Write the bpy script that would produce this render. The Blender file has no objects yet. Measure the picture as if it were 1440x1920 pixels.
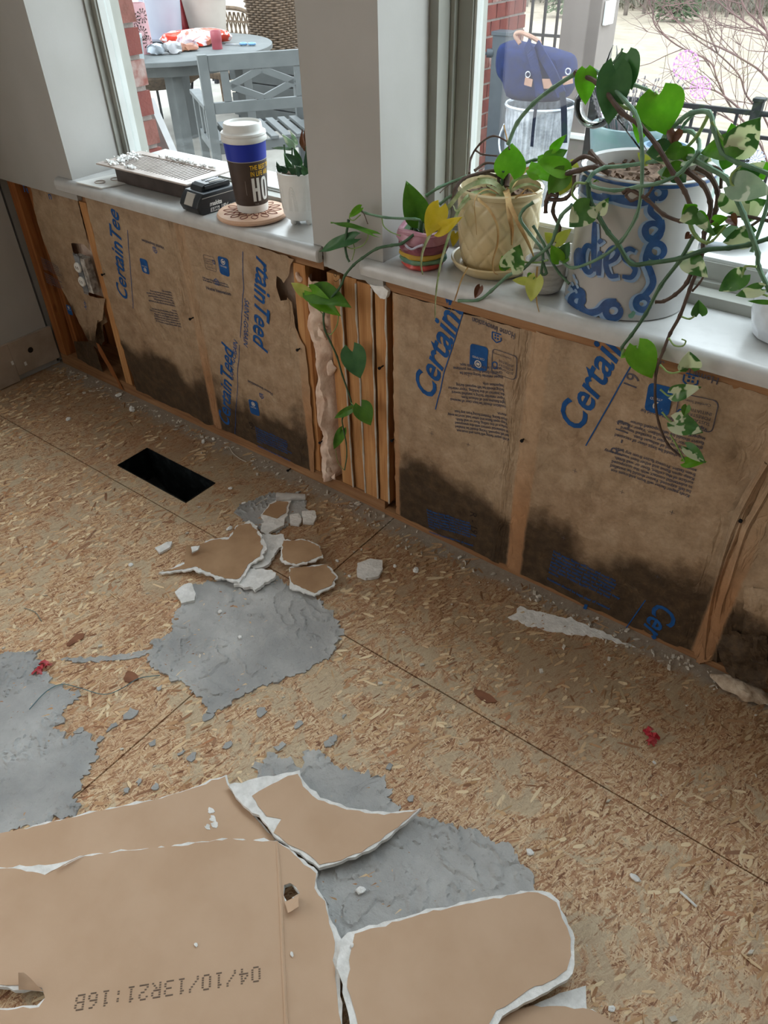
import bpy, bmesh, math, random
import numpy as np
from mathutils import Vector, Matrix, noise
from mathutils.geometry import delaunay_2d_cdt
random.seed(7)
SC = bpy.context.scene
COL = SC.collection
PI = math.pi
# ---------------------------------------------------------------- camera
RW = np.array([[0.79662807, 0.37200752, -0.47643901],
               [0.60411692, -0.51690901, 0.6065046],
               [-0.02065134, -0.77098345, -0.63652026]])
CP = np.array([2.29304276, -1.14221346, 1.2])
FX = 1387.0
cd = bpy.data.cameras.new('camera'); cam = bpy.data.objects.new('camera', cd); COL.objects.link(cam)
cd.sensor_fit = 'VERTICAL'; cd.sensor_height = 36.0; cd.lens = 36.0 * FX / 1920.0
cd.clip_start = 0.02; cd.clip_end = 500
m = Matrix.Identity(4)
for r in range(3):
    m[r][0] = RW[r][0]; m[r][1] = -RW[r][1]; m[r][2] = -RW[r][2]; m[r][3] = CP[r]
cam.matrix_world = m
SC.camera = cam
# ---------------------------------------------------------------- sky and light
w = bpy.data.worlds.new('overcast_sky'); SC.world = w; w.use_nodes = True
nt = w.node_tree; bg = nt.nodes['Background']
tc = nt.nodes.new('ShaderNodeTexCoord'); sep = nt.nodes.new('ShaderNodeSeparateXYZ')
rp = nt.nodes.new('ShaderNodeValToRGB')
rp.color_ramp.elements[0].position = 0.0; rp.color_ramp.elements[0].color = (0.92, 0.96, 1.0, 1)
rp.color_ramp.elements[1].position = 1.0; rp.color_ramp.elements[1].color = (0.84, 0.92, 1.0, 1)
nt.links.new(tc.outputs['Generated'], sep.inputs[0]); nt.links.new(sep.outputs['Z'], rp.inputs[0])
nt.links.new(rp.outputs[0], bg.inputs[0]); bg.inputs[1].default_value = 5.0
def area(name, loc, rot, sx, sy, power, col):
    l = bpy.data.lights.new(name, 'AREA'); l.shape = 'RECTANGLE'; l.size = sx; l.size_y = sy
    l.energy = power; l.color = col
    o = bpy.data.objects.new(name, l); COL.objects.link(o); o.location = loc; o.rotation_euler = rot
    return o
# daylight of the room's other windows: one glazed door in the left wall, one window in the wall behind the camera
area('daylight_glass_door', (0.06, -2.3, 1.15), (0, -PI/2, 0), 1.9, 2.2, 26, (1.0, 0.97, 0.94))
area('daylight_rear_window', (2.2, -3.9, 1.5), (PI/2, 0, 0), 2.4, 1.6, 3, (1.0, 0.96, 0.92))
vs = SC.view_settings
SC.display_settings.display_device = 'sRGB'
vs.view_transform = 'Standard'; vs.look = 'None'; vs.gamma = 1.0; vs.exposure = 0.18; vs.use_curve_mapping = False
# ---------------------------------------------------------------- survey helpers: photo pixel -> point on a real plane
def ray(u, v):
    d = RW @ np.array([u - 720.0, v - 960.0, FX]); return d / np.linalg.norm(d)
def PY(u, v, y):
    r = ray(u, v); t = (y - CP[1]) / r[1]; return Vector(CP + t * r)
def PZ(u, v, z=0.0):
    r = ray(u, v); t = (z - CP[2]) / r[2]; return Vector(CP + t * r)
def crop(ox, oy, s, pts): return [(ox + p[0] / s, oy + p[1] / s) + tuple(p[2:]) for p in pts]
# ---------------------------------------------------------------- materials
def lin(c):
    return tuple(((v / 255.0) / 12.92 if v <= 10 else (((v / 255.0) + 0.055) / 1.055) ** 2.4) for v in c) + (1,)
class NT:
    def __init__(s, name):
        s.m = bpy.data.materials.new(name); s.m.use_nodes = True; s.t = s.m.node_tree
        s.b = s.t.nodes['Principled BSDF']; s.out = s.t.nodes['Material Output']
    def n(s, ty, **k):
        x = s.t.nodes.new(ty)
        for a, v in k.items(): setattr(x, a, v)
        return x
    def l(s, a, b): s.t.links.new(a, b)
    def val(s, sock, v):
        if hasattr(v, 'is_linked') or isinstance(v, bpy.types.NodeSocket): s.l(v, sock)
        else: sock.default_value = v
    def math(s, op, a, b=0.0, c=None, clamp=False):
        x = s.n('ShaderNodeMath', operation=op); x.use_clamp = clamp
        s.val(x.inputs[0], a); s.val(x.inputs[1], b)
        if c is not None: s.val(x.inputs[2], c)
        return x.outputs[0]
    def mix(s, f, a, b, bt='MIX'):
        x = s.n('ShaderNodeMix', data_type='RGBA', blend_type=bt)
        s.val(x.inputs[0], f); s.val(x.inputs[6], a); s.val(x.inputs[7], b); return x.outputs[2]
    def pos(s): return s.n('ShaderNodeNewGeometry').outputs['Position']
    def obj(s): return s.n('ShaderNodeTexCoord').outputs['Object']
    def map(s, v, sc=(1, 1, 1), rot=(0, 0, 0), loc=(0, 0, 0)):
        x = s.n('ShaderNodeMapping'); s.l(v, x.inputs[0])
        x.inputs[1].default_value = loc; x.inputs[2].default_value = rot; x.inputs[3].default_value = sc; return x.outputs[0]
    def noise(s, v, sc, det=4, rough=.55, dist=0):
        x = s.n('ShaderNodeTexNoise'); s.l(v, x.inputs['Vector']); x.inputs['Scale'].default_value = sc
        x.inputs['Detail'].default_value = det; x.inputs['Roughness'].default_value = rough; x.inputs['Distortion'].default_value = dist
        return x.outputs['Fac']
    def ramp(s, f, els, const=False):
        x = s.n('ShaderNodeValToRGB'); s.l(f, x.inputs[0]); cr = x.color_ramp
        if const: cr.interpolation = 'CONSTANT'
        while len(cr.elements) < len(els): cr.elements.new(0.5)
        for e, (p, c) in zip(cr.elements, els):
            e.position = p; e.color = c if len(c) == 4 else lin(c)
        return x.outputs[0]
    def fr(s, f, a, b): # remap clamp
        x = s.n('ShaderNodeMapRange'); s.l(f, x.inputs[0]); x.inputs[1].default_value = a; x.inputs[2].default_value = b
        return x.outputs[0]
    def bump(s, h, st, dist=0.002):
        x = s.n('ShaderNodeBump'); s.l(h, x.inputs['Height']); x.inputs['Strength'].default_value = st; x.inputs['Distance'].default_value = dist
        s.l(x.outputs[0], s.b.inputs['Normal']); return x
def mk(name, col, col2=None, nsc=20, rough=.6, spec=.4, bsc=None, bst=.3, bd=.001, stretch=(1, 1, 1), metal=0, sheen=0, world=False, amt=(.35, .65), sss=0):
    N = NT(name); b = N.b
    b.inputs['Roughness'].default_value = rough; b.inputs['Specular IOR Level'].default_value = spec; b.inputs['Metallic'].default_value = metal
    v = N.map(N.pos() if world else N.obj(), stretch)
    if col2:
        N.l(N.mix(N.fr(N.noise(v, nsc), *amt), lin(col), lin(col2)), b.inputs['Base Color'])
    else: b.inputs['Base Color'].default_value = lin(col)
    if bsc: N.bump(N.noise(v, bsc, 5), bst, bd)
    if sheen: b.inputs['Sheen Weight'].default_value = sheen
    if sss:
        b.inputs['Subsurface Weight'].default_value = sss; b.inputs['Subsurface Radius'].default_value = (.01, .01, .01)
    return N.m
M = {}
M['wall'] = mk('painted_drywall', (178, 176, 172), (172, 170, 165), 6, .75, .25, 180, .15, .0006, world=True)
M['gypsum'] = mk('gypsum_core', (242, 242, 240), (220, 220, 217), 60, .9, .1, 160, .9, .002)
M['trimwhite'] = mk('white_window_vinyl', (196, 199, 196), (188, 190, 186), 9, .45, .4, 90, .08, .0005)
M['frame'] = mk('grey_window_frame', (150, 150, 142), (158, 158, 150), 12, .5, .4, 90, .1, .0005)
M['sill'] = mk('white_quartz_sill', (196, 196, 194), (184, 184, 182), 30, .28, .5, 200, .05, .0003, world=True, amt=(.45, .75))
M['blackmetal'] = mk('black_metal', (22, 23, 26), (30, 31, 34), 30, .6, .2)
M['ceil'] = mk('white_ceiling', (225, 225, 222), (218, 218, 214), 5, .9, .2)
M['white'] = mk('white_plastic', (232, 232, 228), (222, 222, 218), 14, .4, .4)
M['dark'] = mk('dark_cavity', (34, 28, 24), (50, 40, 32), 20, .9, .1)
M['caulk'] = mk('white_caulk', (214, 208, 198), (192, 184, 170), 40, .7, .3, 200, .4)
M['mortarjoint'] = mk('mortar_joint', (150, 142, 136), (130, 120, 114), 40, .9, .1, 200, .6, .002)
M['brick'] = mk('red_brick', (124, 70, 62), (108, 58, 54), 14, .9, .15, 150, .6, .002)
M['brick2'] = mk('brown_brick', (110, 70, 62), (134, 88, 80), 18, .9, .15, 150, .6, .002)
M['brick3'] = mk('whitewashed_brick', (126, 76, 68), (158, 142, 136), 22, .9, .15, 150, .6, .002)
def wood(name, c1, c2, c3, axis):
    N = NT(name)
    sc = {'z': (60, 60, 3), 'x': (3, 60, 60)}[axis]
    v = N.map(N.pos(), sc); g = N.noise(v, 1.0, 6, .6, 1.2)
    big = N.noise(N.pos(), 7, 3)
    c = N.ramp(g, [(.3, c1), (.5, c2), (.7, c3)])
    c = N.mix(N.fr(big, .35, .7), c, N.mix(.5, c, lin(c1)))
    # knots
    vo = N.n('ShaderNodeTexVoronoi'); N.l(N.map(N.pos(), (9, 9, 3.2) if axis == 'z' else (3.2, 9, 9)), vo.inputs['Vector']); vo.inputs['Scale'].default_value = 1.3
    k = N.fr(vo.outputs['Distance'], .10, .04)
    c = N.mix(k, c, lin((96, 56, 30)))
    N.l(c, N.b.inputs['Base Color']); N.b.inputs['Roughness'].default_value = .7; N.b.inputs['Specular IOR Level'].default_value = .25
    N.bump(g, .3, .001); return N.m
M['stud'] = wood('stud_pine', (156, 104, 60), (192, 140, 90), (210, 164, 112), 'z')
M['plate'] = wood('plate_pine', (124, 88, 60), (156, 114, 78), (176, 136, 98), 'x')
M['studdark'] = wood('damp_stud_pine', (120, 70, 36), (160, 100, 56), (178, 120, 70), 'z')
def kraft(name):
    N = NT(name); p = N.pos()
    s = N.n('ShaderNodeSeparateXYZ'); N.l(p, s.inputs[0]); X, Z = s.outputs['X'], s.outputs['Z']
    n1 = N.noise(p, 26, 6, .65); n2 = N.noise(p, 5, 4, .6); n3 = N.noise(p, 160, 3, .6)
    c = N.ramp(n1, [(.28, (140, 116, 92)), (.5, (168, 142, 115)), (.75, (188, 164, 138))])
    c = N.mix(N.fr(n2, .4, .7), c, N.mix(.35, c, lin((184, 166, 138))))
    c = N.mix(N.math('MULTIPLY', N.fr(n3, .4, .75), .2), c, lin((96, 70, 48)))
    # stud lines show through as warmer bands
    band = None
    for x0 in (0.795, 1.172, 1.437, 1.77, 2.20):
        if x0 == 1.437: hw = .010
        else: hw = .017
        d = N.math('ABSOLUTE', N.math('SUBTRACT', X, x0))
        b = N.math('SUBTRACT', 1.0, N.fr(N.math('ADD', d, N.math('MULTIPLY', N.math('SUBTRACT', n1, .5), .012)), hw, hw + .006))
        band = b if band is None else N.math('MAXIMUM', band, b)
    # water stain that rose from the floor
    wob = N.noise(N.map(p, (1, 1, .7)), 5.5, 3, .55); fine = N.noise(p, 42, 5, .7)
    th = N.math('ADD', N.math('MULTIPLY', N.math('SUBTRACT', wob, .5), .30), N.math('MULTIPLY', N.math('SUBTRACT', fine, .5), .07))
    th = N.math('ADD', th, .185)
    st = N.fr(N.math('SUBTRACT', th, Z), -.018, .030)
    edge = N.fr(N.math('SUBTRACT', th, Z), -.05, .01)
    stained = N.ramp(fine, [(.25, (38, 30, 22)), (.5, (62, 48, 34)), (.8, (94, 74, 52))])
    low = N.fr(Z, .12, .0)
    c = N.mix(N.math('MULTIPLY', edge, .3), c, lin((120, 90, 58)))
    bandc = N.mix(N.math('MULTIPLY', N.math('MULTIPLY', band, N.fr(Z, .36, .18)), .75), c, N.ramp(n1, [(.3, (140, 88, 48)), (.7, (184, 124, 74))]))
    bandc = N.mix(N.math('MULTIPLY', band, .30), bandc, lin((196, 158, 122)))
    k = N.math('MULTIPLY', st, N.math('SUBTRACT', 1.0, N.math('MULTIPLY', band, .85)))
    c2 = N.mix(N.math('MULTIPLY', k, .92), bandc, stained)
    N.l(c2, N.b.inputs['Base Color'])
    N.b.inputs['Roughness'].default_value = .72; N.b.inputs['Specular IOR Level'].default_value = .22
    cr = N.n('ShaderNodeTexVoronoi', feature='DISTANCE_TO_EDGE'); 
    mx = N.n('ShaderNodeMix', data_type='VECTOR'); N.l(N.n('ShaderNodeTexNoise').outputs['Color'], mx.inputs[5]); N.l(p, mx.inputs[4]); mx.inputs[0].default_value = .08
    N.l(mx.outputs[1], cr.inputs['Vector']); cr.inputs['Scale'].default_value = 11
    h = N.math('ADD', N.math('MULTIPLY', N.fr(cr.outputs['Distance'], 0, .25), .5), N.math('ADD', n1, N.math('MULTIPLY', n2, 1.5)))
    N.bump(h, .8, .005); return N.m
M['kraft'] = kraft('kraft_insulation_facing')
M['ink'] = mk('blue_printing_ink', (34, 88, 150), (28, 74, 130), 60, .7, .2)
M['inkgrey'] = mk('faded_blue_grey_ink', (84, 84, 98), (98, 94, 100), 90, .8, .1)
M['inkblack'] = mk('black_marker_ink', (40, 36, 34), (58, 50, 46), 90, .8, .1)
M['fibre'] = mk('pink_fibreglass', (238, 216, 198), (214, 182, 160), 30, .95, .05, 90, .6, .004, sss=.1)
M['paper'] = mk('tan_drywall_paper', (200, 171, 145), (192, 162, 135), 8, .85, .15, 300, .12, .0004, world=True)
M['paper2'] = mk('brown_drywall_paper', (178, 146, 114), (160, 128, 98), 14, .85, .15, 260, .25, .0006, world=True)
def osb():
    N = NT('oriented_strand_board'); p = N.pos()
    nz = N.n('ShaderNodeTexNoise'); N.l(p, nz.inputs['Vector']); nz.inputs['Scale'].default_value = 9; nz.inputs['Detail'].default_value = 2
    wv = N.n('ShaderNodeVectorMath', operation='MULTIPLY_ADD'); N.l(nz.outputs['Color'], wv.inputs[0]); wv.inputs[1].default_value = (.05, .05, 0); N.l(p, wv.inputs[2]); q = wv.outputs[0]
    P = V = None
    for i, (a, sx, sy) in enumerate([(-78, 15, 80), (-55, 20, 95), (-100, 18, 100), (10, 24, 110), (-70, 11, 62)]):
        vo = N.n('ShaderNodeTexVoronoi'); N.l(N.map(N.map(q, (1, 1, 1), (0, 0, math.radians(a))), (sx, sy, 1), (0, 0, 0), (i * 3.1, i * 1.7, i * .9)), vo.inputs['Vector'])
        # mapping order: rotate after scale is avoided with a second node
        sc = N.n('ShaderNodeSeparateColor'); N.l(vo.outputs['Color'], sc.inputs[0])
        if P is None: P, V = sc.outputs[0], sc.outputs[1]
        else:
            g = N.math('GREATER_THAN', sc.outputs[0], P)
            mixv = N.n('ShaderNodeMix', data_type='FLOAT'); N.l(g, mixv.inputs[0]); N.l(V, mixv.inputs[2]); N.l(sc.outputs[1], mixv.inputs[3])
            P = N.math('MAXIMUM', P, sc.outputs[0]); V = mixv.outputs[0]
    c = N.ramp(V, [(0, (122, 82, 58)), (.15, (176, 130, 96)), (.35, (206, 166, 128)), (.55, (222, 190, 150)), (.8, (240, 218, 182)), (1, (184, 132, 98))])
    grain = N.noise(p, 380, 3)
    c = N.mix(N.math('MULTIPLY', N.fr(grain, .35, .7), .25), c, lin((130, 84, 52)))
    big = N.noise(p, 3.2, 5, .65, .8); mid = N.noise(p, 15, 5, .75, 1.0)
    khaki = N.mix(N.noise(p, 55, 5, .7), lin((190, 174, 144)), lin((212, 196, 168)))
    f = N.math('MULTIPLY', N.fr(N.math('ADD', N.math('MULTIPLY', big, .45), N.math('MULTIPLY', mid, .65)), .56, .60), .72)
    c = N.mix(f, c, khaki)
    flk = N.fr(N.noise(N.map(N.map(p, (1, 1, 1), (0, 0, math.radians(-72))), (30, 150, 1)), 1.0, 3), .60, .66); c = N.mix(N.math('MULTIPLY', flk, .7), c, lin((150, 108, 78)))
    s = N.n('ShaderNodeSeparateXYZ'); N.l(p, s.inputs[0])
    red = N.math('MULTIPLY', N.fr(N.noise(p, 2.1, 3), .5, .7), .35)
    c = N.mix(red, c, lin((168, 120, 88)), 'MIX')
    # darker brown tone, strongest along the wall
    yy = N.math('ADD', s.outputs['Y'], N.math('MULTIPLY', N.math('SUBTRACT', big, .5), .35))
    c = N.mix(N.math('MULTIPLY', N.fr(yy, -.40, -.04), .50), c, lin((112, 86, 60)))
    y2 = N.math('ADD', s.outputs['Y'], N.math('MULTIPLY', N.math('SUBTRACT', mid, .5), .10))
    c = N.mix(N.math('MULTIPLY', N.fr(y2, -.062, -.038), .8), c, N.mix(N.noise(p, 70, 5, .7), lin((120, 108, 94)), lin((186, 178, 166))))
    sp = N.fr(N.noise(p, 26, 6, .8), .69, .74)
    c = N.mix(N.math('MULTIPLY', sp, .5), c, lin((222, 218, 208)))
    N.l(c, N.b.inputs['Base Color']); N.b.inputs['Roughness'].default_value = .55; N.b.inputs['Specular IOR Level'].default_value = .35
    h = N.math('ADD', N.math('MULTIPLY', P, 1.6), N.math('MULTIPLY', grain, .3))
    N.bump(h, 1.0, .003); return N.m
M['osb'] = osb()
def mortar(name, c1, c2, c3, sc=1.0):
    N = NT(name); p = N.pos()
    n = N.noise(p, 20 * sc, 2, .4, .3); n2 = N.noise(p, 7, 5, .6); n3 = N.noise(p, 240, 3); n4 = N.noise(p, 90, 4, .7)
    st = N.ramp(n, [(0, (0, 0, 0, 1)), (.44, (.5, .5, .5, 1)), (.50, (.9, .9, .9, 1)), (.535, (.4, .4, .4, 1)), (.60, (1, 1, 1, 1))], True)
    area_ = N.fr(N.noise(p, 4.5, 2), .43, .5)
    h = N.math('ADD', N.math('MULTIPLY', N.math('MULTIPLY', st, area_), 1.0), N.math('ADD', N.math('MULTIPLY', n3, .15), N.math('MULTIPLY', n4, .35)))
    c = N.ramp(n2, [(.3, c1), (.5, c2), (.72, c3)])
    c = N.mix(N.math('MULTIPLY', N.fr(n4, .6, .75), .4), c, lin((112, 106, 98)))
    N.l(c, N.b.inputs['Base Color']); N.b.inputs['Roughness'].default_value = .5; N.b.inputs['Specular IOR Level'].default_value = .4
    N.bump(h, 1.0, .005); return N.m
M['mortar'] = mortar('grey_mortar_residue', (150, 151, 150), (168, 168, 166), (192, 192, 190))
M['mortar2'] = mortar('crumbly_mortar_residue', (144, 146, 146), (164, 165, 164), (188, 189, 188), 2.2)
def glassmat(name, f=.05, tint=(1, 1, 1, 1), haze=0.0):
    N = NT(name); tr = N.n('ShaderNodeBsdfTransparent'); tr.inputs[0].default_value = tint
    gl = N.n('ShaderNodeBsdfGlossy'); gl.inputs['Roughness'].default_value = .02
    df = N.n('ShaderNodeBsdfDiffuse'); df.inputs[0].default_value = (.8, .84, .86, 1)
    m1 = N.n('ShaderNodeMixShader'); m1.inputs[0].default_value = f; N.l(tr.outputs[0], m1.inputs[1]); N.l(gl.outputs[0], m1.inputs[2])
    m2 = N.n('ShaderNodeMixShader'); 
    dirt = N.math('MULTIPLY', N.fr(N.noise(N.pos(), 14, 6, .7), .45, .8), haze)
    N.l(dirt, m2.inputs[0]); N.l(m1.outputs[0], m2.inputs[1]); N.l(df.outputs[0], m2.inputs[2])
    N.l(m2.outputs[0], N.out.inputs[0]); return N.m
M['pane'] = glassmat('window_glass', .035, (.95, .98, .98, 1), .015)
N_ = NT('clear_glass'); N_.b.inputs['Transmission Weight'].default_value = 1; N_.b.inputs['Roughness'].default_value = .02; N_.b.inputs['IOR'].default_value = 1.45; N_.b.inputs['Base Color'].default_value = (.97, 1, 1, 1)
M['glass'] = N_.m
def globemat():
    N = NT('thin_clear_glass'); tr = N.n('ShaderNodeBsdfTransparent'); tr.inputs[0].default_value = (.96, .98, .98, 1)
    gl = N.n('ShaderNodeBsdfGlossy'); gl.inputs['Roughness'].default_value = .03
    lw = N.n('ShaderNodeFresnel'); lw.inputs[0].default_value = 1.38; ms = N.n('ShaderNodeMixShader')
    N.l(lw.outputs[0], ms.inputs[0]); N.l(tr.outputs[0], ms.inputs[1]); N.l(gl.outputs[0], ms.inputs[2]); N.l(ms.outputs[0], N.out.inputs[0]); return N.m
M['glass'] = globemat()
# ---------------------------------------------------------------- mesh helpers
class MB:
    def __init__(s): s.v = []; s.f = []
    def add(s, vs_, fs):
        o = len(s.v); s.v += [Vector(p) for p in vs_]; s.f += [tuple(i + o for i in f) for f in fs]; return s
    def box(s, a, b):
        x0, y0, z0 = a; x1, y1, z1 = b
        return s.add([(x0, y0, z0), (x1, y0, z0), (x1, y1, z0), (x0, y1, z0), (x0, y0, z1), (x1, y0, z1), (x1, y1, z1), (x0, y1, z1)],
                     [(0, 3, 2, 1), (4, 5, 6, 7), (0, 1, 5, 4), (1, 2, 6, 5), (2, 3, 7, 6), (3, 0, 4, 7)])
    def obox(s, c, ax, ay, az, hx, hy, hz):
        c = Vector(c); ax, ay, az = Vector(ax).normalized(), Vector(ay).normalized(), Vector(az).normalized()
        vs_ = [c + ax * hx * i + ay * hy * j + az * hz * k for k in (-1, 1) for j in (-1, 1) for i in (-1, 1)]
        return s.add(vs_, [(0, 2, 3, 1), (4, 5, 7, 6), (0, 1, 5, 4), (1, 3, 7, 5), (3, 2, 6, 7), (2, 0, 4, 6)])
    def beam(s, a, b, w_, t, up=(0, 0, 1)):
        a, b = Vector(a), Vector(b); d = b - a; up = Vector(up); side = d.cross(up)
        if side.length < 1e-6: side = Vector((1, 0, 0))
        side.normalize(); u2 = side.cross(d).normalized()
        return s.obox((a + b) / 2, d, side, u2, d.length / 2, w_ / 2, t / 2)
    def tube(s, pts, rad, n=8, cap=True):
        pts = [Vector(p) for p in pts]; k = len(pts)
        if not hasattr(rad, '__len__'): rad = [rad] * k
        prev = None; rings = []
        for i, p in enumerate(pts):
            t = (pts[min(i + 1, k - 1)] - pts[max(i - 1, 0)])
            if t.length < 1e-9: t = Vector((0, 0, 1))
            t.normalize()
            if prev is None:
                a = Vector((0, 0, 1)) if abs(t.z) < .9 else Vector((1, 0, 0)); u = t.cross(a).normalized()
            else:
                u = (prev - t * prev.dot(t)); u = u.normalized() if u.length > 1e-6 else t.cross(Vector((1, 0, 0))).normalized()
            prev = u; v = t.cross(u)
            rings.append([p + (u * math.cos(2 * PI * j / n) + v * math.sin(2 * PI * j / n)) * rad[i] for j in range(n)])
        o = len(s.v)
        for r_ in rings: s.v += r_
        for i in range(k - 1):
            for j in range(n):
                a = o + i * n + j; b = o + i * n + (j + 1) % n
                s.f.append((a, b, b + n, a + n))
        if cap:
            s.f.append(tuple(o + j for j in reversed(range(n)))); s.f.append(tuple(o + (k - 1) * n + j for j in range(n)))
        return s
    def lathe(s, prof, c=(0, 0, 0), n=40, mod=None):
        o = len(s.v); k = len(prof)
        for (r_, z) in prof:
            for j in range(n):
                a = 2 * PI * j / n; rr = r_ if mod is None else mod(r_, z, a)
                s.v.append(Vector((c[0] + rr * math.cos(a), c[1] + rr * math.sin(a), c[2] + z)))
        for i in range(k - 1):
            for j in range(n):
                a = o + i * n + j; b = o + i * n + (j + 1) % n; s.f.append((a, b, b + n, a + n))
        return s
    def disp(s, amp, sc, off=0):
        for p in s.v:
            q = p * sc + Vector((off, off, off)); p += Vector((noise.noise(q), noise.noise(q + Vector((9, 3, 1))), noise.noise(q + Vector((2, 7, 5))))) * amp
        return s
def wloc(o):
    l = Vector((0, 0, 0))
    while o is not None: l += o.location; o = o.parent
    return l
def build(name, mb, mat, parent=None, smooth=False, bevel=0, origin=None):
    me = bpy.data.meshes.new(name)
    if parent is not None: off = wloc(parent); loc = Vector((0, 0, 0))
    else:
        if origin is None:
            xs = [p.x for p in mb.v]; ys = [p.y for p in mb.v]; zs = [p.z for p in mb.v]
            origin = Vector(((min(xs) + max(xs)) / 2, (min(ys) + max(ys)) / 2, min(zs)))
        off = Vector(origin); loc = off
    me.from_pydata([tuple(p - off) for p in mb.v], [], mb.f)
    bm = bmesh.new(); bm.from_mesh(me)
    bmesh.ops.recalc_face_normals(bm, faces=bm.faces)
    if bevel:
        es = [e for e in bm.edges if len(e.link_faces) == 2 and e.calc_face_angle(0) > .5]
        bmesh.ops.bevel(bm, geom=es, offset=bevel, segments=2, affect='EDGES', profile=.6)
    bm.to_mesh(me); bm.free()
    if smooth:
        for p in me.polygons: p.use_smooth = True
        try: me.set_sharp_from_angle(angle=math.radians(42))
        except Exception: pass
    if mat: me.materials.append(M[mat] if isinstance(mat, str) else mat)
    o = bpy.data.objects.new(name, me); COL.objects.link(o); o.location = loc
    if parent is not None: o.parent = parent
    return o
def empty(name, loc=(0, 0, 0), label=None, cat=None, group=None, kind=None):
    o = bpy.data.objects.new(name, None); COL.objects.link(o); o.location = loc; o.empty_display_size = .05
    return tag(o, label, cat, group, kind)
def tag(o, label=None, cat=None, group=None, kind=None):
    if label: o['label'] = label
    if cat: o['category'] = cat
    if group: o['group'] = group
    if kind: o['kind'] = kind
    return o
def share(name, src, loc, parent, rot=None, mat=None):
    o = bpy.data.objects.new(name, src.data); COL.objects.link(o); o.parent = parent
    o.location = Vector(loc) - wloc(parent)
    if rot is not None: o.rotation_euler = rot
    return o
def spline(pts, n=6):
    pts = [Vector(p) for p in pts]; out = []
    P = [pts[0] * 2 - pts[1]] + pts + [pts[-1] * 2 - pts[-2]]
    for i in range(1, len(P) - 2):
        a, b, c, d = P[i - 1], P[i], P[i + 1], P[i + 2]
        for k in range(n):
            t = k / n
            out.append(.5 * ((2 * b) + (c - a) * t + (2 * a - 5 * b + 4 * c - d) * t * t + (3 * b - a - 3 * c + d) * t ** 3))
    out.append(pts[-1]); return out
_dg = None
def text2d(s, size=1.0, bold=0.0, shear=0.0, spacing=1.0):
    """outline text as flat (verts, faces), baseline at y=0"""
    cu = bpy.data.curves.new('lettering', 'FONT'); cu.body = s; cu.size = size; cu.offset = bold; cu.shear = shear; cu.space_character = spacing
    cu.resolution_u = 3; cu.dimensions = '2D'; cu.fill_mode = 'FRONT'
    ob = bpy.data.objects.new('lettering', cu); COL.objects.link(ob)
    bpy.context.view_layer.update()
    dg = bpy.context.evaluated_depsgraph_get()
    me = bpy.data.meshes.new_from_object(ob.evaluated_get(dg))
    vs_ = [(v.co.x, v.co.y) for v in me.vertices]; fs = [tuple(p.vertices) for p in me.polygons]
    bpy.data.objects.remove(ob); bpy.data.curves.remove(cu); bpy.data.meshes.remove(me)
    return vs_, fs
def lettering(name, s, fn, mat, parent, size, bold=0, shear=0, spacing=1.0, sx=1.0):
    vs_, fs = text2d(s, size, bold, shear, spacing)
    mb = MB(); mb.add([fn(x * sx, y) for x, y in vs_], fs)
    return build(name, mb, mat, parent)
def cdt(poly, step, ragged=0.0, seed=0, holes=()):
    """fill a 2-D outline with a dense triangle mesh; returns (verts, faces, boundary loop)"""
    rnd = random.Random(seed)
    def dens(pl):
        out = []
        for i in range(len(pl)):
            a = Vector(pl[i]).to_2d(); b = Vector(pl[(i + 1) % len(pl)]).to_2d(); L = (b - a).length; k = max(1, int(L / step))
            nrm = Vector((-(b - a).y, (b - a).x)).normalized() if L > 0 else Vector((0, 0))
            for j in range(k):
                p = a.lerp(b, j / k)
                if ragged: p = p + nrm * ragged * (noise.noise(Vector((p.x * 60 + seed, p.y * 60, seed * 1.7))) * 2 + 1.1 * noise.noise(Vector((p.x * 210 + seed, p.y * 210, seed)))) + Vector((rnd.uniform(-1, 1), rnd.uniform(-1, 1))) * ragged * .35
                out.append(p)
        return out
    loops = [dens(poly)] + [dens(h) for h in holes]
    pts = []; edges = []
    for lp in loops:
        o = len(pts); pts += lp; edges += [(o + i, o + (i + 1) % len(lp)) for i in range(len(lp))]
    nb = len(loops[0])
    xs = [p.x for p in loops[0]]; ys = [p.y for p in loops[0]]
    def inside(p, lp):
        c = False; j = len(lp) - 1
        for i in range(len(lp)):
            if (lp[i].y > p.y) != (lp[j].y > p.y) and p.x < (lp[j].x - lp[i].x) * (p.y - lp[i].y) / (lp[j].y - lp[i].y) + lp[i].x: c = not c
            j = i
        return c
    y = min(ys)
    while y < max(ys):
        x = min(xs)
        while x < max(xs):
            p = Vector((x + rnd.uniform(-.2, .2) * step, y + rnd.uniform(-.2, .2) * step))
            if inside(p, loops[0]) and not any(inside(p, h) for h in loops[1:]): pts.append(p)
            x += step
        y += step
    V, E, F, a, b, c = delaunay_2d_cdt(pts, edges, [], 0, 1e-6)
    out = []
    for f in F:
        ce = sum((V[i] for i in f), Vector((0, 0))) / len(f)
        if inside(ce, loops[0]) and not any(inside(ce, h) for h in loops[1:]): out.append(tuple(f))
    return V, out
def solid(V, F, top, bot):
    """close a flat mesh into a slab: top(p), bot(p) give 3-D points"""
    n = len(V); mb = MB(); mb.v = [Vector(top(p)) for p in V] + [Vector(bot(p)) for p in V]
    mb.f = [tuple(f) for f in F] + [tuple(i + n for i in reversed(f)) for f in F]
    cnt = {}
    for f in F:
        for i in range(len(f)):
            e = (f[i], f[(i + 1) % len(f)]); cnt[e] = cnt.get(e, 0) + 1
    for (a, b) in list(cnt):
        if (b, a) not in cnt: mb.f.append((b, a, a + n, b + n))
    return mb
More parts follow.
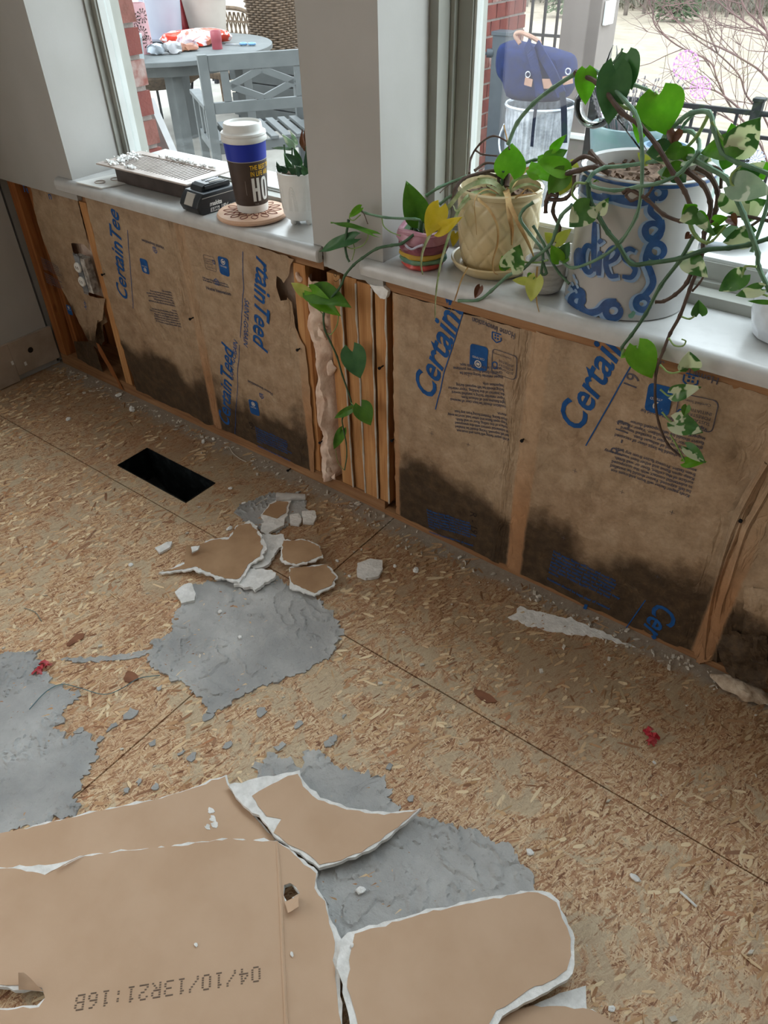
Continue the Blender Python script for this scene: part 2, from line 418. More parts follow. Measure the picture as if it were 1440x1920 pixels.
# ================================================================ SETTING
# ---------------------------------------------------------------- floor
floor = empty('floor', (0, 0, 0), 'rough strand-board subfloor patched with grey mortar', kind='structure')
HX0, HX1, HY0, HY1 = .665, .953, -.272, -.166
def panel(x0, y0, x1, y1, hole=None):
    mb = MB()
    if hole:
        hx0, hy0, hx1, hy1 = hole
        for a in ((x0, y0, hx0, y1), (hx1, y0, x1, y1), (hx0, y0, hx1, hy0), (hx0, hy1, hx1, y1)):
            mb.box((a[0], a[1], -.018), (a[2], a[3], 0))
    else: mb.box((x0, y0, -.018), (x1, y1, 0))
    return build('osb_panel', mb, 'osb', floor)
panel(-.1, -.3180, 1.4280, .14, (HX0, HY0, HX1, HY1)); panel(-.1, -4.2, 1.4280, -.3208)
panel(1.4312, -.3740, 4.2, .14); panel(1.4312, -4.2, 4.2, -.3770)
mb = MB()
for a in ((-.3, -4.3, HX0, .15), (HX1, -4.3, 4.3, .15), (HX0, -4.3, HX1, HY0), (HX0, HY1, HX1, .15)):
    mb.box((a[0], a[1], -.34), (a[2], a[3], -.0185))
build('light_stop_slab', mb, 'dark', floor)  # unseen dark slab added to stop light coming up through the panel seams
def mpatch(pix, seed, th=.0025, mat='mortar', rag=.006):
    poly = [PZ(u, v, 0).to_2d() for u, v in pix]
    V, F = cdt(poly, .0036, rag, seed)
    fr_ = 26 if mat == 'mortar' else 44
    def top(p):
        wx = .010 * noise.noise(Vector((p.x * 40, p.y * 40, 5)))
        n_ = noise.noise(Vector(((p.x + wx) * fr_, (p.y - wx) * fr_ * 1.3, seed))); m_ = noise.noise(Vector((p.x * 7, p.y * 7, seed + 9)))
        e_ = max(0, min(1, (n_ - .02) / .015)) - max(0, min(1, (n_ - .26) / .015)) * .9
        h = th + (.0032 * e_ if m_ > -.12 else .0003) + .0009 * noise.noise(Vector((p.x * 18, p.y * 18, seed))) + .0007 * noise.noise(Vector((p.x * 110, p.y * 110, seed)))
        return (p.x, p.y, max(.0008, h))
    return build('mortar_patch', solid(V, F, top, lambda p: (p.x, p.y, -.0005)), mat, floor, smooth=True)
mpatch([(352, 1100), (430, 1080), (520, 1085), (590, 1120), (630, 1160), (641, 1190), (622, 1230), (560, 1265), (500, 1285), (455, 1305), (400, 1337), (362, 1300), (345, 1285), (300, 1262), (275, 1240), (290, 1205), (318, 1185), (335, 1140)], 1)
mpatch([(-60, 1240), (0, 1228), (55, 1218), (80, 1240), (70, 1265), (120, 1290), (150, 1300), (120, 1345), (100, 1370), (195, 1385), (175, 1430), (150, 1470), (140, 1520), (70, 1550), (-60, 1590)], 2, mat='mortar2', rag=.008)
mpatch([(470, 1440), (500, 1415), (560, 1430), (600, 1405), (625, 1440), (700, 1450), (735, 1480), (740, 1530), (700, 1560), (600, 1560), (500, 1500)], 3, rag=.010)
mpatch([(740, 1560), (770, 1530), (820, 1540), (860, 1550), (960, 1590), (990, 1630), (1000, 1680), (900, 1710), (700, 1760), (600, 1770), (580, 1660), (600, 1610)], 4)
mpatch([(110, 1236), (200, 1232), (260, 1222), (290, 1215), (285, 1226), (240, 1238), (150, 1244)], 5, .0018, rag=.003)
mpatch([(440, 955), (500, 925), (560, 925), (580, 960), (520, 1000), (470, 990)], 6, .0015, 'mortar2', .006)
for i, (u, v, r_) in enumerate([(212, 1362, 9), (245, 1338, 12), (300, 1290, 6), (285, 1395, 5), (390, 1345, 8), (342, 1412, 6), (490, 1335, 9), (290, 1478, 7), (238, 1484, 6), (262, 1466, 5), (360, 1420, 6), (430, 1400, 8), (525, 1400, 8), (620, 1390, 9), (770, 1500, 6), (730, 1440, 6), (645, 1345, 5), (560, 1360, 6), (150, 1370, 7)]):
    c = PZ(u, v, 0); poly = [(c.x + r_ * .0009 * math.cos(a) * (.5 + 1.1 * random.random()), c.y + r_ * .0012 * math.sin(a) * (.5 + 1.1 * random.random())) for a in [k * PI / 4 for k in range(8)]]
    V, F = cdt(poly, .004, .0022, i + 40)
    build('mortar_blob', solid(V, F, lambda p: (p.x, p.y, .003), lambda p: (p.x, p.y, -.0005)), 'mortar2', floor, smooth=True)
# white plaster residue strip along the wall on the right
V, F = cdt([PZ(u, v, 0).to_2d() for u, v in [(975, 1140), (1020, 1150), (1070, 1160), (1130, 1185), (1190, 1215), (1140, 1200), (1040, 1185), (990, 1175), (955, 1160)]], .008, .004, 60)
build('plaster_smear', solid(V, F, lambda p: (p.x, p.y, .002 + .001 * noise.noise(Vector((p.x * 90, p.y * 90, 0)))), lambda p: (p.x, p.y, -.0004)), 'gypsum', floor, smooth=True)
# loose strands of the board surface (uncountable)
N_ = NT('loose_strand'); gi_ = N_.n('ShaderNodeNewGeometry')
sc_ = N_.ramp(gi_.outputs['Random Per Island'], [(0, (140, 98, 70)), (.15, (180, 136, 98)), (.45, (208, 170, 128)), (.7, (230, 200, 158)), (.9, (242, 222, 184)), (1, (186, 128, 88))])
sx_ = N_.n('ShaderNodeSeparateXYZ'); N_.l(gi_.outputs['Position'], sx_.inputs[0])
sc_ = N_.mix(N_.math('MULTIPLY', N_.fr(sx_.outputs['Y'], -.40, -.04), .5), sc_, lin((112, 86, 60)))
N_.l(sc_, N_.b.inputs['Base Color']); N_.b.inputs['Roughness'].default_value = .6; M['strand'] = N_.m
mb = MB(); rs = random.Random(3); kk = 0
while kk < 17000:
    x = rs.uniform(.0, 2.75); y = -rs.random() * 1.3 - .02
    if HX0 - .02 < x < HX1 + .02 and HY0 - .02 < y < HY1 + .02: kk += 1; continue
    kk += 1
    dn_ = noise.noise(Vector((x * 4.2, y * 4.2, 3))) + .6 * noise.noise(Vector((x * 13, y * 13, 8)))
    if dn_ < rs.uniform(-.25, .3): continue
    base = 1.45 if x < 1.3 else 1.15
    a = rs.gauss(base, .38) if rs.random() < .75 else rs.uniform(0, PI); L = rs.uniform(.004, .011) * (1 + rs.random() ** 4 * 1.4); w_ = rs.uniform(.0009, .0036)
    if abs(y + (.32 if x < 1.43 else .3755)) < .012 or abs(x - 1.43) < .008: continue
    d = Vector((math.cos(a), math.sin(a), 0)); s_ = Vector((-d.y, d.x, 0)); c = Vector((x, y, .0003)); ti = rs.uniform(0, .0026); tw = rs.uniform(0, .0018)
    mb.add([c - d * L - s_ * w_ * .5, c + d * L * .3 - s_ * w_, c + d * L - s_ * w_ * .4 + Vector((0, 0, ti)), c + d * L * .8 + s_ * w_ * .7 + Vector((0, 0, ti + tw)), c + s_ * w_ + Vector((0, 0, .0006 + tw)), c - d * L * .8 + s_ * w_ * .6 + Vector((0, 0, .0005 + tw * .5))], [(0, 1, 4, 5), (1, 2, 3, 4)])
tag(build('loose_wood_strands', mb, 'strand', floor), kind='stuff')
# duct hole
duct = empty('floor_duct', ((HX0 + HX1) / 2, (HY0 + HY1) / 2, -.3), 'open rectangular black floor duct hole cut in the strand board', 'duct')
N_ = NT('black_painted_sheet_metal'); N_.b.inputs['Metallic'].default_value = .3; N_.b.inputs['Roughness'].default_value = .35
N_.l(N_.mix(N_.fr(N_.noise(N_.pos(), 30, 5, .7), .5, .8), lin((22, 26, 28)), lin((70, 80, 82))), N_.b.inputs['Base Color']); N_.bump(N_.noise(N_.pos(), 18, 3), .6, .006); M['duct'] = N_.m
t_ = .0012
build('duct_wall', MB().box((HX0 + .001, HY0 + .001, -.29), (HX1 - .001, HY0 + .001 + t_, .0015)), 'duct', duct)
build('duct_wall', MB().box((HX0 + .001, HY1 - .001 - t_, -.29), (HX1 - .001, HY1 - .001, .0015)), 'duct', duct)
build('duct_wall', MB().box((HX0 + .001, HY0 + .0025, -.29), (HX0 + .001 + t_, HY1 - .0025, .0015)), 'duct', duct)
build('duct_wall', MB().box((HX1 - .001 - t_, HY0 + .0025, -.29), (HX1 - .001, HY1 - .0025, .0015)), 'duct', duct)
build('duct_bottom', MB().add([(HX0 + .003, HY0 + .003, -.10), (HX1 - .003, HY0 + .003, -.26), (HX1 - .003, HY1 - .003, -.26), (HX0 + .003, HY1 - .003, -.10), (HX0 + .003, HY0 + .003, -.27), (HX1 - .003, HY0 + .003, -.27), (HX1 - .003, HY1 - .003, -.27), (HX0 + .003, HY1 - .003, -.27)],
      [(0, 1, 2, 3), (4, 7, 6, 5), (0, 4, 5, 1), (2, 6, 7, 3), (0, 3, 7, 4), (1, 5, 6, 2)]), 'duct', duct)
# ---------------------------------------------------------------- side wall
DT = .0127
build('wall_left', MB().box((-.12, -.0, .0) , (-.013, .14, 2.6)).box((-.0127, -4.0, .006), (0, -.013, 2.6)).box((-.0127, -.013, .62), (0, 0, 2.6)), 'wall')['kind'] = 'structure'
bpy.data.objects['wall_left']['label'] = 'painted side wall with a bare lower strip'
bb = empty('baseboard_left', (0, -.2, 0), 'taupe baseboard with a hole and chipped paint', kind='structure')
M['bbmat'] = mk('taupe_baseboard_paint', (176, 160, 144), (160, 144, 128), 16, .7, .3, 80, .3)
build('board', MB().box((0.0005, -.16, .022), (.012, -.004, .135)).box((.0005, -.9, .004), (.012, -.1605, .135)), 'bbmat', bb, bevel=.001)
build('hole', MB().lathe([(.0, 0), (.009, .0), (.0095, .0006), (.0, .0006)], (0, 0, 0), 16), 'dark', bb)
h_ = bb.children[-1]; 
for v in h_.data.vertices: v.co = Vector((v.co.z + .0124, v.co.x + .105, v.co.y - .2 + .088))
build('back_wall_plate', MB().box((-.0127, -.9, .0), (-.002, -.002, .006)), 'mortar2', bb)
for i, (y0, y1) in enumerate([(-.10, -.06), (-.14, -.11)]):
    build('paint_chip', MB().box((.0121, y0 - .03, .045 + i * .02), (.0125, y0 - .022, .058 + i * .02)), 'gypsum', bb)
# ---------------------------------------------------------------- window wall
wall = empty('wall_back', (0, 0, 0), 'stripped window wall: studs and insulation facing under white drywall', kind='structure')
W1 = (.40, 1.24); W2 = (1.42, 2.95); ZS = .655; ZT = 2.4; RD = .15
def dry(a, b): return build('drywall', MB().box(a, b), 'wall', wall)
dry((0, -DT, .602), (W1[0], 0, 2.6)); dry((W1[1], -DT, .655), (W2[0], 0, 2.6)); dry((W2[1], -DT, .602), (4.2, 0, 2.6))
dry((W1[0], -DT, ZT), (W1[1], 0, 2.6)); dry((W2[0], -DT, ZT), (W2[1], 0, 2.6))
# ragged lower end of the pier drywall between the sills
V, F = cdt([(1.262, .655), (1.42, .655), (1.42, .645), (1.418, .60), (1.40, .592), (1.372, .606), (1.32, .606), (1.285, .611), (1.262, .612)], .006, .001, 5)
build('drywall', solid(V, F, lambda p: (p.x, -DT + .002, p.y), lambda p: (p.x, -.0005, p.y)), 'wall', wall)
V, F = cdt([(1.385, .602), (1.42, .606), (1.432, .60), (1.425, .583), (1.412, .579), (1.40, .588)], .004, .001, 6)
build('plaster_edge', solid(V, F, lambda p: (p.x, -.014, p.y), lambda p: (p.x, -.003, p.y)), 'gypsum', wall)
# reveals
def rev(x0, x1): return build('window_reveal', MB().box((x0, 0, ZS - .02), (x1, RD, ZT)), 'wall', wall)
rev(W1[0] - .012, W1[0]); rev(W1[1], W1[1] + .012); rev(W2[0] - .012, W2[0]); rev(W2[1], W2[1] + .012)
build('window_reveal', MB().box((W1[0], 0, ZT), (W1[1], RD, ZT + .012)).box((W2[0], 0, ZT), (W2[1], RD, ZT + .012)), 'wall', wall)
# solid core behind reveals, upper wall and sheathing
build('sheathing', MB().box((-.1, .142, -.02), (4.2, .155, .622)).box((-.1, .142, .622), (W1[0] - .02, .155, 2.6)).box((W1[1] + .02, .142, .622), (W2[0] - .02, .155, 2.6)).box((W2[1] + .02, .142, .622), (4.2, .155, 2.6))
      .box((W1[0] - .02, .142, ZT + .02), (W1[1] + .02, .155, 2.6)).box((W2[0] - .02, .142, ZT + .02), (W2[1] + .02, .155, 2.6)), 'studdark', wall)
# studs
def leanstud(xb, xt, w_=.038, mat='stud', z0=.038, z1=.596, y0=0.0):
    mb = MB().add([(xb, y0, z0), (xb + w_, y0, z0), (xb + w_, .139, z0), (xb, .139, z0), (xt, y0, z1), (xt + w_, y0, z1), (xt + w_, .139, z1), (xt, .139, z1)],
                  [(0, 3, 2, 1), (4, 5, 6, 7), (0, 1, 5, 4), (1, 2, 6, 5), (2, 3, 7, 6), (3, 0, 4, 7)])
    return build('stud', mb, mat, wall, bevel=.0012)
leanstud(.012, .030, .040, 'studdark'); leanstud(.060, .078, .030, 'studdark', y0=.03)
leanstud(.368, .380, .033); leanstud(.402, .414, .012, 'studdark', y0=.02)
leanstud(.775, .777); leanstud(1.150, 1.160, .036)
leanstud(1.262, 1.258, .036); leanstud(1.302, 1.300, .036, y0=.004); leanstud(1.342, 1.342, .036, y0=-.002); leanstud(1.384, 1.386, .030, y0=.001)
leanstud(1.432, 1.430, .030, 'studdark', y0=.002)
leanstud(1.752, 1.752); leanstud(2.182, 2.182); leanstud(2.60, 2.60)
for xb, xt in ((1.2995, 1.2965), (1.3395, 1.3385), (1.3795, 1.3805), (1.4145, 1.4175)):
    pts = [(xb + (xt - xb) * k / 14 + .0008 * math.sin(k * 1.9), -.003 + .0008 * math.cos(k * 2.3), .04 + .55 * k / 14) for k in range(15)]
    build('caulk_bead', MB().tube(pts, [.0022 + .0008 * math.sin(k * 2.7) for k in range(15)], 6), 'caulk', wall, smooth=True)
build('bottom_plate', MB().box((.012, -.001, .0), (1.40, .139, .037)), 'plate', wall, bevel=.0015)
build('bottom_plate', MB().box((1.4015, -.004, .0), (4.2, .139, .016)), 'plate', wall, bevel=.0015)
build('sill_plate', MB().box((.10, .001, .597), (W1[1] + .01, .139, .621)), 'plate', wall, bevel=.001)
build('sill_plate', MB().box((W2[0], -.006, .597), (4.2, .139, .621)), 'plate', wall, bevel=.001)
# smiley doodle on a stud
def onwall2(u, v, y=-.0032): return PY(u, v, y)
face_pts = crop(560, 420, 7.2, [(500, 715), (480, 700), (476, 680), (490, 665), (508, 675), (512, 695), (500, 715)])
build('pencil_smile', MB().tube(spline([onwall2(*p) for p in face_pts], 3), .0005, 5).tube(spline([onwall2(*p) for p in crop(560, 420, 7.2, [(475, 755), (490, 775), (510, 775), (530, 762), (545, 742)])], 3), .0005, 5), 'inkblack', wall)
# fibreglass showing in the narrow cavity
mb = MB(); rings = []
prof = [(.03, 1.19, 1.235), (.06, 1.185, 1.245), (.12, 1.187, 1.248), (.2, 1.19, 1.252), (.3, 1.19, 1.255), (.40, 1.192, 1.262), (.46, 1.18, 1.262), (.52, 1.19, 1.262), (.58, 1.195, 1.262)]
nn = 12; fine = []
for i in range(len(prof) - 1):
    for k in range(8):
        t = k / 8; fine.append([prof[i][j] + (prof[i + 1][j] - prof[i][j]) * t for j in range(3)])
for z, x0, x1 in fine:
    for j in range(nn + 1):
        t = j / nn; x = x0 + (x1 - x0) * t
        y = .03 - .045 * math.sin(PI * t) ** .6 + .016 * noise.noise(Vector((x * 45, z * 16, 1))) + .007 * noise.noise(Vector((x * 130, z * 60, 4)))
        x += .006 * noise.noise(Vector((t * 3, z * 25, 7)))
        mb.v.append(Vector((x, y, z)))
for i in range(len(fine) - 1):
    for j in range(nn):
        a = i * (nn + 1) + j; mb.f.append((a, a + 1, a + nn + 2, a + nn + 1))
n0 = len(mb.v); mb.v += [Vector((p.x, .12, p.z)) for p in mb.v[:n0]]
for i in range(len(fine) - 1):
    for j in (0, nn):
        a = i * (nn + 1) + j; b = a + nn + 1; mb.f.append((a, b, b + n0, a + n0))
build('pink_insulation', mb, 'fibre', wall, smooth=True)
for k, (px_, s_) in enumerate([((590, 555), .022), (((622, 690)), .018), ((618, 880), .014), ((628, 893), .010), ((605, 620), .02), ((560, 520), .012)]):
    c = PY(px_[0], px_[1], -.004); bm_ = MB().lathe([(.0, -1), (.5, -.85), (.85, -.5), (1, 0), (.8, .5), (.45, .9), (0, 1)], (0, 0, 0), 14)
    bm_.v = [Vector((p.x * s_ * .6, p.y * s_ * .6, p.z * s_)) + c for p in bm_.v]; bm_.disp(.010, 60, k)
    build('insulation_tuft', bm_, 'fibre', wall, smooth=True)
for k, (x0, x1, z0, z1) in enumerate([(.42, .77, .04, .59), (.82, 1.145, .04, .59), (1.465, 1.745, .02, .59), (1.80, 2.175, .02, .59), (2.23, 2.59, .02, .59), (.12, .36, .3, .59)]):
    build('insulation_batt', MB().box((x0, .03, z0), (x1, .135, z1)), 'fibre', wall)
# kraft facing
def kdisp(x, z, sd=0):
    y = -.0022 - .0045 * (noise.noise(Vector((x * 6, z * 4, sd))) * .5 + .5) - .0050 * abs(noise.noise(Vector((x * 13 + z * 6, z * 10, sd + 3)))) - .0012 * noise.noise(Vector((x * 50, z * 44, 2)))
    for xs, a, wd in ((.775, .009, .010), (1.143, .005, .01), (1.745, .007, .008), (2.175, .009, .012)):
        xx = xs + .010 * noise.noise(Vector((0, z * 7, xs * 9))); y += a * math.exp(-((x - xx) / wd) ** 2)
    for xs, a, wd in ((.798, .009, .010), (1.775, .003, .02), (2.205, .007, .016), (.74, .004, .008), (1.72, .004, .008)):
        xx = xs + .012 * noise.noise(Vector((3, z * 6, xs * 9))); y -= a * math.exp(-((x - xx) / wd) ** 2)
    return min(y, -.0014)
def facing(name, poly, sd, holes=(), off=0.0, step=.011):
    V, F = cdt(poly, step, .0015, sd, holes)
    mb = solid(V, F, lambda p: (p.x, kdisp(p.x, p.y, 0) + off, p.y), lambda p: (p.x, kdisp(p.x, p.y, 0) + off + .0006, p.y))
    return build(name, mb, 'kraft', wall, smooth=True)
# second and third bay, one sheet with a tear at its upper right
f2 = facing('kraft_facing', [(.425, .618), (.408, .40), (.412, .2), (.425, .034), (.55, .03), (.66, .034), (.75, .025), (.79, .038), (1.0, .034), (1.165, .030), (1.178, .12), (1.18, .28), (1.176, .40), (1.165, .41), (1.150, .455), (1.145, .50), (1.122, .535), (1.15, .57), (1.17, .605), (1.0, .617), (.8, .618)], 11,
            holes=[[(1.112, .555), (1.125, .55), (1.138, .53), (1.135, .505), (1.118, .50), (1.108, .53)]])
f4 = facing('kraft_facing', [(1.436, .596), (1.436, .3), (1.438, .02), (1.6, .018), (1.76, .012), (2.0, .012), (2.195, .012), (2.205, .1), (2.20, .3), (2.22, .605), (1.79, .600), (1.60, .594)], 12)
f6 = facing('kraft_facing', [(2.196, .0), (2.20, .1), (2.194, .25), (2.205, .40), (2.225, .606), (2.45, .606), (2.63, .606), (2.63, .03), (2.40, .03), (2.30, .06), (2.25, .05)], 13, off=-.0015)
f1 = facing('kraft_facing', [(.150, .602), (.366, .612), (.362, .455), (.34, .47), (.275, .46), (.262, .33), (.30, .30), (.345, .305), (.352, .24), (.320, .22), (.30, .16), (.25, .115), (.21, .13), (.185, .19), (.150, .28), (.135, .35), (.12, .45), (.128, .52)], 14, off=.010)
# folded flap of torn paper under the outlet, and low scraps
def sheet(name, P3, mat, parent, th=.0006, sub=6, crumple=.004, sd=0):
    """quad patch between four 3-D corners, crumpled"""
    a, b, c, d = [Vector(p) for p in P3]; mb = MB(); n = sub
    nr = (b - a).cross(d - a).normalized()
    for s_ in (0, 1):
        for i in range(n + 1):
            for j in range(n + 1):
                u, v = i / n, j / n; p = (a * (1 - u) + b * u) * (1 - v) + (d * (1 - u) + c * u) * v
                p = p + nr * (crumple * noise.noise(p * 40 + Vector((sd, 0, 0))) + crumple * .5 * noise.noise(p * 110 + Vector((sd, 0, 0))) - s_ * th); mb.v.append(p)
    m_ = (n + 1) ** 2
    for i in range(n):
        for j in range(n):
            q = i * (n + 1) + j; f_ = (q, q + n + 1, q + n + 2, q + 1); mb.f.append(f_); mb.f.append(tuple(k + m_ for k in reversed(f_)))
    for i in range(n):
        for e in ((i * (n + 1), (i + 1) * (n + 1)), ((i + 1) * (n + 1) + n, i * (n + 1) + n), (i + 1, i), (n * (n + 1) + i, n * (n + 1) + i + 1)):
            mb.f.append((e[0], e[1], e[1] + m_, e[0] + m_))
    return build(name, mb, mat, parent, smooth=True)
sheet('torn_facing', [PY(165, 555, .0), PY(197, 560, -.004), PY(192, 600, -.016), PY(160, 620, -.002)], 'kraft', wall, sd=1)
sheet('torn_facing', [PY(165, 600, -.004), PY(183, 600, -.018), PY(178, 640, -.016), PY(168, 638, -.002)], 'kraft', wall, sd=2)
sheet('torn_facing', [PY(138, 640, .03), PY(172, 640, .01), PY(200, 715, .0), PY(150, 690, .0)], 'kraft', wall, sd=3)
sheet('torn_facing', [PY(175, 640, .01), PY(186, 645, .0), PY(232, 730, -.004), PY(224, 728, .0)], 'studdark', wall, sd=4, crumple=.002)
sheet('torn_facing', [PY(1095 + 240, 1180, -.012), PY(1440, 1190, -.02), PY(1440, 1290, -.035), PY(1360, 1262, -.04)], 'kraft', wall, sd=5, crumple=.016, sub=14)
sheet('torn_facing', [PY(1395, 1100, -.010), PY(1445, 1110, -.014), PY(1445, 1260, -.03), PY(1392, 1210, -.024)], 'kraft', wall, sd=6, crumple=.014, sub=14)
# pleated paper over the far right stud
for k, (us, dd) in enumerate([([(1452, 850), (1425, 900), (1400, 950), (1382, 1000), (1362, 1050), (1345, 1110), (1335, 1180), (1312, 1245)], 0), ([(1450, 905), (1425, 950), (1402, 990), (1385, 1040), (1370, 1090), (1352, 1150), (1345, 1240)], .004), ([(1440, 870), (1405, 930), (1372, 1000), (1350, 1070), (1330, 1150), (1322, 1235)], .003)]):
    pts = spline([PY(u, v, -.008 - dd) for u, v in us], 4)
    mbp = MB(); off_ = [(-.010, .004), (-.005, -.001), (0, -.004), (.004, .001), (.008, .004)]
    for p in pts:
        for ox, oy in off_: mbp.v.append(Vector((p.x + ox * (1 + .5 * noise.noise(p * 20)), p.y + oy, p.z)))
    for i in range(len(pts) - 1):
        for j in range(4):
            q = i * 5 + j; mbp.f.append((q, q + 1, q + 6, q + 5))
    build('paper_pleat', mbp, 'kraft', wall, smooth=True)
# nail heads and screws in the studs
for k, (u, v) in enumerate([(357, 752 - 154), (192, 515), (558, 656), (712, 690), (979, 826), (1389, 976), (735, 826), (600, 830), (540, 882)]):
    p = PY(u, v, -.012); mbp = MB().lathe([(.0, 0), (.0035, 0), (.0035, .003), (.002, .0035), (0, .001)], (0, 0, 0), 12)
    mbp.v = [Vector((q.x, -q.z, q.y)) + p for q in mbp.v]; mbp.box((p.x - .0012, p.y, p.z - .0012), (p.x + .0012, p.y + .014, p.z + .0012))
    build('screw', mbp, 'blackmetal', wall, smooth=True)
# ---- lettering printed on the facing
def kplane(o, ang, off=.0009, mirror=1):
    ca, sa = math.cos(ang), math.sin(ang)
    def fn(x, y):
        X = o[0] + x * ca - y * sa; Z = o[1] + x * sa + y * ca
        return (X, kdisp(X, Z) - off, Z)
    return fn
def xz(u, v): p = PY(u, v, 0); return (p.x, p.z)
def wallstrip(pts, wd, mat='ink', name='printed_line', off=.0009):
    mbp = MB(); P = []
    for i in range(len(pts) - 1):
        for k in range(8): P.append(Vector(pts[i]).lerp(Vector(pts[i + 1]), k / 8))
    P.append(Vector(pts[-1])); 
    for i, p in enumerate(P):
        t = (P[min(i + 1, len(P) - 1)] - P[max(i - 1, 0)]).normalized(); n_ = Vector((-t.y, t.x))
        for s_ in (-1, 1):
            q = p + n_ * wd * .5 * s_; mbp.v.append(Vector((q.x, kdisp(q.x, q.y) - off, q.y)))
    for i in range(len(P) - 1): mbp.f.append((2 * i, 2 * i + 1, 2 * i + 3, 2 * i + 2))
    return build(name, mbp, mat, wall)
def brandtext(s, a, b, size, mat='ink', bold=.016, shear=.25, sx=1.0, spacing=1.0, off=.0009, name='printed_lettering'):
    a = xz(*a); b = xz(*b); ang = math.atan2(b[1] - a[1], b[0] - a[0])
    return lettering(name, s, kplane(a, ang, off), mat, wall, size, bold * size, shear, spacing, sx)
brandtext('Certaint', (812, 752), (868, 590), .078, sx=.90)
wallstrip([xz(820, 765), xz(838, 690), xz(871, 585)], .0022)
brandtext('Certain', (1088, 812), (1178, 640), .076, sx=.92)
wallstrip([xz(1100, 834), xz(1195, 668)], .0024)
brandtext('Cer', (1236, 1122), (1190, 1204), .070, sx=.88)
wallstrip([xz(1213, 1121), xz(1166, 1189)], .0022)
brandtext('l', (1088, 1150), (1120, 1162), .06)
brandtext('CertainTee', (243, 566), (226, 400), .062, sx=.92)
wallstrip([xz(253, 577), xz(247, 500), xz(243, 430)], .0016)
brandtext('CertainTeed', (434, 800), (442, 612), .062, sx=.84)
brandtext('SAINT-GOBAIN', (440, 712), (449, 640), .021, bold=0, sx=.90)
wallstrip([xz(444, 812), xz(449, 720), xz(452, 645)], .0014)
brandtext('rtainTeed', (485, 475), (477, 660), .070, sx=.86)
brandtext('SAINT-GOBAIN', (462, 556), (459, 640), .022, bold=0, sx=.90)
wallstrip([xz(459, 470), xz(460, 540), xz(453, 632)], .0016)
brandtext('Te', (47, 358), (62, 362), .03); brandtext('n', (96, 372), (112, 374), .03)
brandtext('AIN', (160, 560), (161, 612), .018); brandtext('EN', (470, 788), (478, 810), .018, mat='inkblack')
brandtext('R - 13', (1168, 855), (1190, 770), .034, mat='inkgrey', shear=0, bold=0, sx=.9)
brandtext('19', (1195, 730), (1205, 700), .034, mat='inkgrey', shear=0, bold=0, sx=.9)
brandtext('R - 19', (884, 955), (886, 1035), .026, mat='inkblack', shear=0, bold=0, sx=1.0)
# badge logos: rounded blue square with a white ring, house logo, forestry box
def rrect(c, w_, h_, ang, r_=.2, mat='ink', name='printed_badge', off=.0011, ring=None):
    pts = []
    for (sx_, sy_, a0) in ((1, 1, 0), (-1, 1, PI / 2), (-1, -1, PI), (1, -1, 1.5 * PI)):
        for k in range(5):
            a = a0 + k * PI / 8; pts.append((sx_ * (w_ / 2 - r_ * w_) + r_ * w_ * math.cos(a), sy_ * (h_ / 2 - r_ * w_) + r_ * w_ * math.sin(a)))
    f_ = kplane(c, ang, off); mbp = MB()
    if ring is None: 
        mbp.add([f_(0, 0)] + [f_(*p) for p in pts], [(0, i + 1, (i + 1) % len(pts) + 1) for i in range(len(pts))])
    else:
        n_ = len(pts); mbp.add([f_(*p) for p in pts] + [f_(p[0] * (1 - ring), p[1] * (1 - ring)) for p in pts], [(i, (i + 1) % n_, n_ + (i + 1) % n_, n_ + i) for i in range(n_)])
    return build(name, mbp, mat, wall)
def badge(c, ang, s=1.0):
    rrect(c, .040 * s, .052 * s, ang)
    q = kplane(c, ang)(0, .013 * s); rrect((q[0], q[2]), .016 * s, .016 * s, ang, .5, 'caulk', 'printed_ring', .0016, .28)
    q = kplane(c, ang)(0, .013 * s); rrect((q[0], q[2]), .008 * s, .006 * s, ang, .3, 'caulk', 'printed_ring', .0016)
    lettering('printed_lettering', 'CERTIFIED', kplane((kplane(c, ang)(-.014 * s, -.002 * s)[0], kplane(c, ang)(-.014 * s, -.002 * s)[2]), ang, .0016), 'caulk', wall, .006 * s)
def house(c, ang, s=1.0):
    f_ = kplane(c, ang); mbp = MB()
    def st(a, b, w_=.0014):
        a, b = Vector(a), Vector(b); t = (b - a).normalized(); n_ = Vector((-t.y, t.x)) * w_ * s
        mbp.add([f_(*(a * s - n_)), f_(*(b * s - n_)), f_(*(b * s + n_)), f_(*(a * s + n_))], [(0, 1, 2, 3)])
    for a, b in (((-.012, -.009), (.012, -.009)), ((.012, -.009), (.012, .006)), ((.012, .006), (0, .014)), ((0, .014), (-.012, .006)), ((-.012, .006), (-.012, -.002))): st(a, b)
    for dx in (-.0035, .0035):
        for dy in (-.0035, .0035): st((dx - .0022, dy), (dx + .0022, dy), .0022)
    build('printed_house_emblem', mbp, 'ink', wall)
def forestry(c, ang, s=1.0):
    rrect(c, .056 * s, .052 * s, ang, .15, 'inkgrey', 'printed_frame', .0011, .05)
    for k, t in enumerate(['SUSTAINABLE', 'FORESTRY', 'INITIATIVE']):
        q = kplane(c, ang)(-.022 * s, (.010 - .008 * k) * s); lettering('printed_lettering', t, kplane((q[0], q[2]), ang, .0012), 'inkgrey', wall, .0075 * s)
    q = kplane(c, ang)(-.018 * s, -.018 * s); lettering('printed_lettering', 'Certified Sourcing', kplane((q[0], q[2]), ang, .0012), 'inkgrey', wall, .006 * s)
    q = kplane(c, ang)(.021 * s, .008 * s); rrect((q[0], q[2]), .011 * s, .016 * s, ang, .5, 'ink', 'printed_leaf_emblem', .0012, .3)
up = PI  # these prints hang upside down
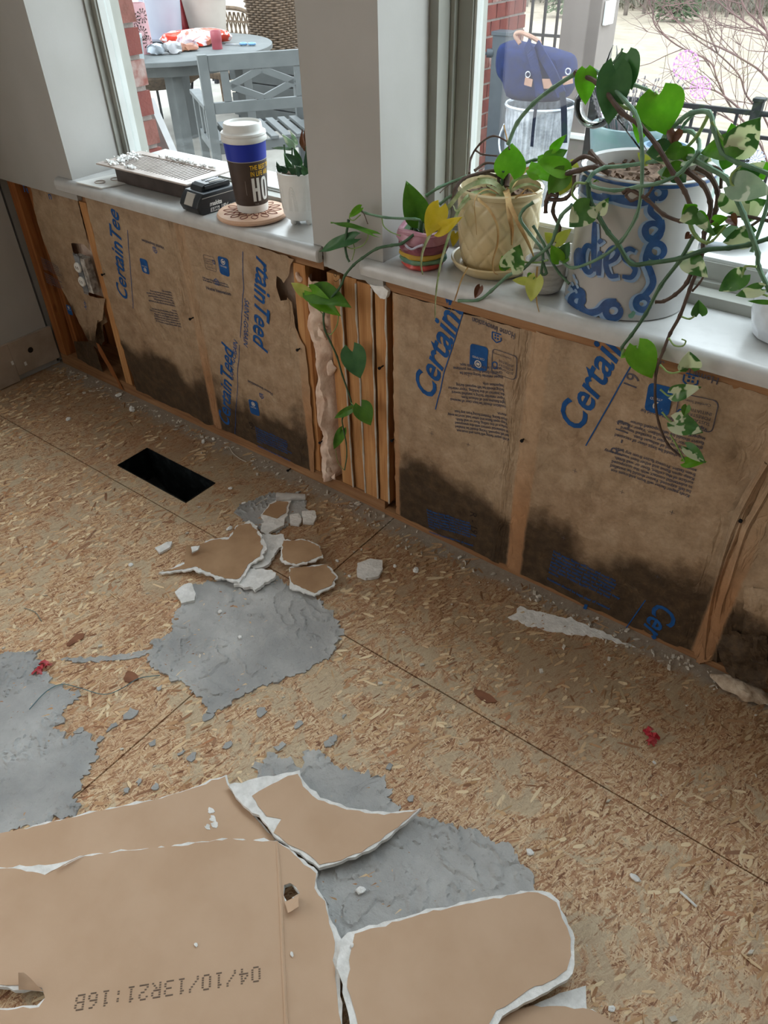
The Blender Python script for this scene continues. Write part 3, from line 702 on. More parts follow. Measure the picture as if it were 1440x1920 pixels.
badge(xz(901, 668), up + .02, 1.0); house(xz(935, 629), up + .02, .85); forestry(xz(949, 680), up + .05, 1.0)
brandtext('Home Innovation', (972, 622), (905, 598), .017, mat='inkgrey', shear=0, bold=.01, sx=.8)
badge(xz(1238, 746), up + .06, 1.05); house(xz(1298, 708), up + .06, .95); forestry(xz(1308, 770), up + .08, 1.15)
brandtext('Home Innovation', (1353, 705), (1272, 682), .017, mat='inkgrey', shear=0, bold=.01, sx=.95)
badge(xz(274, 498), PI - .02, .75); house(xz(294, 467), PI, .65); badge(xz(423, 498), -.03, .85); house(xz(409, 528), 0, .65)
brandtext('Home Innovation', (390, 541), (432, 552), .0125, mat='inkgrey', shear=0, bold=.02)
brandtext('Home Innovation', (311, 461), (273, 448), .0125, mat='inkgrey', shear=0, bold=.02)
badge(xz(480, 762), .04, .85); house(xz(494, 740), PI, .6); brandtext('Home Innovation', (515, 735), (472, 712), .0125, mat='inkgrey', shear=0)
badge(xz(133, 580), 0, .62); forestry(xz(397, 492), 0, .7)
FP = ['Kraft paper facing will burn and must not', 'be left exposed. Facing should be installed', 'in substantial contact with the unexposed', 'surface of the ceiling, floor or wall finish.', 'Keep open flame and other heat sources away', 'from facing. Protect facing from any heat', 'source.', '', 'Insulation should be kept clear of recessed', 'light fixtures and of exhaust flues.', 'Vapor retarder facing is installed toward', 'the interior of the building. Vapor retarder', 'facing should be left exposed during', 'inspection only.', '', 'Vapor retarder facing should be', 'carefully fitted. Repair any punctures', 'or tears in the facing with tape.']
def fineprint(a, b, n, dz, size=.0088, lines=FP, mat='inkgrey', sx=.9):
    a = xz(*a); b = xz(*b); ang = math.atan2(b[1] - a[1], b[0] - a[0]); ca, sa = math.cos(ang), math.sin(ang)
    vs_, fs = text2d('\n'.join(lines[:n]), size, .0002, 0, 1.0); f_ = kplane(a, ang, .0012)
    mbp = MB(); mbp.add([f_(x * sx, y * dz) for x, y in vs_], fs); return build('fine_print', mbp, mat, wall)
fineprint((958, 818), (884, 806), 18, 1.05, .0085); fineprint((1296, 925), (1178, 885), 16, .95, .0098)
fineprint((342, 610), (292, 598), 14, 1.0, .0072); fineprint((80, 482), (112, 500), 14, 1.0, .0062, sx=.8)
fineprint((803, 955), (900, 985), 9, 1.0, .0080, mat='ink'); fineprint((1040, 1032), (1130, 1075), 9, 1.1, .0095, mat='ink'); fineprint((482, 800), (530, 822), 9, 1.0, .0078, mat='ink')
fineprint((383, 520), (410, 528), 2, 1.0, .006)
for u, v in [(812, 811), (880, 832), (881, 702), (1080, 881), (1168, 920), (1262, 958), (1060, 1005), (1235, 1078), (506, 655)]:
    x, z = xz(u, v)
    wallstrip([(x - .005, z), (x + .005, z)], .0007, 'inkgrey', 'printed_cross'); wallstrip([(x, z - .005), (x, z + .005)], .0007, 'inkgrey', 'printed_cross')
# room beyond the frame
build('wall_right', MB().box((4.2, -4.1, 0), (4.3, .3, 2.6)), 'wall')['kind'] = 'structure'
build('wall_rear', MB().box((-.1, -4.1, 0), (4.3, -4.0, 2.6)), 'wall')['kind'] = 'structure'
build('ceiling', MB().box((-.2, -4.1, 2.6), (4.3, .3, 2.7)), 'ceil')['kind'] = 'structure'
for n_ in ('wall_right', 'wall_rear', 'ceiling'): bpy.data.objects[n_]['label'] = 'plain painted ' + n_.replace('_', ' ')
build('wall_side_outer', MB().box((-.25, -4.1, -.3), (-.121, .3, 2.7)), 'wall')['kind'] = 'structure'
# ---------------------------------------------------------------- sills
def sill(name, x0, x1, ox0, ox1, y1, label):
    """quartz slab with rounded nose and horns either side of the opening"""
    mb = MB(); prof = [(-.030, .632), (-.0315, .638), (-.030, .646), (-.026, .652), (-.019, .655)]
    pr = [(-.024, .623), (-.029, .626)] + prof
    n_ = len(pr)
    for x in (x0, x0 + .003, x1 - .003, x1):
        sh = .003 if x in (x0, x1) else 0
        for (y, z) in pr: mb.v.append(Vector((x, min(y + sh, -.0145), z - (sh if z > .65 else 0) * .5)))
        mb.v.append(Vector((x, -.0135, .655 - sh * .5))); mb.v.append(Vector((x, -.0135, .623)))
    k = n_ + 2
    for i in range(3):
        for j in range(k):
            a = i * k + j; b = i * k + (j + 1) % k; mb.f.append((a, b, b + k, a + k))
    mb.f.append(tuple(range(k))); mb.f.append(tuple(3 * k + j for j in reversed(range(k))))
    mb.box((ox0 + .001, -.0135, .623), (ox1 - .001, y1, .655))
    return tag(build(name, mb, 'sill', smooth=True), label, kind='structure')
sill('trim_1', .335, 1.262, W1[0], W1[1], .165, 'white quartz window sill with the vent cover, battery, cup and white pot on it')
sill('trim_2', 1.372, 3.0, W2[0], W2[1], .185, 'white quartz window sill crowded with plant pots')
# ---------------------------------------------------------------- windows
def window(name, x0, x1, z0, z1, label, wide_left):
    e = empty(name, ((x0 + x1) / 2, .15, z0), label, kind='structure')
    def ring(nm, a, b, y0, y1, mat, bev=.001):
        # rectangular ring between inset a and inset b
        mb = MB()
        mb.box((x0 + a, y0, z0), (x0 + b, y1, z1 - a)); mb.box((x1 - b, y0, z0), (x1 - a, y1, z1 - a))
        mb.box((x0 + b, y0, z0), (x1 - b, y1, z0 + (b if a else b))); mb.box((x0 + b, y0, z1 - b), (x1 - b, y1, z1 - a))
        return build(nm, mb, mat, e, bevel=bev)
    if wide_left:
        ring('outer_frame', 0, .019, .135, .30, 'frame'); ring('frame_step', .0195, .028, .172, .24, 'frame'); ring('sash', .0285, .058, .184, .215, 'frame'); ring('glazing_bead', .0585, .064, .188, .210, 'trimwhite'); gi, gy = .0645, .198
    else:
        ring('outer_frame', 0, .006, .142, .24, 'frame'); ring('sash', .0065, .022, .158, .205, 'frame'); ring('glazing_bead', .0225, .026, .164, .20, 'trimwhite'); gi, gy = .0265, .182
    mb = MB().box((x0 + gi, gy, z0 + gi), (x1 - gi, gy + .004, z1 - gi)); build('glass_pane', mb, 'pane', e)
    # exterior brickmould and ledge
    mb = MB()
    for q in (0, 1):
        xx = x0 - .010 - q * .035; mb.box((xx - .03, .206 + q * .02, z0 - .03), (xx + .012, .2255 + q * .02, z1)); mb.box((x1 - (xx - x0) - .012, .206 + q * .02, z0 - .03), (x1 - (xx - x0) + .03, .2255 + q * .02, z1))
    build('brickmould', mb, 'trimwhite', e)
    build('outer_ledge', MB().box((x0, .206, z0 - .02), (x1, .30, z0 + .012)), 'trimwhite', e)
    return e
window('window_1', W1[0], W1[1], .655, ZT, 'left window above the register and cup', False)
window('window_2', W2[0], W2[1], .655, ZT, 'right window behind the crowded sill of plants', True)
build('vent_shim', MB().box((.45, .13, .6552), (1.2, .157, .674)), 'frame', bpy.data.objects['window_1'])
# ---------------------------------------------------------------- outer brick skin
GZ = -.35
brickwall = empty('wall_outer', (0, .3, GZ), 'outer brick skin of the house beside the windows', kind='structure')
mbk = MB()
for a, b in (((-.2, W1[0] - .09)), ((W1[1] + .06, W2[0] - .04)), ((W2[1] + .03, 4.2))): mbk.box((a + .004, .262, GZ), (b - .004, .345, 2.7))
mbk.box((-.2, .262, GZ), (4.2, .345, .60)); mbk.box((-.2, .262, ZT + .05), (4.2, .345, 2.7))
build('mortar_bed', mbk, 'mortarjoint', brickwall)
protos = {}
def brickat(nm, c, L, H, Dp, parent, rz=0, mats=('brick', 'brick2', 'brick', 'brick3'), sd=0):
    key = (round(L, 3), round(H, 3), round(Dp, 3), sd % 4)
    mat = mats[sd % len(mats)]
    if key not in protos:
        mb = MB().box((-L / 2, -Dp / 2, -H / 2), (L / 2, Dp / 2, H / 2)); rnd = random.Random(sd)
        for p in mb.v: p += Vector([rnd.uniform(-.0012, .0012) for _ in range(3)])
        o = build(nm, mb, mat, parent, origin=None); 
        me = o.data
        w0 = wloc(parent)
        for v in me.vertices: v.co += w0
        protos[key] = o; o.location = Vector(c) - wloc(parent); o.rotation_euler = (0, 0, rz); return o
    return share(nm, protos[key], c, parent, (0, 0, rz))
for k in range(17):    # left jamb of window 1, course by course
    z = .62 + k * .075; L = .095 if k % 2 else .19
    brickat('brick', (W1[0] - .085 - L / 2, .305, z), L, .062, .092, brickwall, 0, sd=k)
for k in range(17):
    z = .62 + k * .075; L = .04 if k % 2 else .035
    brickat('brick', (W1[1] + .05 + L / 2, .305, z), L, .062, .092, brickwall, 0, sd=k + 1)
# brick pier standing out on the patio, beyond the right window
pier = empty('brick_pier', (-.42, 3.5, GZ), 'red brick wall end seen at the left of the right window, behind the grey post', 'brick wall')
PXF = -.37
build('mortar_bed', MB().box((PXF - .20, 3.185, GZ), (PXF - .006, 3.815, 2.6)), 'mortarjoint', pier)
rb_ = random.Random(5); k = 0
for r_ in range(19):
    z = -.30 + r_ * .082; offy = 0 if r_ % 2 else .052
    y = 3.19 - offy
    while y < 3.80:
        L = .098
        y0, y1 = max(y, 3.18), min(y + L, 3.82)
        if y1 - y0 > .03:
            brickat('brick', (PXF - .045 + rb_.uniform(-.002, .002), (y0 + y1) / 2, z), .09, .070, round(y1 - y0, 2), pier, 0, sd=rb_.randrange(4))
        y += L + .010
# ---------------------------------------------------------------- outside ground, field, trees
M['patio'] = mk('pale_concrete', (150, 146, 138), (136, 131, 124), 5, .85, .2, 80, .3, .002, world=True)
tag(build('patio_slab', MB().box((-9, .26, GZ - .2), (7, 5.5, GZ)), 'patio'), 'pale concrete patio slab', kind='structure')
N_ = NT('dormant_grass'); p_ = N_.pos()
N_.l(N_.mix(N_.math('MULTIPLY', N_.fr(N_.noise(N_.map(p_, (1, 1, 1)), .8, 8, .75), .45, .62), .8), N_.mix(N_.noise(p_, 14, 4), lin((130, 117, 100)), lin((150, 136, 119))), lin((112, 103, 86))), N_.b.inputs['Base Color'])
N_.b.inputs['Roughness'].default_value = .95; N_.bump(N_.noise(p_, 7, 6, .7), .5, .05); M['grass'] = N_.m
mb = MB(); nx, ny = 30, 40
for j in range(ny + 1):
    t = j / ny; y = 5.5 + 67 * t ** 2; z0 = GZ - .22 - 5.35 * (1 - math.exp(-y / 45)) / (1 - math.exp(-72 / 45)) + .4 * math.exp(-((y - 60) / 10) ** 2) * 0
    for i in range(nx + 1):
        x = -60 + 95 * i / nx; mb.v.append(Vector((x, y, z0 + .15 * noise.noise(Vector((x * .1, y * .1, 0))) * min(1, y / 20))))
for j in range(ny):
    for i in range(nx): a = j * (nx + 1) + i; mb.f.append((a, a + 1, a + nx + 2, a + nx + 1))
tag(build('field', mb, 'grass', smooth=True), 'pale dormant grass field', kind='structure')
build('outer_ground', MB().box((-60, -6, -1.2), (-9, 5.5, GZ - .1)).box((7, -6, -1.2), (35, 5.5, GZ - .1)).box((-9, -6, -1.2), (7, .26, -.36)), 'grass')['kind'] = 'structure'
bpy.data.objects['outer_ground']['label'] = 'ground beside the house'
M['bark'] = mk('grey_bark', (118, 108, 100), (86, 78, 72), 3, .9, .1)
M['brushm'] = mk('grey_brown_undergrowth', (128, 118, 106), (92, 92, 76), .5, .95, .05, world=True)
M['pine'] = mk('evergreen_needles', (64, 78, 56), (80, 92, 68), 2, .9, .1)
def treeat(d, u):  # on the field at distance y=d along pixel column u
    r = ray(u, 30); t = (d - CP[1]) / r[1]; return CP[0] + r[0] * t
zf = lambda y: GZ - .22 - 5.35 * (1 - math.exp(-y / 45)) / (1 - math.exp(-72 / 45))
rt = random.Random(11)
def baretree(h, seed):
    r_ = random.Random(seed); mb = MB(); pts = [Vector((0, 0, -.3))]; 
    for k in range(6): pts.append(Vector((r_.uniform(-.12, .12) * k, r_.uniform(-.12, .12) * k, h * (k + 1) / 6)))
    mb.tube(pts, [.16, .14, .12, .09, .07, .05, .02], 6)
    for b in range(16):
        z = r_.uniform(.8, h * .95); a = r_.uniform(0, 2 * PI); L = r_.uniform(.4, .9); p0 = Vector((0, 0, z)); d = Vector((math.cos(a), math.sin(a), r_.uniform(.3, .9)))
        mb.tube([p0, p0 + d * L * .5, p0 + d * L + Vector((0, 0, .3))], [.04, .025, .008], 4)
        for c in range(3):
            q = p0 + d * L * r_.uniform(.3, .9); d2 = Vector((r_.uniform(-1, 1), r_.uniform(-1, 1), r_.uniform(.2, 1)))
            mb.tube([q, q + d2 * L * .4], [.015, .005], 3)
    return mb
tp = [baretree(8 + i, i) for i in range(4)]; protoT = []
ORD = ['first', 'second', 'third', 'fourth', 'fifth', 'sixth', 'seventh', 'eighth', 'ninth', 'tenth', 'eleventh', 'twelfth', 'thirteenth', 'fourteenth', 'fifteenth']
spots = [(u, 'left', i) for i, u in enumerate((250, 300, 352, 402, 452, 505, 555))] + [(u, 'right', i) for i, u in enumerate((985, 1022, 1098, 1172, 1206, 1238, 1300, 1332, 1362, 1392, 1424))]
for k, (u, side_, i_) in enumerate(spots):
    d = 61.0 + (k % 2) * 1.6; x = treeat(d, u)
    if len(protoT) < 4:
        mb = tp[len(protoT)]; mb.v = [p + Vector((x, d, zf(d))) for p in mb.v]; o = build('bare_tree', mb, 'bark', origin=(x, d, zf(d))); protoT.append(o)
    else:
        o = protoT[k % 4].copy(); COL.objects.link(o); o.location = (x, d, zf(d)); o.rotation_euler = (0, 0, rt.uniform(0, 6)); s_ = rt.uniform(.85, 1.1); o.scale = (s_, s_, s_)
    tag(o, 'bare grey tree, %s from left in the wood seen through the %s window' % (ORD[i_], side_), 'tree', 'bare trees of the far wood')
for k, (u, d, s_, lb) in enumerate([(1062, 57.5, .8, 'dark green evergreen in the far wood, seen beside the porch column'), (1268, 57.5, .85, 'rounded evergreen at the far wood edge, above the trailing branches')]):
    mb = MB(); x = treeat(d, u); e = empty('evergreen_tree', (x, d, zf(d)), lb, 'tree')
    mb.tube([(x, d, zf(d) - .2), (x, d, zf(d) + 5)], [.15, .05], 8); build('trunk', mb, 'bark', e)
    mb = MB(); r2 = random.Random(k)
    for q in range(1100):
        z = r2.uniform(.2, 6.5); rr = (1.9 * s_) * (1 - z / 7.5) * math.sqrt(r2.random()); a = r2.uniform(0, 6.28); c = Vector((x + rr * math.cos(a), d + rr * math.sin(a), zf(d) + z)); L = .3
        dd = Vector((math.cos(a), math.sin(a), -.3)); ss = Vector((-dd.y, dd.x, r2.uniform(-.5, .5)))
        mb.add([c - ss * .12, c + dd * L, c + ss * .12, c + Vector((0, 0, .12))], [(0, 1, 3), (1, 2, 3), (0, 2, 1)])
    build('needles', mb, 'pine', e)
mb = MB(); r2 = random.Random(2)
for q in range(9000):
    u = r2.uniform(-60, 1500); d = r2.uniform(64.5, 70); x = treeat(d, u); z = zf(d) + r2.random() ** 1.3 * 4.5 - .1; a = r2.uniform(0, 6.28); L = r2.uniform(.3, .9)
    c = Vector((x, d, z)); dd = Vector((math.cos(a) * .6, math.sin(a) * .6, r2.uniform(.3, 1))) * L; ss = Vector((-dd.y, dd.x, 0)).normalized() * r2.uniform(.02, .12)
    mb.add([c - ss, c + ss, c + dd + ss * .3, c + dd - ss * .3], [(0, 1, 2, 3)])
tag(build('wood_undergrowth', mb, 'brushm'), 'tangled grey undergrowth along the far wood edge', 'undergrowth', kind='stuff')
mb = MB()
for i in range(41):
    x = -75 + i * 3.2; y = 70 + 2 * math.sin(i); mb.v += [Vector((x, y, -7)), Vector((x, y + 1, 1 + 1.2 * noise.noise(Vector((i * .5, 0, 0)))))]
for i in range(40): mb.f.append((2 * i, 2 * i + 2, 2 * i + 3, 2 * i + 1))
n0 = len(mb.v); mb.v += [p + Vector((0, 4, 0)) for p in mb.v[:n0]]; mb.f += [tuple(q + n0 for q in f) for f in list(mb.f)]
tag(build('wooded_bank', mb, mk('wooded_bank', (140, 134, 124), (106, 104, 92), .35, .95, .05, .8, 1, .5, world=True)), 'rising wooded bank behind the field', kind='structure')
# porch roof and column
M['colm'] = mk('greige_painted_column', (128, 120, 114), (120, 112, 107), 4, .7, .3, 60, .1)
col = empty('porch_column', (.015, 3.925, GZ), 'square greige porch column behind the galvanised can and blue bag', 'column')
build('shaft', MB().box((-.11, 3.8, GZ + .36), (.14, 4.05, 2.45)), 'colm', col, bevel=.004)
build('plinth', MB().box((-.135, 3.775, GZ), (.165, 4.075, GZ + .35)), 'colm', col, bevel=.004)
build('moulding', MB().box((-.15, 3.76, GZ + .335), (.18, 4.09, GZ + .365)), 'white', col, bevel=.006)
build('bracket', MB().box((.142, 3.83, .60), (.16, 3.95, .72)), 'white', col, bevel=.003)
# second column far left with fence
col2 = empty('porch_column', (-5.0, 5.0, GZ), 'pale porch column behind the dimpled pot, seen through the left window', 'column')
cx_ = PY(440, 5, 5.0); col2.location = (cx_.x, 5.0, GZ)
build('shaft', MB().box((cx_.x - .22, 4.85, GZ), (cx_.x + .16, 5.15, 2.45)), mk('cream_column', (222, 212, 196), (212, 200, 184), 5, .7), col2, bevel=.004)
def railing(name, a, b, z0, z1, label, sp=.11, posts=(), parentloc=None, mids=(.12,)):
    a = Vector(a); b = Vector(b); L = (b - a).length; d = (b - a).normalized(); e = empty(name, (a.x, a.y, z0), label, 'fence')
    build('top_rail', MB().beam((a.x, a.y, z1), (b.x, b.y, z1), .022, .022), 'blackmetal', e, bevel=.003)
    for md in mids: build('rail', MB().beam((a.x, a.y, z1 - md), (b.x, b.y, z1 - md), .016, .016), 'blackmetal', e)
    build('rail', MB().beam((a.x, a.y, z0 + .08), (b.x, b.y, z0 + .08), .025, .025), 'blackmetal', e)
    n_ = int(L / sp); pr = None
    for i in range(n_ + 1):
        p = a + d * sp * i
        if pr is None: pr = build('baluster', MB().box((p.x - .0065, p.y - .0065, z0 + .02), (p.x + .0065, p.y + .0065, z1)), 'blackmetal', e)
        else:
            o = pr.copy(); COL.objects.link(o); o.location = pr.location + (p - a)
    for t in posts:
        p = a + d * t; build('post', MB().box((p.x - .022, p.y - .022, z0), (p.x + .022, p.y + .022, z1 + .05)).box((p.x - .027, p.y - .027, z1 + .05), (p.x + .027, p.y + .027, z1 + .065)), 'blackmetal', e, bevel=.003)
    return e
railing('metal_railing', (.50, 3.05, 0), (4.6, 3.05, 0), GZ, .385, 'low black metal railing seen through the right window under the bare shrub', .105, (.0, .82, 2.3), mids=(.10,))
railing('metal_railing', (-.12, 3.43, 0), (-.03, 3.74, 0), GZ, 1.1, 'tall black metal railing between the grey post and the porch column', .108)
railing('metal_railing', (-11.0, 5.3, 0), (-.6, 5.3, 0), GZ, PY(300, 14, 5.3).z, 'long black metal railing behind the patio table, seen through the left window', .11, (1.8, 3.9, 6.0), mids=(.12,))
# grey post with cap and knob
po = empty('grey_post', (-.13, 3.02, GZ), 'square grey metal post with a cap and round knob, left of the galvanised can', 'post')
M['greypost'] = mk('slate_grey_paint', (66, 73, 79), (56, 63, 70), 12, .5, .4)
pc = PY(947, 60, 3.30)
po.location = (pc.x, 3.30, GZ)
build('shaft', MB().box((pc.x - .055, 3.255, GZ + .03), (pc.x + .055, 3.345, .59)), 'greypost', po, bevel=.004)
build('cap', MB().box((pc.x - .062, 3.248, .59), (pc.x + .062, 3.352, .61)), 'greypost', po, bevel=.003)
build('foot', MB().box((pc.x - .10, 3.20, GZ), (pc.x + .10, 3.40, GZ + .03)), 'greypost', po, bevel=.004)
build('knob', MB().tube([(pc.x - .055, 3.27, .50), (pc.x - .085, 3.25, .50)], [.025, .022], 14).tube([(pc.x - .085, 3.25, .50), (pc.x - .115, 3.245, .49)], [.008, .008], 8), 'greypost', po, smooth=True)
# ---------------------------------------------------------------- galvanised can and rucksack
N_ = NT('galvanised_steel'); N_.b.inputs['Metallic'].default_value = .85; N_.b.inputs['Roughness'].default_value = .42
N_.l(N_.mix(N_.fr(N_.noise(N_.obj(), 22, 5, .7), .35, .65), lin((150, 156, 164)), lin((196, 202, 210))), N_.b.inputs['Base Color']); M['galv'] = N_.m
cc = PZ(1013, 196, .30); ctr = (cc.x, cc.y)
can = empty('galvanised_can', (ctr[0], ctr[1], GZ), 'ribbed galvanised steel bin with a blue rucksack on its rim', 'bin')
H_ = .30 - GZ
build('body', MB().lathe([(.0, .01), (.155, .01), (.158, 0), (.160, .02), (.162, .06), (.186, H_ - .06), (.188, H_ - .02), (.188, H_)], (ctr[0], ctr[1], GZ), 144, lambda r_, z, a: r_ + (.0045 * math.cos(a * 36) if .05 < z < H_ - .05 and r_ > .1 else 0)), 'galv', can, smooth=True)
build('rim', MB().lathe([(.186, -.004), (.196, -.002), (.199, .008), (.194, .016), (.186, .014), (.184, .004)], (ctr[0], ctr[1], .295), 60), 'galv', can, smooth=True)
hl = [(ctr[0] - .19, ctr[1] - .05, .19), (ctr[0] - .20, ctr[1] - .08, .12), (ctr[0] - .16, ctr[1] - .13, .06), (ctr[0] - .10, ctr[1] - .17, .03)]
build('handle', MB().tube(spline(hl, 5), .006, 8), 'galv', can, smooth=True)
M['navy'] = mk('navy_canvas', (20, 36, 80), (14, 26, 60), 24, .85, .15, 120, .3, .002)
M['navyd'] = mk('dark_navy_webbing', (20, 28, 46), (15, 22, 36), 60, .85, .2, 300, .4)
M['leather'] = mk('natural_leather', (160, 126, 110), (142, 108, 92), 18, .6, .3)
bag = empty('rucksack', (ctr[0], ctr[1], .31), 'navy blue canvas rucksack with tan leather handle and patch on the bin', 'bag')
def bagp(u, v, dy=0): return PY(u, v, ctr[1] + dy)
# body: loft of outline slices between back and front
outl = [(945, 80), (955, 73), (975, 78), (1000, 84), (1030, 88), (1060, 96), (1075, 102), (1080, 120), (1076, 150), (1072, 192), (1030, 196), (985, 194), (960, 188), (958, 150), (946, 142), (940, 118)]
ce = bagp(1012, 130)
mb = MB(); lay = [(.13, .55), (.10, .86), (.04, .98), (-.03, 1.0), (-.09, .97), (-.14, .86), (-.165, .55)]
for dy, s_ in lay:
    for (u, v) in outl:
        p = bagp(u, v); q = ce + (p - ce) * s_; mb.v.append(Vector((q.x, ctr[1] + dy, q.z + .010 * noise.noise(Vector((q.x * 12, dy * 20, q.z * 12))))))
k = len(outl)
for i in range(len(lay) - 1):
    for j in range(k): a = i * k + j; b = i * k + (j + 1) % k; mb.f.append((a, b, b + k, a + k))
mb.f.append(tuple(range(k))); mb.f.append(tuple((len(lay) - 1) * k + j for j in reversed(range(k))))
minz = min(p.z for p in mb.v)
for p in mb.v: p.z += max(0, .312 - minz) * (1 if p.z < ce.z else 0) * (ce.z - p.z) / (ce.z - minz)
mb.disp(.010, 14)
bo = build('body', mb, 'navy', bag, smooth=True)
sm = bo.modifiers.new('soft', 'SUBSURF'); sm.levels = 1; sm.render_levels = 1
def strap(name, pix, dy, wd, mat, th=.004, parent=bag, base=None):
    pts = spline([PY(u, v, (base if base is not None else ctr[1]) + d) for (u, v, d) in [(p + (dy,))[:3] if len(p) == 2 else p for p in pix]], 5)
    mbp = MB()
    for i, p in enumerate(pts):
        t = (pts[min(i + 1, len(pts) - 1)] - pts[max(i - 1, 0)]).normalized(); s_ = t.cross(Vector((0, 1, 0))).normalized() * wd / 2; n_ = s_.cross(t).normalized() * th / 2
        mbp.v += [p - s_ - n_, p + s_ - n_, p + s_ + n_, p - s_ + n_]
    for i in range(len(pts) - 1):
        for j in range(4): a = i * 4 + j; b = i * 4 + (j + 1) % 4; mbp.f.append((a, b, b + 4, a + 4))
    mbp.f.append((0, 1, 2, 3)); mbp.f.append(tuple(4 * (len(pts) - 1) + j for j in (3, 2, 1, 0)))
    return build(name, mbp, mat, parent, smooth=False)
strap('strap', [(988, 82, -.12), (996, 100, -.17), (1004, 130, -.19), (1011, 165, -.19), (1012, 180, -.20)], 0, .048, 'navy', .01)
strap('strap', [(1006, 84, -.12), (1018, 105, -.17), (1035, 135, -.19), (1046, 160, -.19), (1054, 178, -.20)], 0, .048, 'navy', .01)
strap('webbing', [(1012, 176, -.205), (1005, 200, -.22), (1000, 240, -.215), (997, 275, -.215)], 0, .018, 'navyd', .003)
strap('webbing', [(1054, 172, -.205), (1057, 200, -.215), (1058, 235, -.215), (1058, 268, -.215)], 0, .034, 'navyd', .003)
strap('leather_patch', [(1014, 157, -.188), (1036, 157, -.188)], 0, .045, 'leather', .004)
strap('leather_patch', [(1055, 152, -.186), (1074, 148, -.17)], 0, .04, 'leather', .004)
strap('leather_patch', [(984, 152, -.18), (998, 156, -.186)], 0, .036, 'leather', .004)
build('carry_handle', MB().tube(spline([bagp(u, v, -.1) for u, v in [(975, 82), (966, 66), (975, 61), (990, 66), (1005, 74), (1011, 78), (1012, 84)]], 5), .011, 8), 'leather', bag, smooth=True)
for u, v in ((990, 140), (1065, 134)):
    c = bagp(u, v, -.175); build('ring', MB().tube([c + Vector((.014 * math.cos(a), 0, .014 * math.sin(a))) for a in [q * PI / 6 for q in range(13)]], .003, 6), 'galv', bag, smooth=True)
# ---------------------------------------------------------------- patio table, chairs and clutter (through the left window)
M['extwhite'] = mk('dimmed_white_plastic', (168, 168, 168), (158, 158, 158), 14, .5, .3)  # white plastic darkened in its colour to offset the strong sky light outdoors
M['greywood'] = mk('grey_painted_wood', (90, 93, 93), (81, 84, 84), 10, .6, .3, 60, .2, .001)
TC = Vector((-2.95, 3.1, 0)); TZ = .39
tb = empty('patio_table', (TC.x, TC.y, GZ), 'round grey painted patio table covered with pots and packets', 'table')
build('tabletop', MB().lathe([(.0, -.035), (.73, -.035), (.75, -.03), (.75, -.004), (.745, 0), (0, 0)], (TC.x, TC.y, TZ), 72), 'greywood', tb, smooth=True)
build('apron', MB().lathe([(.60, -.11), (.62, -.11), (.62, -.036), (.60, -.036)], (TC.x, TC.y, TZ), 48), 'greywood', tb)
for a in (-.75, .8, 2.4, 3.95):
    x, y = TC.x + .5 * math.cos(a), TC.y + .5 * math.sin(a); build('leg', MB().box((x - .045, y - .045, GZ), (x + .045, y + .045, TZ - .036)), 'greywood', tb, bevel=.004)
def slatchair(name, P0, d, f_, W, label, ztop=.55, arms=True, zs=.09):
    """grey garden armchair: P0 back-left post foot, d along the back, f_ forwards"""
    P0 = Vector(P0); d = Vector(d).normalized(); f_ = Vector(f_).normalized(); e = empty(name, (P0.x, P0.y, GZ), label, 'chair')
    up_ = Vector((0, 0, 1))
    def P(a, b, z): return Vector((P0.x, P0.y, 0)) + d * a + f_ * b + up_ * z
    def bx(nm, a, b, z0, z1, wa, wb): return build(nm, MB().obox(P(a, b, (z0 + z1) / 2), d, f_, up_, wa / 2, wb / 2, (z1 - z0) / 2), 'greywood', e, bevel=.003)
    dep = .50
    bx('leg', 0, 0, GZ, ztop, .055, .04); bx('leg', W, 0, GZ, ztop, .055, .04)
    fz = .27 if arms else zs - .02
    bx('leg', 0, dep, GZ, fz, .05, .05); bx('leg', W, dep, GZ, fz, .05, .05)
    bx('top_rail', W / 2, 0, ztop - .085, ztop - .004, W - .056, .03); bx('lower_rail', W / 2, 0, .245, .305, W - .056, .03)
    bx('back_slat', .115, 0, .306, ztop - .086, .045, .022); bx('back_slat', W - .115, 0, .306, ztop - .086, .045, .022)
    zc = (.306 + ztop - .086) / 2; hz = (ztop - .086 - .306) / 2 - .004; a0, a1 = .14, W - .14; ac = W / 2
    for (x0, z0, x1, z1) in ((a0, zc, ac, zc + hz), (ac, zc + hz, a1, zc), (a0, zc, ac, zc - hz), (ac, zc - hz, a1, zc)):
        build('lattice_bar', MB().beam(P(x0, 0, z0), P(x1, 0, z1), .022, .036, up=up_), 'greywood', e, bevel=.002)
    if arms:
        for a in (0, W): bx('armrest', a, dep / 2 + .02, .27, .295, .065, dep + .06)
        for a in (0, W): bx('arm_slat', a, dep * .35, zs, .27, .03, .045); bx('arm_slat', a, dep * .65, zs, .27, .03, .045)
    for a in (0, W): bx('seat_rail', a, dep / 2, zs - .07, zs - .008, .03, dep - .06)
    bx('seat_rail', W / 2, dep, zs - .07, zs - .008, W - .06, .03); bx('seat_rail', W / 2, .02, zs - .07, zs - .008, W - .06, .03)
    for k in range(8): bx('seat_slat', .05 + (W - .10) * k / 7, dep / 2, zs - .007, zs + .012, .048, dep + .02)
    return e
slatchair('garden_armchair', (-1.50, 2.12, 0), (.60, .80, 0), (-.84, .54, 0), .66, 'grey garden armchair with diamond lattice back, nearest the left window')
slatchair('garden_armchair', (-1.55, 4.0, 0), (.85, -.2, 0), (-.3, -.9, 0), .56, 'grey garden chair behind the lattice-back armchair', ztop=.42, arms=False)
slatchair('garden_armchair', (-3.35, 2.0, 0), (.75, -.25, 0), (.3, .9, 0), .56, 'grey garden armchair at the left end of the patio table', ztop=.5)
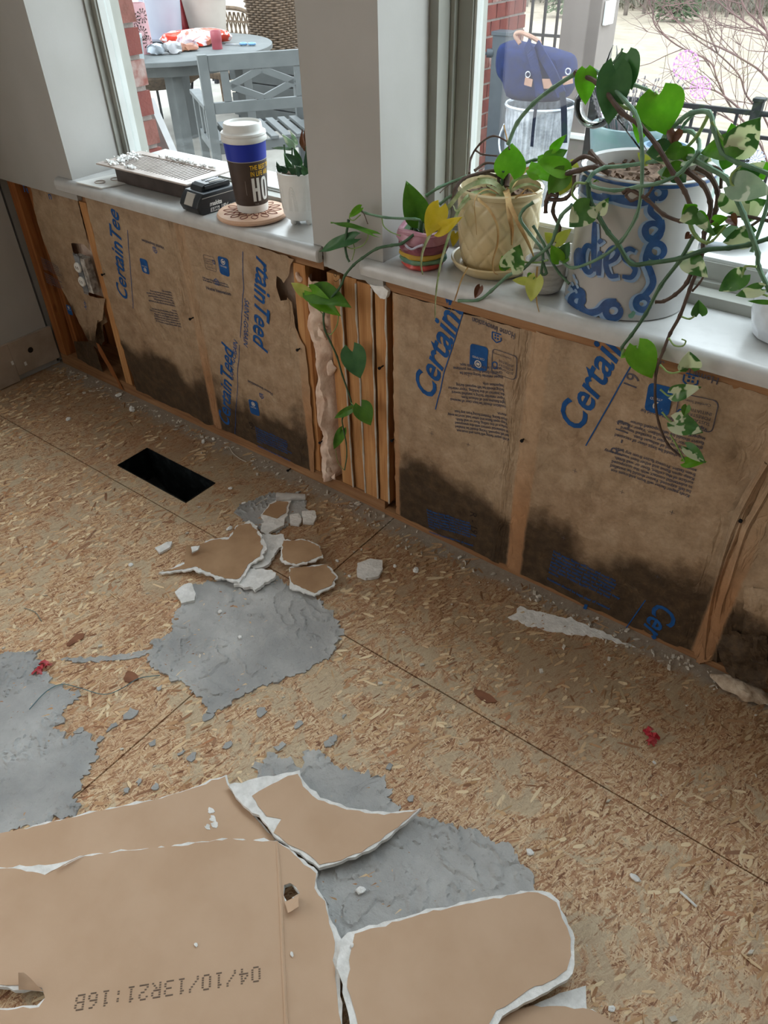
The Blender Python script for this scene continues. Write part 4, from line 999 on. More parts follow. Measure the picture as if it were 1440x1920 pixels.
# wicker chair with blue cushion behind the table
M['wicker'] = mk('grey_brown_wicker', (111, 93, 76), (82, 68, 56), 40, .8, .2, 120, .6, .002)
wk = PZ(345, 150, .10)
e = empty('wicker_chair', (-4.25, 4.05 - .55, GZ), 'brown wicker tub chair with a blue cushion behind the table legs', 'chair')
wx, wy = -3.9, 3.62; e.location = (wx, wy, GZ)
build('seat', MB().lathe([(.0, -.10), (.30, -.10), (.40, -.05), (.44, .0), (.40, .02), (.0, .0)], (wx, wy, .08), 48), 'wicker', e, smooth=True)
for a in range(0, 10):
    an = a * .628; build('leg', MB().tube([(wx + .26 * math.cos(an), wy + .26 * math.sin(an), GZ), (wx + .34 * math.cos(an), wy + .34 * math.sin(an), -.02)], .012, 6), 'blackmetal', e, smooth=True) if a % 2 == 0 else None
cu_ = MB().lathe([(.0, 0), (.25, .0), (.36, .03), (.39, .07), (.34, .11), (.2, .14), (0, .145)], (wx, wy, .10), 40); cu_.disp(.025, 7)
tag(build('seat_cushion', cu_, mk('bright_blue_fabric', (28, 82, 130), (38, 96, 145), 8, .8, .2, 60, .3, .003), smooth=True), 'bright blue round cushion on the wicker tub chair', 'cushion')
# wicker lattice chair back and basket
def weave(name, c, r0, r1, h, rows, n_, mat, parent, square=False, tr=.006):
    """woven wall: undulating horizontal strands over upright stakes"""
    for r_ in range(rows):
        z = h * (r_ + .5) / rows; R_ = r0 + (r1 - r0) * z / h; pts = []
        for j in range(n_ * 4 + 1):
            a = 2 * PI * j / (n_ * 4); q = R_ + tr * 1.1 * math.cos(a * n_ + (PI if r_ % 2 else 0))
            if square:
                s_ = 1 / max(abs(math.cos(a)), abs(math.sin(a))); s_ = min(s_, 1.28); q *= s_
            pts.append(Vector((c[0] + q * math.cos(a), c[1] + q * math.sin(a), c[2] + z)))
        build(name, MB().tube(pts, tr, 4), mat, parent)
by_ = 4.45; bx_ = PY(519, 45, by_).x
box = empty('deck_box', (bx_, by_, GZ), 'grey slatted deck box carrying the wicker basket', 'box')
build('body', MB().box((bx_ - .38, by_ - .24, GZ), (bx_ + .42, by_ + .26, .17)), 'greypost', box, bevel=.004)
for k in range(5): build('slat', MB().box((bx_ - .40, by_ - .265, GZ + .03 + k * .096), (bx_ + .44, by_ - .242, GZ + .115 + k * .096)), 'greywood', box, bevel=.002)
build('lid', MB().box((bx_ - .42, by_ - .28, .172), (bx_ + .46, by_ + .28, .195)), 'greywood', box, bevel=.003)
bk = empty('wicker_basket', (bx_, by_, .195), 'deep square grey-brown wicker basket standing behind the lattice-back chair', 'basket')
weave('woven_strand', (bx_ - .02, by_, .197), .165, .190, .46, 26, 16, 'wicker', bk, True, .0085)
build('liner', MB().lathe([(0, .003), (.155, .003), (.178, .45), (.17, .45), (.15, .01), (0, .01)], (bx_ - .02, by_, .197), 24), mk('dark_weave', (68, 57, 48), (51, 44, 38), 40), bk)
gk = empty('wicker_back_chair', (-3.2, 4.45 - .6, GZ), 'tall openwork grey wicker chair back behind the patio table', 'chair'); gx, gy = -3.96, 4.62; gk.location = (gx, gy, GZ)
build('frame', MB().tube(spline([(gx - .20, gy, GZ), (gx - .22, gy, .1), (gx - .24, gy, .36), (gx - .1, gy, .45), (gx + .22, gy, .45), (gx + .34, gy, .36), (gx + .33, gy, .1), (gx + .30, gy, GZ)], 6), .018, 8), 'wicker', gk, smooth=True)
for k in range(9):
    x = gx - .19 + k * .058
    for s_ in (-1, 1): build('lattice_strand', MB().tube([Vector((x + s_ * .018 * math.sin(q * PI / 2), gy - .004 * s_, -.05 + q * .060)) for q in range(9)], .008, 5), 'wicker', gk, smooth=True)
for k in range(4): build('cross_strand', MB().box((gx - .22, gy - .012, .05 + k * .10), (gx + .32, gy + .012, .065 + k * .10)), 'wicker', gk)
build('seat', MB().box((gx - .22, gy - .40, -.06), (gx + .32, gy - .02, .0)), 'wicker', gk, bevel=.01)
# things on the table
def tpos(u, v): return PZ(u, v, TZ)
def topthing(name, prof, u, v, mat, label, cat, n_=36, mod=None, z=TZ):
    p = PZ(u, v, z); o = build(name, MB().lathe(prof, (p.x, p.y, z + .0005), n_, mod), mat, smooth=True, origin=(p.x, p.y, z + .0005)); tag(o, label, cat); return o, p
M['pink'] = mk('pink_enamel', (167, 130, 133), (158, 118, 122), 12, .5, .4)
M['pot_grey'] = mk('pale_lilac_pot_plastic', (146, 148, 158), (139, 140, 152), 6, .5, .4)
p = tpos(266, 100); lan = empty('punched_lantern', (p.x, p.y, TZ), 'tall pink metal lantern with punched flower holes at the table edge', 'lantern')
build('body', MB().lathe([(0, .001), (.088, .001), (.084, .30), (.080, .30), (.083, .006), (0, .006)], (p.x, p.y, TZ), 40), 'pink', lan, smooth=True)
to = Vector((CP[0] - p.x, CP[1] - p.y, 0)).normalized(); base_a = math.atan2(to.y, to.x)
mb = MB()
for (fa, fz, nr) in ((-.15, .21, 12), (.35, .13, 12), (.75, .23, 10), (.85, .07, 10), (-.5, .11, 8)):
    for ringr in (.022, .038):
        for k in range(nr):
            t = 2 * PI * k / nr; 
            def q_(rr, tt): 
                s1 = rr * math.cos(tt); z1 = rr * math.sin(tt); aa = base_a + fa * .9 + s1 / .087
                return Vector((p.x + .0885 * math.cos(aa), p.y + .0885 * math.sin(aa), TZ + fz + z1))
            mb.add([q_(ringr - .006, t - .09), q_(ringr + .007, t - .12), q_(ringr + .007, t + .12), q_(ringr - .006, t + .09)], [(0, 1, 2, 3)])
build('punched_pattern', mb, 'dark', lan)
build('bail_handle', MB().tube(spline([(p.x - .08 * to.y * -1, p.y - .08 * to.x, TZ + .29), (p.x - .07 * to.y * -1, p.y - .07 * to.x, TZ + .37), (p.x, p.y, TZ + .42), (p.x + .07 * to.y * -1, p.y + .07 * to.x, TZ + .37), (p.x + .08 * to.y * -1, p.y + .08 * to.x, TZ + .29)], 5), .004, 6), 'extwhite', lan, smooth=True)
o, p = topthing('paper_cup', [(0, 0), (.036, 0), (.046, .125), (.049, .128), (.049, .134), (.05, .15), (.046, .152), (.044, .135), (0, .135)], 261, 112, mk('pale_blue_white_plastic', (152, 161, 162), (145, 155, 158), 8, .5), 'pale white lidded cup in front of the pink lantern', 'cup')
p = tpos(312, 78); pl = empty('planter_pot', (p.x, p.y, TZ), 'large pale lilac planter with saucer and dried brown plant', 'planter')
build('pot', MB().lathe([(0, .012), (.12, .012), (.13, .02), (.155, .27), (.158, .30), (.150, .30), (.145, .27), (0, .27)], (p.x, p.y, TZ), 48), 'pot_grey', pl, smooth=True)
build('saucer', MB().lathe([(0, .0005), (.12, .0005), (.16, .02), (.165, .035), (.158, .035), (.12, .011), (0, .011)], (p.x, p.y, TZ), 48), 'pot_grey', pl, smooth=True)
mb = MB(); r2 = random.Random(4)
for k in range(160):
    a, rr = r2.uniform(0, 6.28), .13 * math.sqrt(r2.random()); c = Vector((p.x + rr * math.cos(a), p.y + rr * math.sin(a), TZ + .27)); d_ = Vector((r2.uniform(-.6, .6), r2.uniform(-.6, .6), 1)) * r2.uniform(.03, .08)
    mb.tube([c, c + d_], [.004, .0015], 4)
tag(build('dried_stems', mb, mk('dry_brown_stems', (118, 82, 57), (88, 59, 41), 20, .9), pl), kind='stuff')
def jug(u, v, s_, lid, label, lblcol):
    p = tpos(u, v); e = empty('bleach_jug', (p.x, p.y, TZ), label, 'jug'); w_ = .05 * s_
    build('body', MB().lathe([(0, .001), (w_ * .95, .001), (w_, .01), (w_, .17 * s_), (w_ * .8, .22 * s_), (w_ * .35, .26 * s_), (w_ * .32, .285 * s_), (0, .285 * s_)], (p.x, p.y, TZ), 30), mk('translucent_white_jug', (171, 171, 168), (165, 165, 164), 9, .4, sss=.1), e, smooth=True)
    build('cap', MB().lathe([(0, 0), (w_ * .38, 0), (w_ * .38, .03), (0, .03)], (p.x, p.y, TZ + .286 * s_), 20), lid, e, smooth=True)
    a0 = math.atan2(CP[1] - p.y, CP[0] - p.x); mb = MB()
    for j in range(9):
        a = a0 - .7 + j * .175
        for z in (.06, .16): mb.v.append(Vector((p.x + (w_ + .001) * math.cos(a), p.y + (w_ + .001) * math.sin(a), TZ + z * s_)))
    for j in range(8): mb.f.append((2 * j, 2 * j + 2, 2 * j + 3, 2 * j + 1))
    build('sticker', mb, lblcol, e)
    build('grip', MB().tube(spline([(p.x + w_ * .3, p.y, TZ + .25 * s_), (p.x + w_ * 1.0, p.y, TZ + .235 * s_), (p.x + w_ * 1.05, p.y, TZ + .17 * s_), (p.x + w_ * .95, p.y, TZ + .12 * s_)], 5), .011 * s_, 8), mk('jug_handle', (170, 170, 167), (164, 164, 162), 9, .4), e, smooth=True)
jug(327, 66, 1.45, 'extwhite', 'white plastic jug standing behind the lilac planter', mk('pale_grey_label', (152, 158, 165), (111, 122, 137), 60, .6))
jug(360, 62, 1.4, 'extwhite', 'white plastic jug with a yellow label behind the red bottle', mk('yellow_label', (162, 150, 96), (174, 167, 125), 60, .6))
M['redp'] = mk('glossy_red_plastic', (145, 19, 32), (130, 14, 28), 8, .35, .5)
o, p = topthing('red_bottle', [(0, 0), (.052, 0), (.055, .01), (.052, .13), (.038, .20), (.034, .26), (.045, .295), (.05, .31), (.03, .316), (0, .316)], 346, 69, 'redp', 'bright red plastic bottle between planter and dimpled pot', 'bottle')
M['cream'] = mk('cream_ceramic', (164, 155, 146), (156, 146, 137), 9, .5, .4)
p = tpos(392, 68); dp = empty('dimpled_pot', (p.x, p.y, TZ), 'big cream pot with a dimpled surface on the patio table', 'pot')
build('pot', MB().lathe([(0, .001), (.13, .001), (.14, .01)] + [(.14 + .035 * k / 20, .01 + .26 * k / 20) for k in range(21)] + [(.165, .272), (.14, .02), (0, .02)], (p.x, p.y, TZ), 90, lambda r_, z, a: r_ - (.004 * (math.sin(a * 22 + (PI if int(z / .022) % 2 else 0)) * math.sin(z / .022 * PI)) ** 2 if .02 < z < .25 and r_ > .135 else 0)), 'cream', dp, smooth=True)
o, p = topthing('red_can', [(0, 0), (.036, 0), (.037, .004), (.037, .05), (.039, .053), (.040, .11), (.038, .115), (.034, .112), (.033, .02), (0, .02)], 408, 92, mk('dusty_pink_metal', (145, 71, 79), (136, 60, 69), 10, .4), 'dusty pink tumbler at the front of the table', 'tumbler')
# red foil food bag
def lump(name, u, v, z, sx, sy, sz, mat, label, cat, amp=.02, fr_=14, rot=0, sd=0):
    p = PZ(u, v, z); mb = MB().lathe([(.0, 0), (.6, .02), (.92, .2), (1, .45), (.9, .75), (.55, .95), (0, 1)], (0, 0, 0), 28)
    ca, sa = math.cos(rot), math.sin(rot)
    mb.v = [Vector((q.x * sx * ca - q.y * sy * sa, q.x * sx * sa + q.y * sy * ca, q.z * sz)) for q in mb.v]
    for q in mb.v:
        n_ = noise.noise_vector(q * fr_ + Vector((sd, 0, 0))) * amp; q += Vector((n_.x, n_.y, abs(n_.z) if q.z < .01 else n_.z * .6)); q.z = max(q.z, 0.0)
    mb.v = [q + Vector((p.x, p.y, z + .001)) for q in mb.v]
    return tag(build(name, mb, mat, smooth=True, origin=(p.x, p.y, z)), label, cat)
N_ = NT('red_foil_print'); v_ = N_.map(N_.obj(), (1, 1, 1)); N_.l(N_.ramp(N_.noise(v_, 9, 3, .6, .6), [(.38, (214, 60, 40)), (.46, (224, 76, 52)), (.5, (236, 232, 230)), (.58, (206, 180, 190)), (.66, (150, 86, 66))]), N_.b.inputs['Base Color']); N_.b.inputs['Roughness'].default_value = .25; N_.bump(N_.noise(v_, 26, 4), .6, .01); M['foil'] = N_.m
lump('foil_food_bag', 372, 84, TZ, .26, .13, .10, 'foil', 'crumpled red and silver foil food bag lying in front of the pots', 'bag', .05, 9, .95)
lump('crumpled_cloth', 294, 103, TZ, .07, .05, .07, mk('pale_blue_cloth', (152, 158, 164), (140, 146, 153), 12, .8), 'crumpled pale cloth beside the cup, left of the two', 'cloth', .03, 26, .3, 1)
lump('crumpled_cloth', 325, 101, TZ, .055, .05, .08, mk('off_white_cloth', (165, 164, 164), (152, 150, 153), 12, .8), 'crumpled off-white cloth in front of the foil bag, right of the two', 'cloth', .035, 24, 1.3, 5)
lump('brown_packet', 350, 96, TZ, .09, .05, .045, mk('brown_orange_packet', (116, 62, 42), (140, 96, 71), 20, .4), 'small brown crumpled packet under the edge of the foil bag', 'packet', .03, 26, .8, 3)
sc_ = tpos(462, 86); e = empty('scissors', (sc_.x, sc_.y, TZ), 'pale blue-handled scissors lying at the table edge', 'scissors')
M['ltblue'] = mk('light_blue_plastic', (94, 133, 167), (81, 121, 158), 9, .4)
for dx, dy in ((-.03, .0), (.03, .03)):
    c = Vector((sc_.x + dx, sc_.y + dy, TZ + .012)); build('finger_ring', MB().tube([c + Vector((.026 * math.cos(a), .02 * math.sin(a), 0)) for a in [q * PI / 8 for q in range(17)]], .008, 8), 'ltblue', e, smooth=True)
build('blade', MB().obox((sc_.x - .10, sc_.y - .03, TZ + .008), (1, .3, 0), (-.3, 1, 0), (0, 0, 1), .07, .008, .002), 'galv', e)
# blue storage tote on the patio and shrub outside
tt = PZ(556, 235, GZ + .15); tote = empty('storage_tote', (-1.15, 4.05, GZ), 'translucent storage tote with blue lid at the right of the patio chair', 'tote'); tx, ty = -.82, 2.93; tote.location = (tx, ty, GZ)
build('tub', MB().box((tx - .25, ty - .18, GZ + .001), (tx + .25, ty + .18, GZ + .25)), mk('milky_blue_plastic', (130, 137, 162), (111, 118, 152), 5, .4), tote, bevel=.01)
build('lid', MB().box((tx - .27, ty - .20, GZ + .251), (tx + .27, ty + .20, GZ + .28)), mk('milky_lid', (158, 161, 168), (148, 152, 164), 5, .4), tote, bevel=.006)
# added panel for a slanting white patch, likely a reflection, by the left jamb
ba_ = PY(281, 185, .45); bd_ = (PY(345, 330, .45) - ba_).normalized(); bz_ = ba_ + bd_ * ((GZ - ba_.z) / bd_.z)
tag(build('added_white_panel', MB().add([(ba_.x, .44, ba_.z), (bz_.x, .44, GZ), (ba_.x, .44, GZ), (ba_.x, .465, ba_.z), (bz_.x, .465, GZ), (ba_.x, .465, GZ)], [(0, 2, 1), (3, 4, 5), (0, 1, 4, 3), (1, 2, 5, 4), (2, 0, 3, 5)]), 'extwhite'), 'made-up white slanting panel outside the lower left corner of the left window', 'board')
# bare shrub with trailing twigs
M['twig'] = mk('reddish_twigs', (124, 96, 92), (98, 76, 74), 6, .8)
sb = PY(1440, 330, 3.6); shrub = empty('bare_shrub', (sb.x + .15, 3.6, GZ - .2), 'bare shrub with reddish trailing twigs beyond the railing', 'shrub')
main = [[(1470, 400, 3.6), (1425, 270, 3.5), (1370, 200, 3.4), (1345, 150, 3.3), (1330, 115, 3.3), (1270, 85, 3.3), (1230, 50, 3.2), (1222, 15, 3.2), (1205, -20, 3.2)],
        [(1480, 380, 3.7), (1440, 235, 3.6), (1400, 180, 3.5), (1385, 140, 3.5), (1345, 100, 3.5), (1300, 70, 3.5), (1262, 30, 3.5), (1250, -20, 3.5)],
        [(1500, 260, 3.3), (1440, 150, 3.3), (1390, 110, 3.2), (1330, 80, 3.2), (1290, 60, 3.2)],
        [(1480, 150, 3.1), (1430, 40, 3.1), (1425, -10, 3.1)], [(1500, 200, 3.2), (1445, 80, 3.2), (1395, 40, 3.2), (1360, 15, 3.2), (1330, -15, 3.2)],
        [(1425, 270, 3.5), (1380, 232, 3.4), (1330, 205, 3.4), (1280, 190, 3.4)], [(1400, 215, 3.4), (1350, 175, 3.3), (1315, 165, 3.3), (1275, 168, 3.3)],
        [(1500, 120, 3.4), (1440, 60, 3.4), (1400, 20, 3.4), (1385, -10, 3.4)]]
rsb = random.Random(21); mb = MB(); mbt = MB()
def grow(p, d, L, r_, lv):
    pts = [p]; 
    for k in range(5):
        d = (d + Vector((rsb.uniform(-.35, .35), rsb.uniform(-.25, .25), rsb.uniform(-.3, .3)))).normalized(); pts.append(pts[-1] + d * L / 5)
    mbt.tube(pts, [r_, r_ * .9, r_ * .8, r_ * .6, r_ * .5, r_ * .3], 4)
    if lv:
        for k in range(4): grow(pts[rsb.randrange(1, 5)], (d + Vector((rsb.uniform(-.9, .9), rsb.uniform(-.5, .5), rsb.uniform(-.5, .8)))).normalized(), L * rsb.uniform(.4, .7), r_ * .6, lv - 1)
for k, q in enumerate(main):
    pts = spline([PY(*a) for a in q], 5); n_ = len(pts); build('branch', MB().tube(pts, [.0062 * (1 - .75 * i / n_) for i in range(n_)], 6), 'twig', shrub, smooth=True)
    for i in range(4, n_ - 1, 2):
        d = (pts[i + 1] - pts[i - 1]).normalized(); grow(pts[i], (d + Vector((rsb.uniform(-.8, .8), rsb.uniform(-.4, .4), rsb.uniform(-.6, .9)))).normalized(), rsb.uniform(.22, .5), .0022, 1 if rsb.random() < .8 else 0)
tag(build('twigs', mbt, 'twig', shrub), kind='stuff')
build('stem', MB().tube([Vector((sb.x + .12, 3.6, GZ - .25)), PY(1490, 420, 3.6), PY(1470, 400, 3.6)], [.02, .014, .009], 8), 'twig', shrub)
# outdoor planters behind the crock
def outpot(name, u, v, z, R_, h, mat, label, y=None):
    p = PZ(u, v, z); e = empty(name, (p.x, p.y, z - h), label, 'planter')
    build('pot', MB().lathe([(0, .001), (R_ * .66, .001), (R_ * .75, .02), (R_ * .98, h * .75), (R_ * 1.03, h * .92), (R_, h), (R_ * .86, h), (R_ * .84, h * .8), (0, h * .8)], (p.x, p.y, z - h), 48), mat, e, smooth=True)
    build('soil', MB().lathe([(0, h * .82), (R_ * .83, h * .81), (R_ * .83, h * .802), (0, h * .802)], (p.x, p.y, z - h), 24), 'dark', e); return e, p
M['teal'] = mk('dark_teal_glaze', (78, 104, 106), (96, 122, 124), 9, .3, .5)
build('plant_stand', MB().box((.85, 1.72, GZ), (1.80, 2.50, .14)).box((.83, 1.70, .14), (1.82, 2.53, .17)), mk('pale_grey_stand', (206, 204, 200), (196, 194, 190), 8, .7), smooth=False); tag(bpy.data.objects['plant_stand'], 'low pale bench outside the right window carrying planters', 'bench')
e, p = outpot('glazed_planter', 1180, 232, .45, .155, .279, 'teal', 'dark teal glazed planter with dry lavender, outside behind the crock')
mb = MB(); r2 = random.Random(8)
for k in range(110):
    a, rr = r2.uniform(0, 6.28), .10 * math.sqrt(r2.random()); c = Vector((p.x + rr * math.cos(a), p.y + rr * math.sin(a), .39)); d_ = Vector((math.cos(a) * .45, math.sin(a) * .45, 1)) * r2.uniform(.10, .24)
    q = c + d_; mb.tube([c, c + d_ * .5 + Vector((0, 0, .01)), q], [.0018, .0015, .001], 4)
    for j in range(3):
        t = c + d_ * (.7 + .13 * j); mb.tube([t, t + d_ * .05], [.004, .003], 4)
tag(build('dried_lavender', mb, mk('grey_lavender', (124, 118, 122), (96, 90, 92), 20, .9), e), kind='stuff')
def outpot2(name, u, v, y, R_, mat, label): z = PY(u, v, y).z; return outpot(name, u, v, z, R_, z - .171, mat, label)
outpot2('blue_planter', 1250, 272, 2.05, .09, mk('pale_blue_glaze', (110, 136, 156), (90, 116, 138), 8, .35), 'pale blue glazed planter outside, behind the crock')
outpot2('green_planter', 1330, 288, 2.30, .08, mk('pale_green_glaze', (130, 146, 138), (116, 134, 126), 8, .35), 'small pale green planter outside, right of the blue one')
o, p = topthing('glass_dish', [(0, 0), (.13, 0), (.20, .045), (.205, .05), (.195, .05), (.13, .01), (0, .01)], 1350, 445, mk('pale_glass_rim', (206, 216, 222), (190, 202, 212), 8, .2), 'wide shallow pale dish outside under the right window', 'dish', z=.17)
# window decals
def leafmat0(name, c, t):
    N = NT(name); N.b.inputs['Base Color'].default_value = lin(c); tl = N.n('ShaderNodeBsdfTranslucent'); tl.inputs[0].default_value = lin(c)
    ms = N.n('ShaderNodeMixShader'); ms.inputs[0].default_value = t; N.l(N.b.outputs[0], ms.inputs[1]); N.l(tl.outputs[0], ms.inputs[2]); N.l(ms.outputs[0], N.out.inputs[0]); return N.m
M['decal'] = leafmat0('violet_suncatcher_film', (244, 210, 246), .8)
def decal(u, v, r_, n_, label, mat='decal'):
    y = .1965; c = PY(u, v, y); mb = MB()
    for k in range(n_):
        a = 2 * PI * k / n_; d_ = Vector((math.cos(a), 0, math.sin(a))); s_ = Vector((-d_.z, 0, d_.x))
        mb.obox(c + d_ * r_ * .62, d_, s_, (0, 1, 0), r_ * .36, r_ * .05, .0004)
        q = c + d_ * r_; mb.obox(q, d_, s_, (0, 1, 0), r_ * .06, r_ * .17, .0004)
    mb.obox(c, (1, 0, 0), (0, 0, 1), (0, 1, 0), r_ * .12, r_ * .12, .0004)
    tag(build('window_decal', mb, mat), label, 'decal')
decal(1286, 122, .019, 14, 'violet wheel-shaped decal on the right window, the upper one'); decal(1313, 164, .015, 14, 'violet wheel-shaped decal on the right window, just below the upper one')
decal(1416, 300, .014, 12, 'silvery star decal low on the right window', leafmat0('silver_film', (220, 222, 232), .7))
# ================================================================ THINGS ON THE LEFT SILL
M['ventw'] = mk('dusty_taupe_enamel', (196, 184, 176), (176, 164, 156), 40, .45, .4)
M['ventd'] = mk('brown_steel', (92, 80, 74), (72, 62, 58), 20, .4, .4, metal=.3)
ZF = .70
vc = [PZ(u, v, ZF) for u, v in ((186, 308), (263, 284), (440, 322), (337, 345))]   # corners of the face plate
va = ((vc[2] - vc[1]) + (vc[3] - vc[0])) / 2; vb = ((vc[1] - vc[0]) + (vc[2] - vc[3])) / 2
vx = Vector((va.x, va.y, 0)).normalized(); vy = Vector((-vx.y, vx.x, 0)); LX = .345; LY = .142
c0 = (vc[0] + vc[1] + vc[2] + vc[3]) / 4
vent = empty('floor_register', (c0.x, c0.y, ZS), 'dusty taupe floor register cover with crumbs, lying on the left sill', 'vent cover')
def VP(a, b, z): return Vector((c0.x, c0.y, 0)) + vx * a + vy * b + Vector((0, 0, z))
mb = MB(); Z1 = ZF
for (a, b, ha, hb) in ((0, -LY / 2 + .011, LX / 2, .011), (0, LY / 2 - .011, LX / 2, .011), (-LX / 2 + .014, 0, .014, LY / 2 - .022), (LX / 2 - .014, 0, .014, LY / 2 - .022)):
    mb.obox(VP(a, b, Z1), vx, vy, (0, 0, 1), ha, hb, .002)
build('face_plate', mb, 'ventw', vent, bevel=.0012)
for k in range(25):
    a = -LX / 2 + .036 + k * (LX - .072) / 24
    ob = MB().obox(VP(a, 0, Z1 - .001), vx, vy, (0, 0, 1), .0024, LY / 2 - .021, .0006); build('louvre', ob, 'ventw', vent)
mb = MB()
for s_ in (-1, 1):
    mb.obox(VP(0, s_ * .047, Z1 - .022), vx, vy, (0, 0, 1), .130, .001, .020); mb.obox(VP(s_ * .130, 0, Z1 - .022), vx, vy, (0, 0, 1), .001, .046, .020)
mb.obox(VP(0, 0, ZS + .0015), vx, vy, (0, 0, 1), .128, .044, .001)
build('damper_box', mb, 'ventd', vent)
build('damper_flap', MB().obox(VP(0, 0, Z1 - .006), vx, vy, Vector((0, 0, 1)), .127, .042, .0008), 'dark', vent)
mb = MB(); r2 = random.Random(9)
for (a0, b0, sa_, sb_, n_) in ((-.14, .0, .025, .045, 90), (-.13, -.05, .03, .012, 40), (.0, .06, .05, .008, 80), (-.05, -.055, .02, .006, 16), (.1, .058, .04, .006, 16)):
    for k in range(n_):
        c = VP(a0 + r2.gauss(0, sa_ * .6), b0 + r2.gauss(0, sb_ * .5), Z1 + .003 + r2.random() * .003); s_ = r2.uniform(.0012, .0042)
        ax = Vector((r2.uniform(-1, 1), r2.uniform(-1, 1), r2.uniform(-1, 1))); ay = ax.cross(Vector((0, 0, 1))); mb.obox(c, ax, ay if ay.length > .1 else Vector((1, 0, 0)), ax.cross(ay), s_, s_ * .8, s_ * .6)
tag(build('plaster_crumbs', mb, 'gypsum', vent), kind='stuff')
# outlet cover plate lying behind the vent
pcn = [PZ(u, v, ZS + .004) for u, v in ((142, 341), (190, 352), (262, 338), (215, 326))]
e = empty('outlet_cover_plate', (sum(p.x for p in pcn) / 4, sum(p.y for p in pcn) / 4, ZS), 'white outlet cover plate lying at the left end of the left sill', 'cover plate')
build('plate', MB().add([tuple(p) for p in pcn] + [(p.x, p.y, ZS + .0005) for p in pcn], [(0, 1, 2, 3), (7, 6, 5, 4), (0, 4, 5, 1), (1, 5, 6, 2), (2, 6, 7, 3), (3, 7, 4, 0)]), 'white', e, bevel=.001)
cpt = (pcn[0] + pcn[1] + pcn[2] + pcn[3]) / 4; dl = (pcn[2] - pcn[1]).normalized()
for s_ in (-1, 1):
    c = cpt + dl * .021 * s_; build('socket_opening', MB().tube([c + Vector((.014 * math.cos(a), .012 * math.sin(a), .0012)) for a in [q * PI / 8 for q in range(17)]], .0012, 5), 'ventw', e)
# ---- battery pack
M['blackp'] = mk('black_nylon', (28, 32, 36), (38, 42, 46), 30, .38, .45, 300, .1, .0005)
M['greyp'] = mk('dusty_grey_plastic', (176, 170, 160), (160, 156, 148), 30, .5)
b0 = PZ(352, 398, ZS); b1 = PZ(437, 386, ZS)   # near bottom corners of the long side
bx = Vector((b1.x - b0.x, b1.y - b0.y, 0)).normalized(); by = Vector((-bx.y, bx.x, 0))
b0 = PZ(378, 406, ZS); b0 = Vector((b0.x, b0.y, ZS)); b1 = PZ(436, 388, ZS); bx = Vector((b1.x - b0.x, b1.y - b0.y, 0)).normalized(); by = Vector((-bx.y, bx.x, 0))
LB, WB = .108, .070
bat = empty('battery_pack', (b0.x + bx.x * LB / 2 + by.x * WB / 2, b0.y + bx.y * LB / 2 + by.y * WB / 2, ZS), 'black cordless tool battery pack on the sill between vent cover and cup', 'battery')
def BP(a, b, z): return b0 + bx * a + by * b + Vector((0, 0, z))
def loft(sections, n_cap=True):
    mb = MB(); k = len(sections[0])
    for s_ in sections: mb.v += [Vector(p) for p in s_]
    for i in range(len(sections) - 1):
        for j in range(k): a = i * k + j; b = i * k + (j + 1) % k; mb.f.append((a, b, b + k, a + k))
    mb.f.append(tuple(range(k))); mb.f.append(tuple((len(sections) - 1) * k + j for j in reversed(range(k)))); return mb
# side profile (a along length, z up), extruded across the width with softened ends
prof = [(.006, .000), (LB - .002, .000), (LB, .006), (LB, .040), (LB - .004, .046), (.012, .046), (.0, .034), (-.008, .018), (-.002, .004)]
secs = []
for (b, ins) in ((.0, .002), (.003, 0), (WB - .003, 0), (WB, .002)):
    secs.append([BP(a + (ins if a < LB / 2 else -ins), b, max(z + (ins if z < .02 else -ins), 0.0003)) for a, z in prof])
build('housing', loft(secs), 'blackp', bat, bevel=.0012, smooth=True)
prof2 = [(.018, .0465), (LB - .006, .0465), (LB - .008, .052), (LB - .02, .058), (.034, .060), (.024, .056)]
build('slide_rail', loft([[BP(a, b, z) for a, z in prof2] for b in (.014, .016, WB - .016, WB - .014)]), 'blackp', bat, bevel=.001)
for b in (.010, WB - .014): build('rail_lip', MB().obox(BP(LB * .58, b + .002, .0535), bx, by, (0, 0, 1), .034, .002, .0035), 'blackp', bat, bevel=.0006)
build('release_button', MB().add([BP(-.009, WB * .28, .020), BP(-.009, WB * .72, .020), BP(.006, WB * .72, .044), BP(.006, WB * .28, .044), BP(-.004, WB * .28, .018), BP(-.004, WB * .72, .018), BP(.012, WB * .72, .041), BP(.012, WB * .28, .041)], [(0, 1, 2, 3), (7, 6, 5, 4), (0, 4, 5, 1), (1, 5, 6, 2), (2, 6, 7, 3), (3, 7, 4, 0)]), 'greyp', bat, bevel=.001)
for k in range(3): build('terminal_slot', MB().obox(BP(LB * .62, WB * (.3 + .2 * k), .0606), bx, by, (0, 0, 1), .018, .0022, .0006), 'galv' if k == 1 else 'greyp', bat)
build('seam_line', MB().obox(BP(LB * .52, -.0003, .036), bx, by, (0, 0, 1), LB * .44, .0004, .0006), 'greyp', bat)
BF = lambda a, z: (lambda x, y: tuple(BP(a + x, -.0008, z + y)))
lettering('printed_lettering', 'makita', BF(.026, .0165), 'white', bat, .0135, .0004, .25, .95)
build('printed_tag', MB().add([BP(.026, -.0006, .0035), BP(.051, -.0006, .0035), BP(.053, -.0006, .0125), BP(.028, -.0006, .0125)], [(0, 1, 2, 3)]), 'white', bat)
lettering('printed_lettering', '5.0Ah', BF(.0285, .0052), 'blackp', bat, .0088, .0004, .2)
lettering('printed_lettering', '18V', BF(.055, .0048), 'white', bat, .013, .0003, .2)
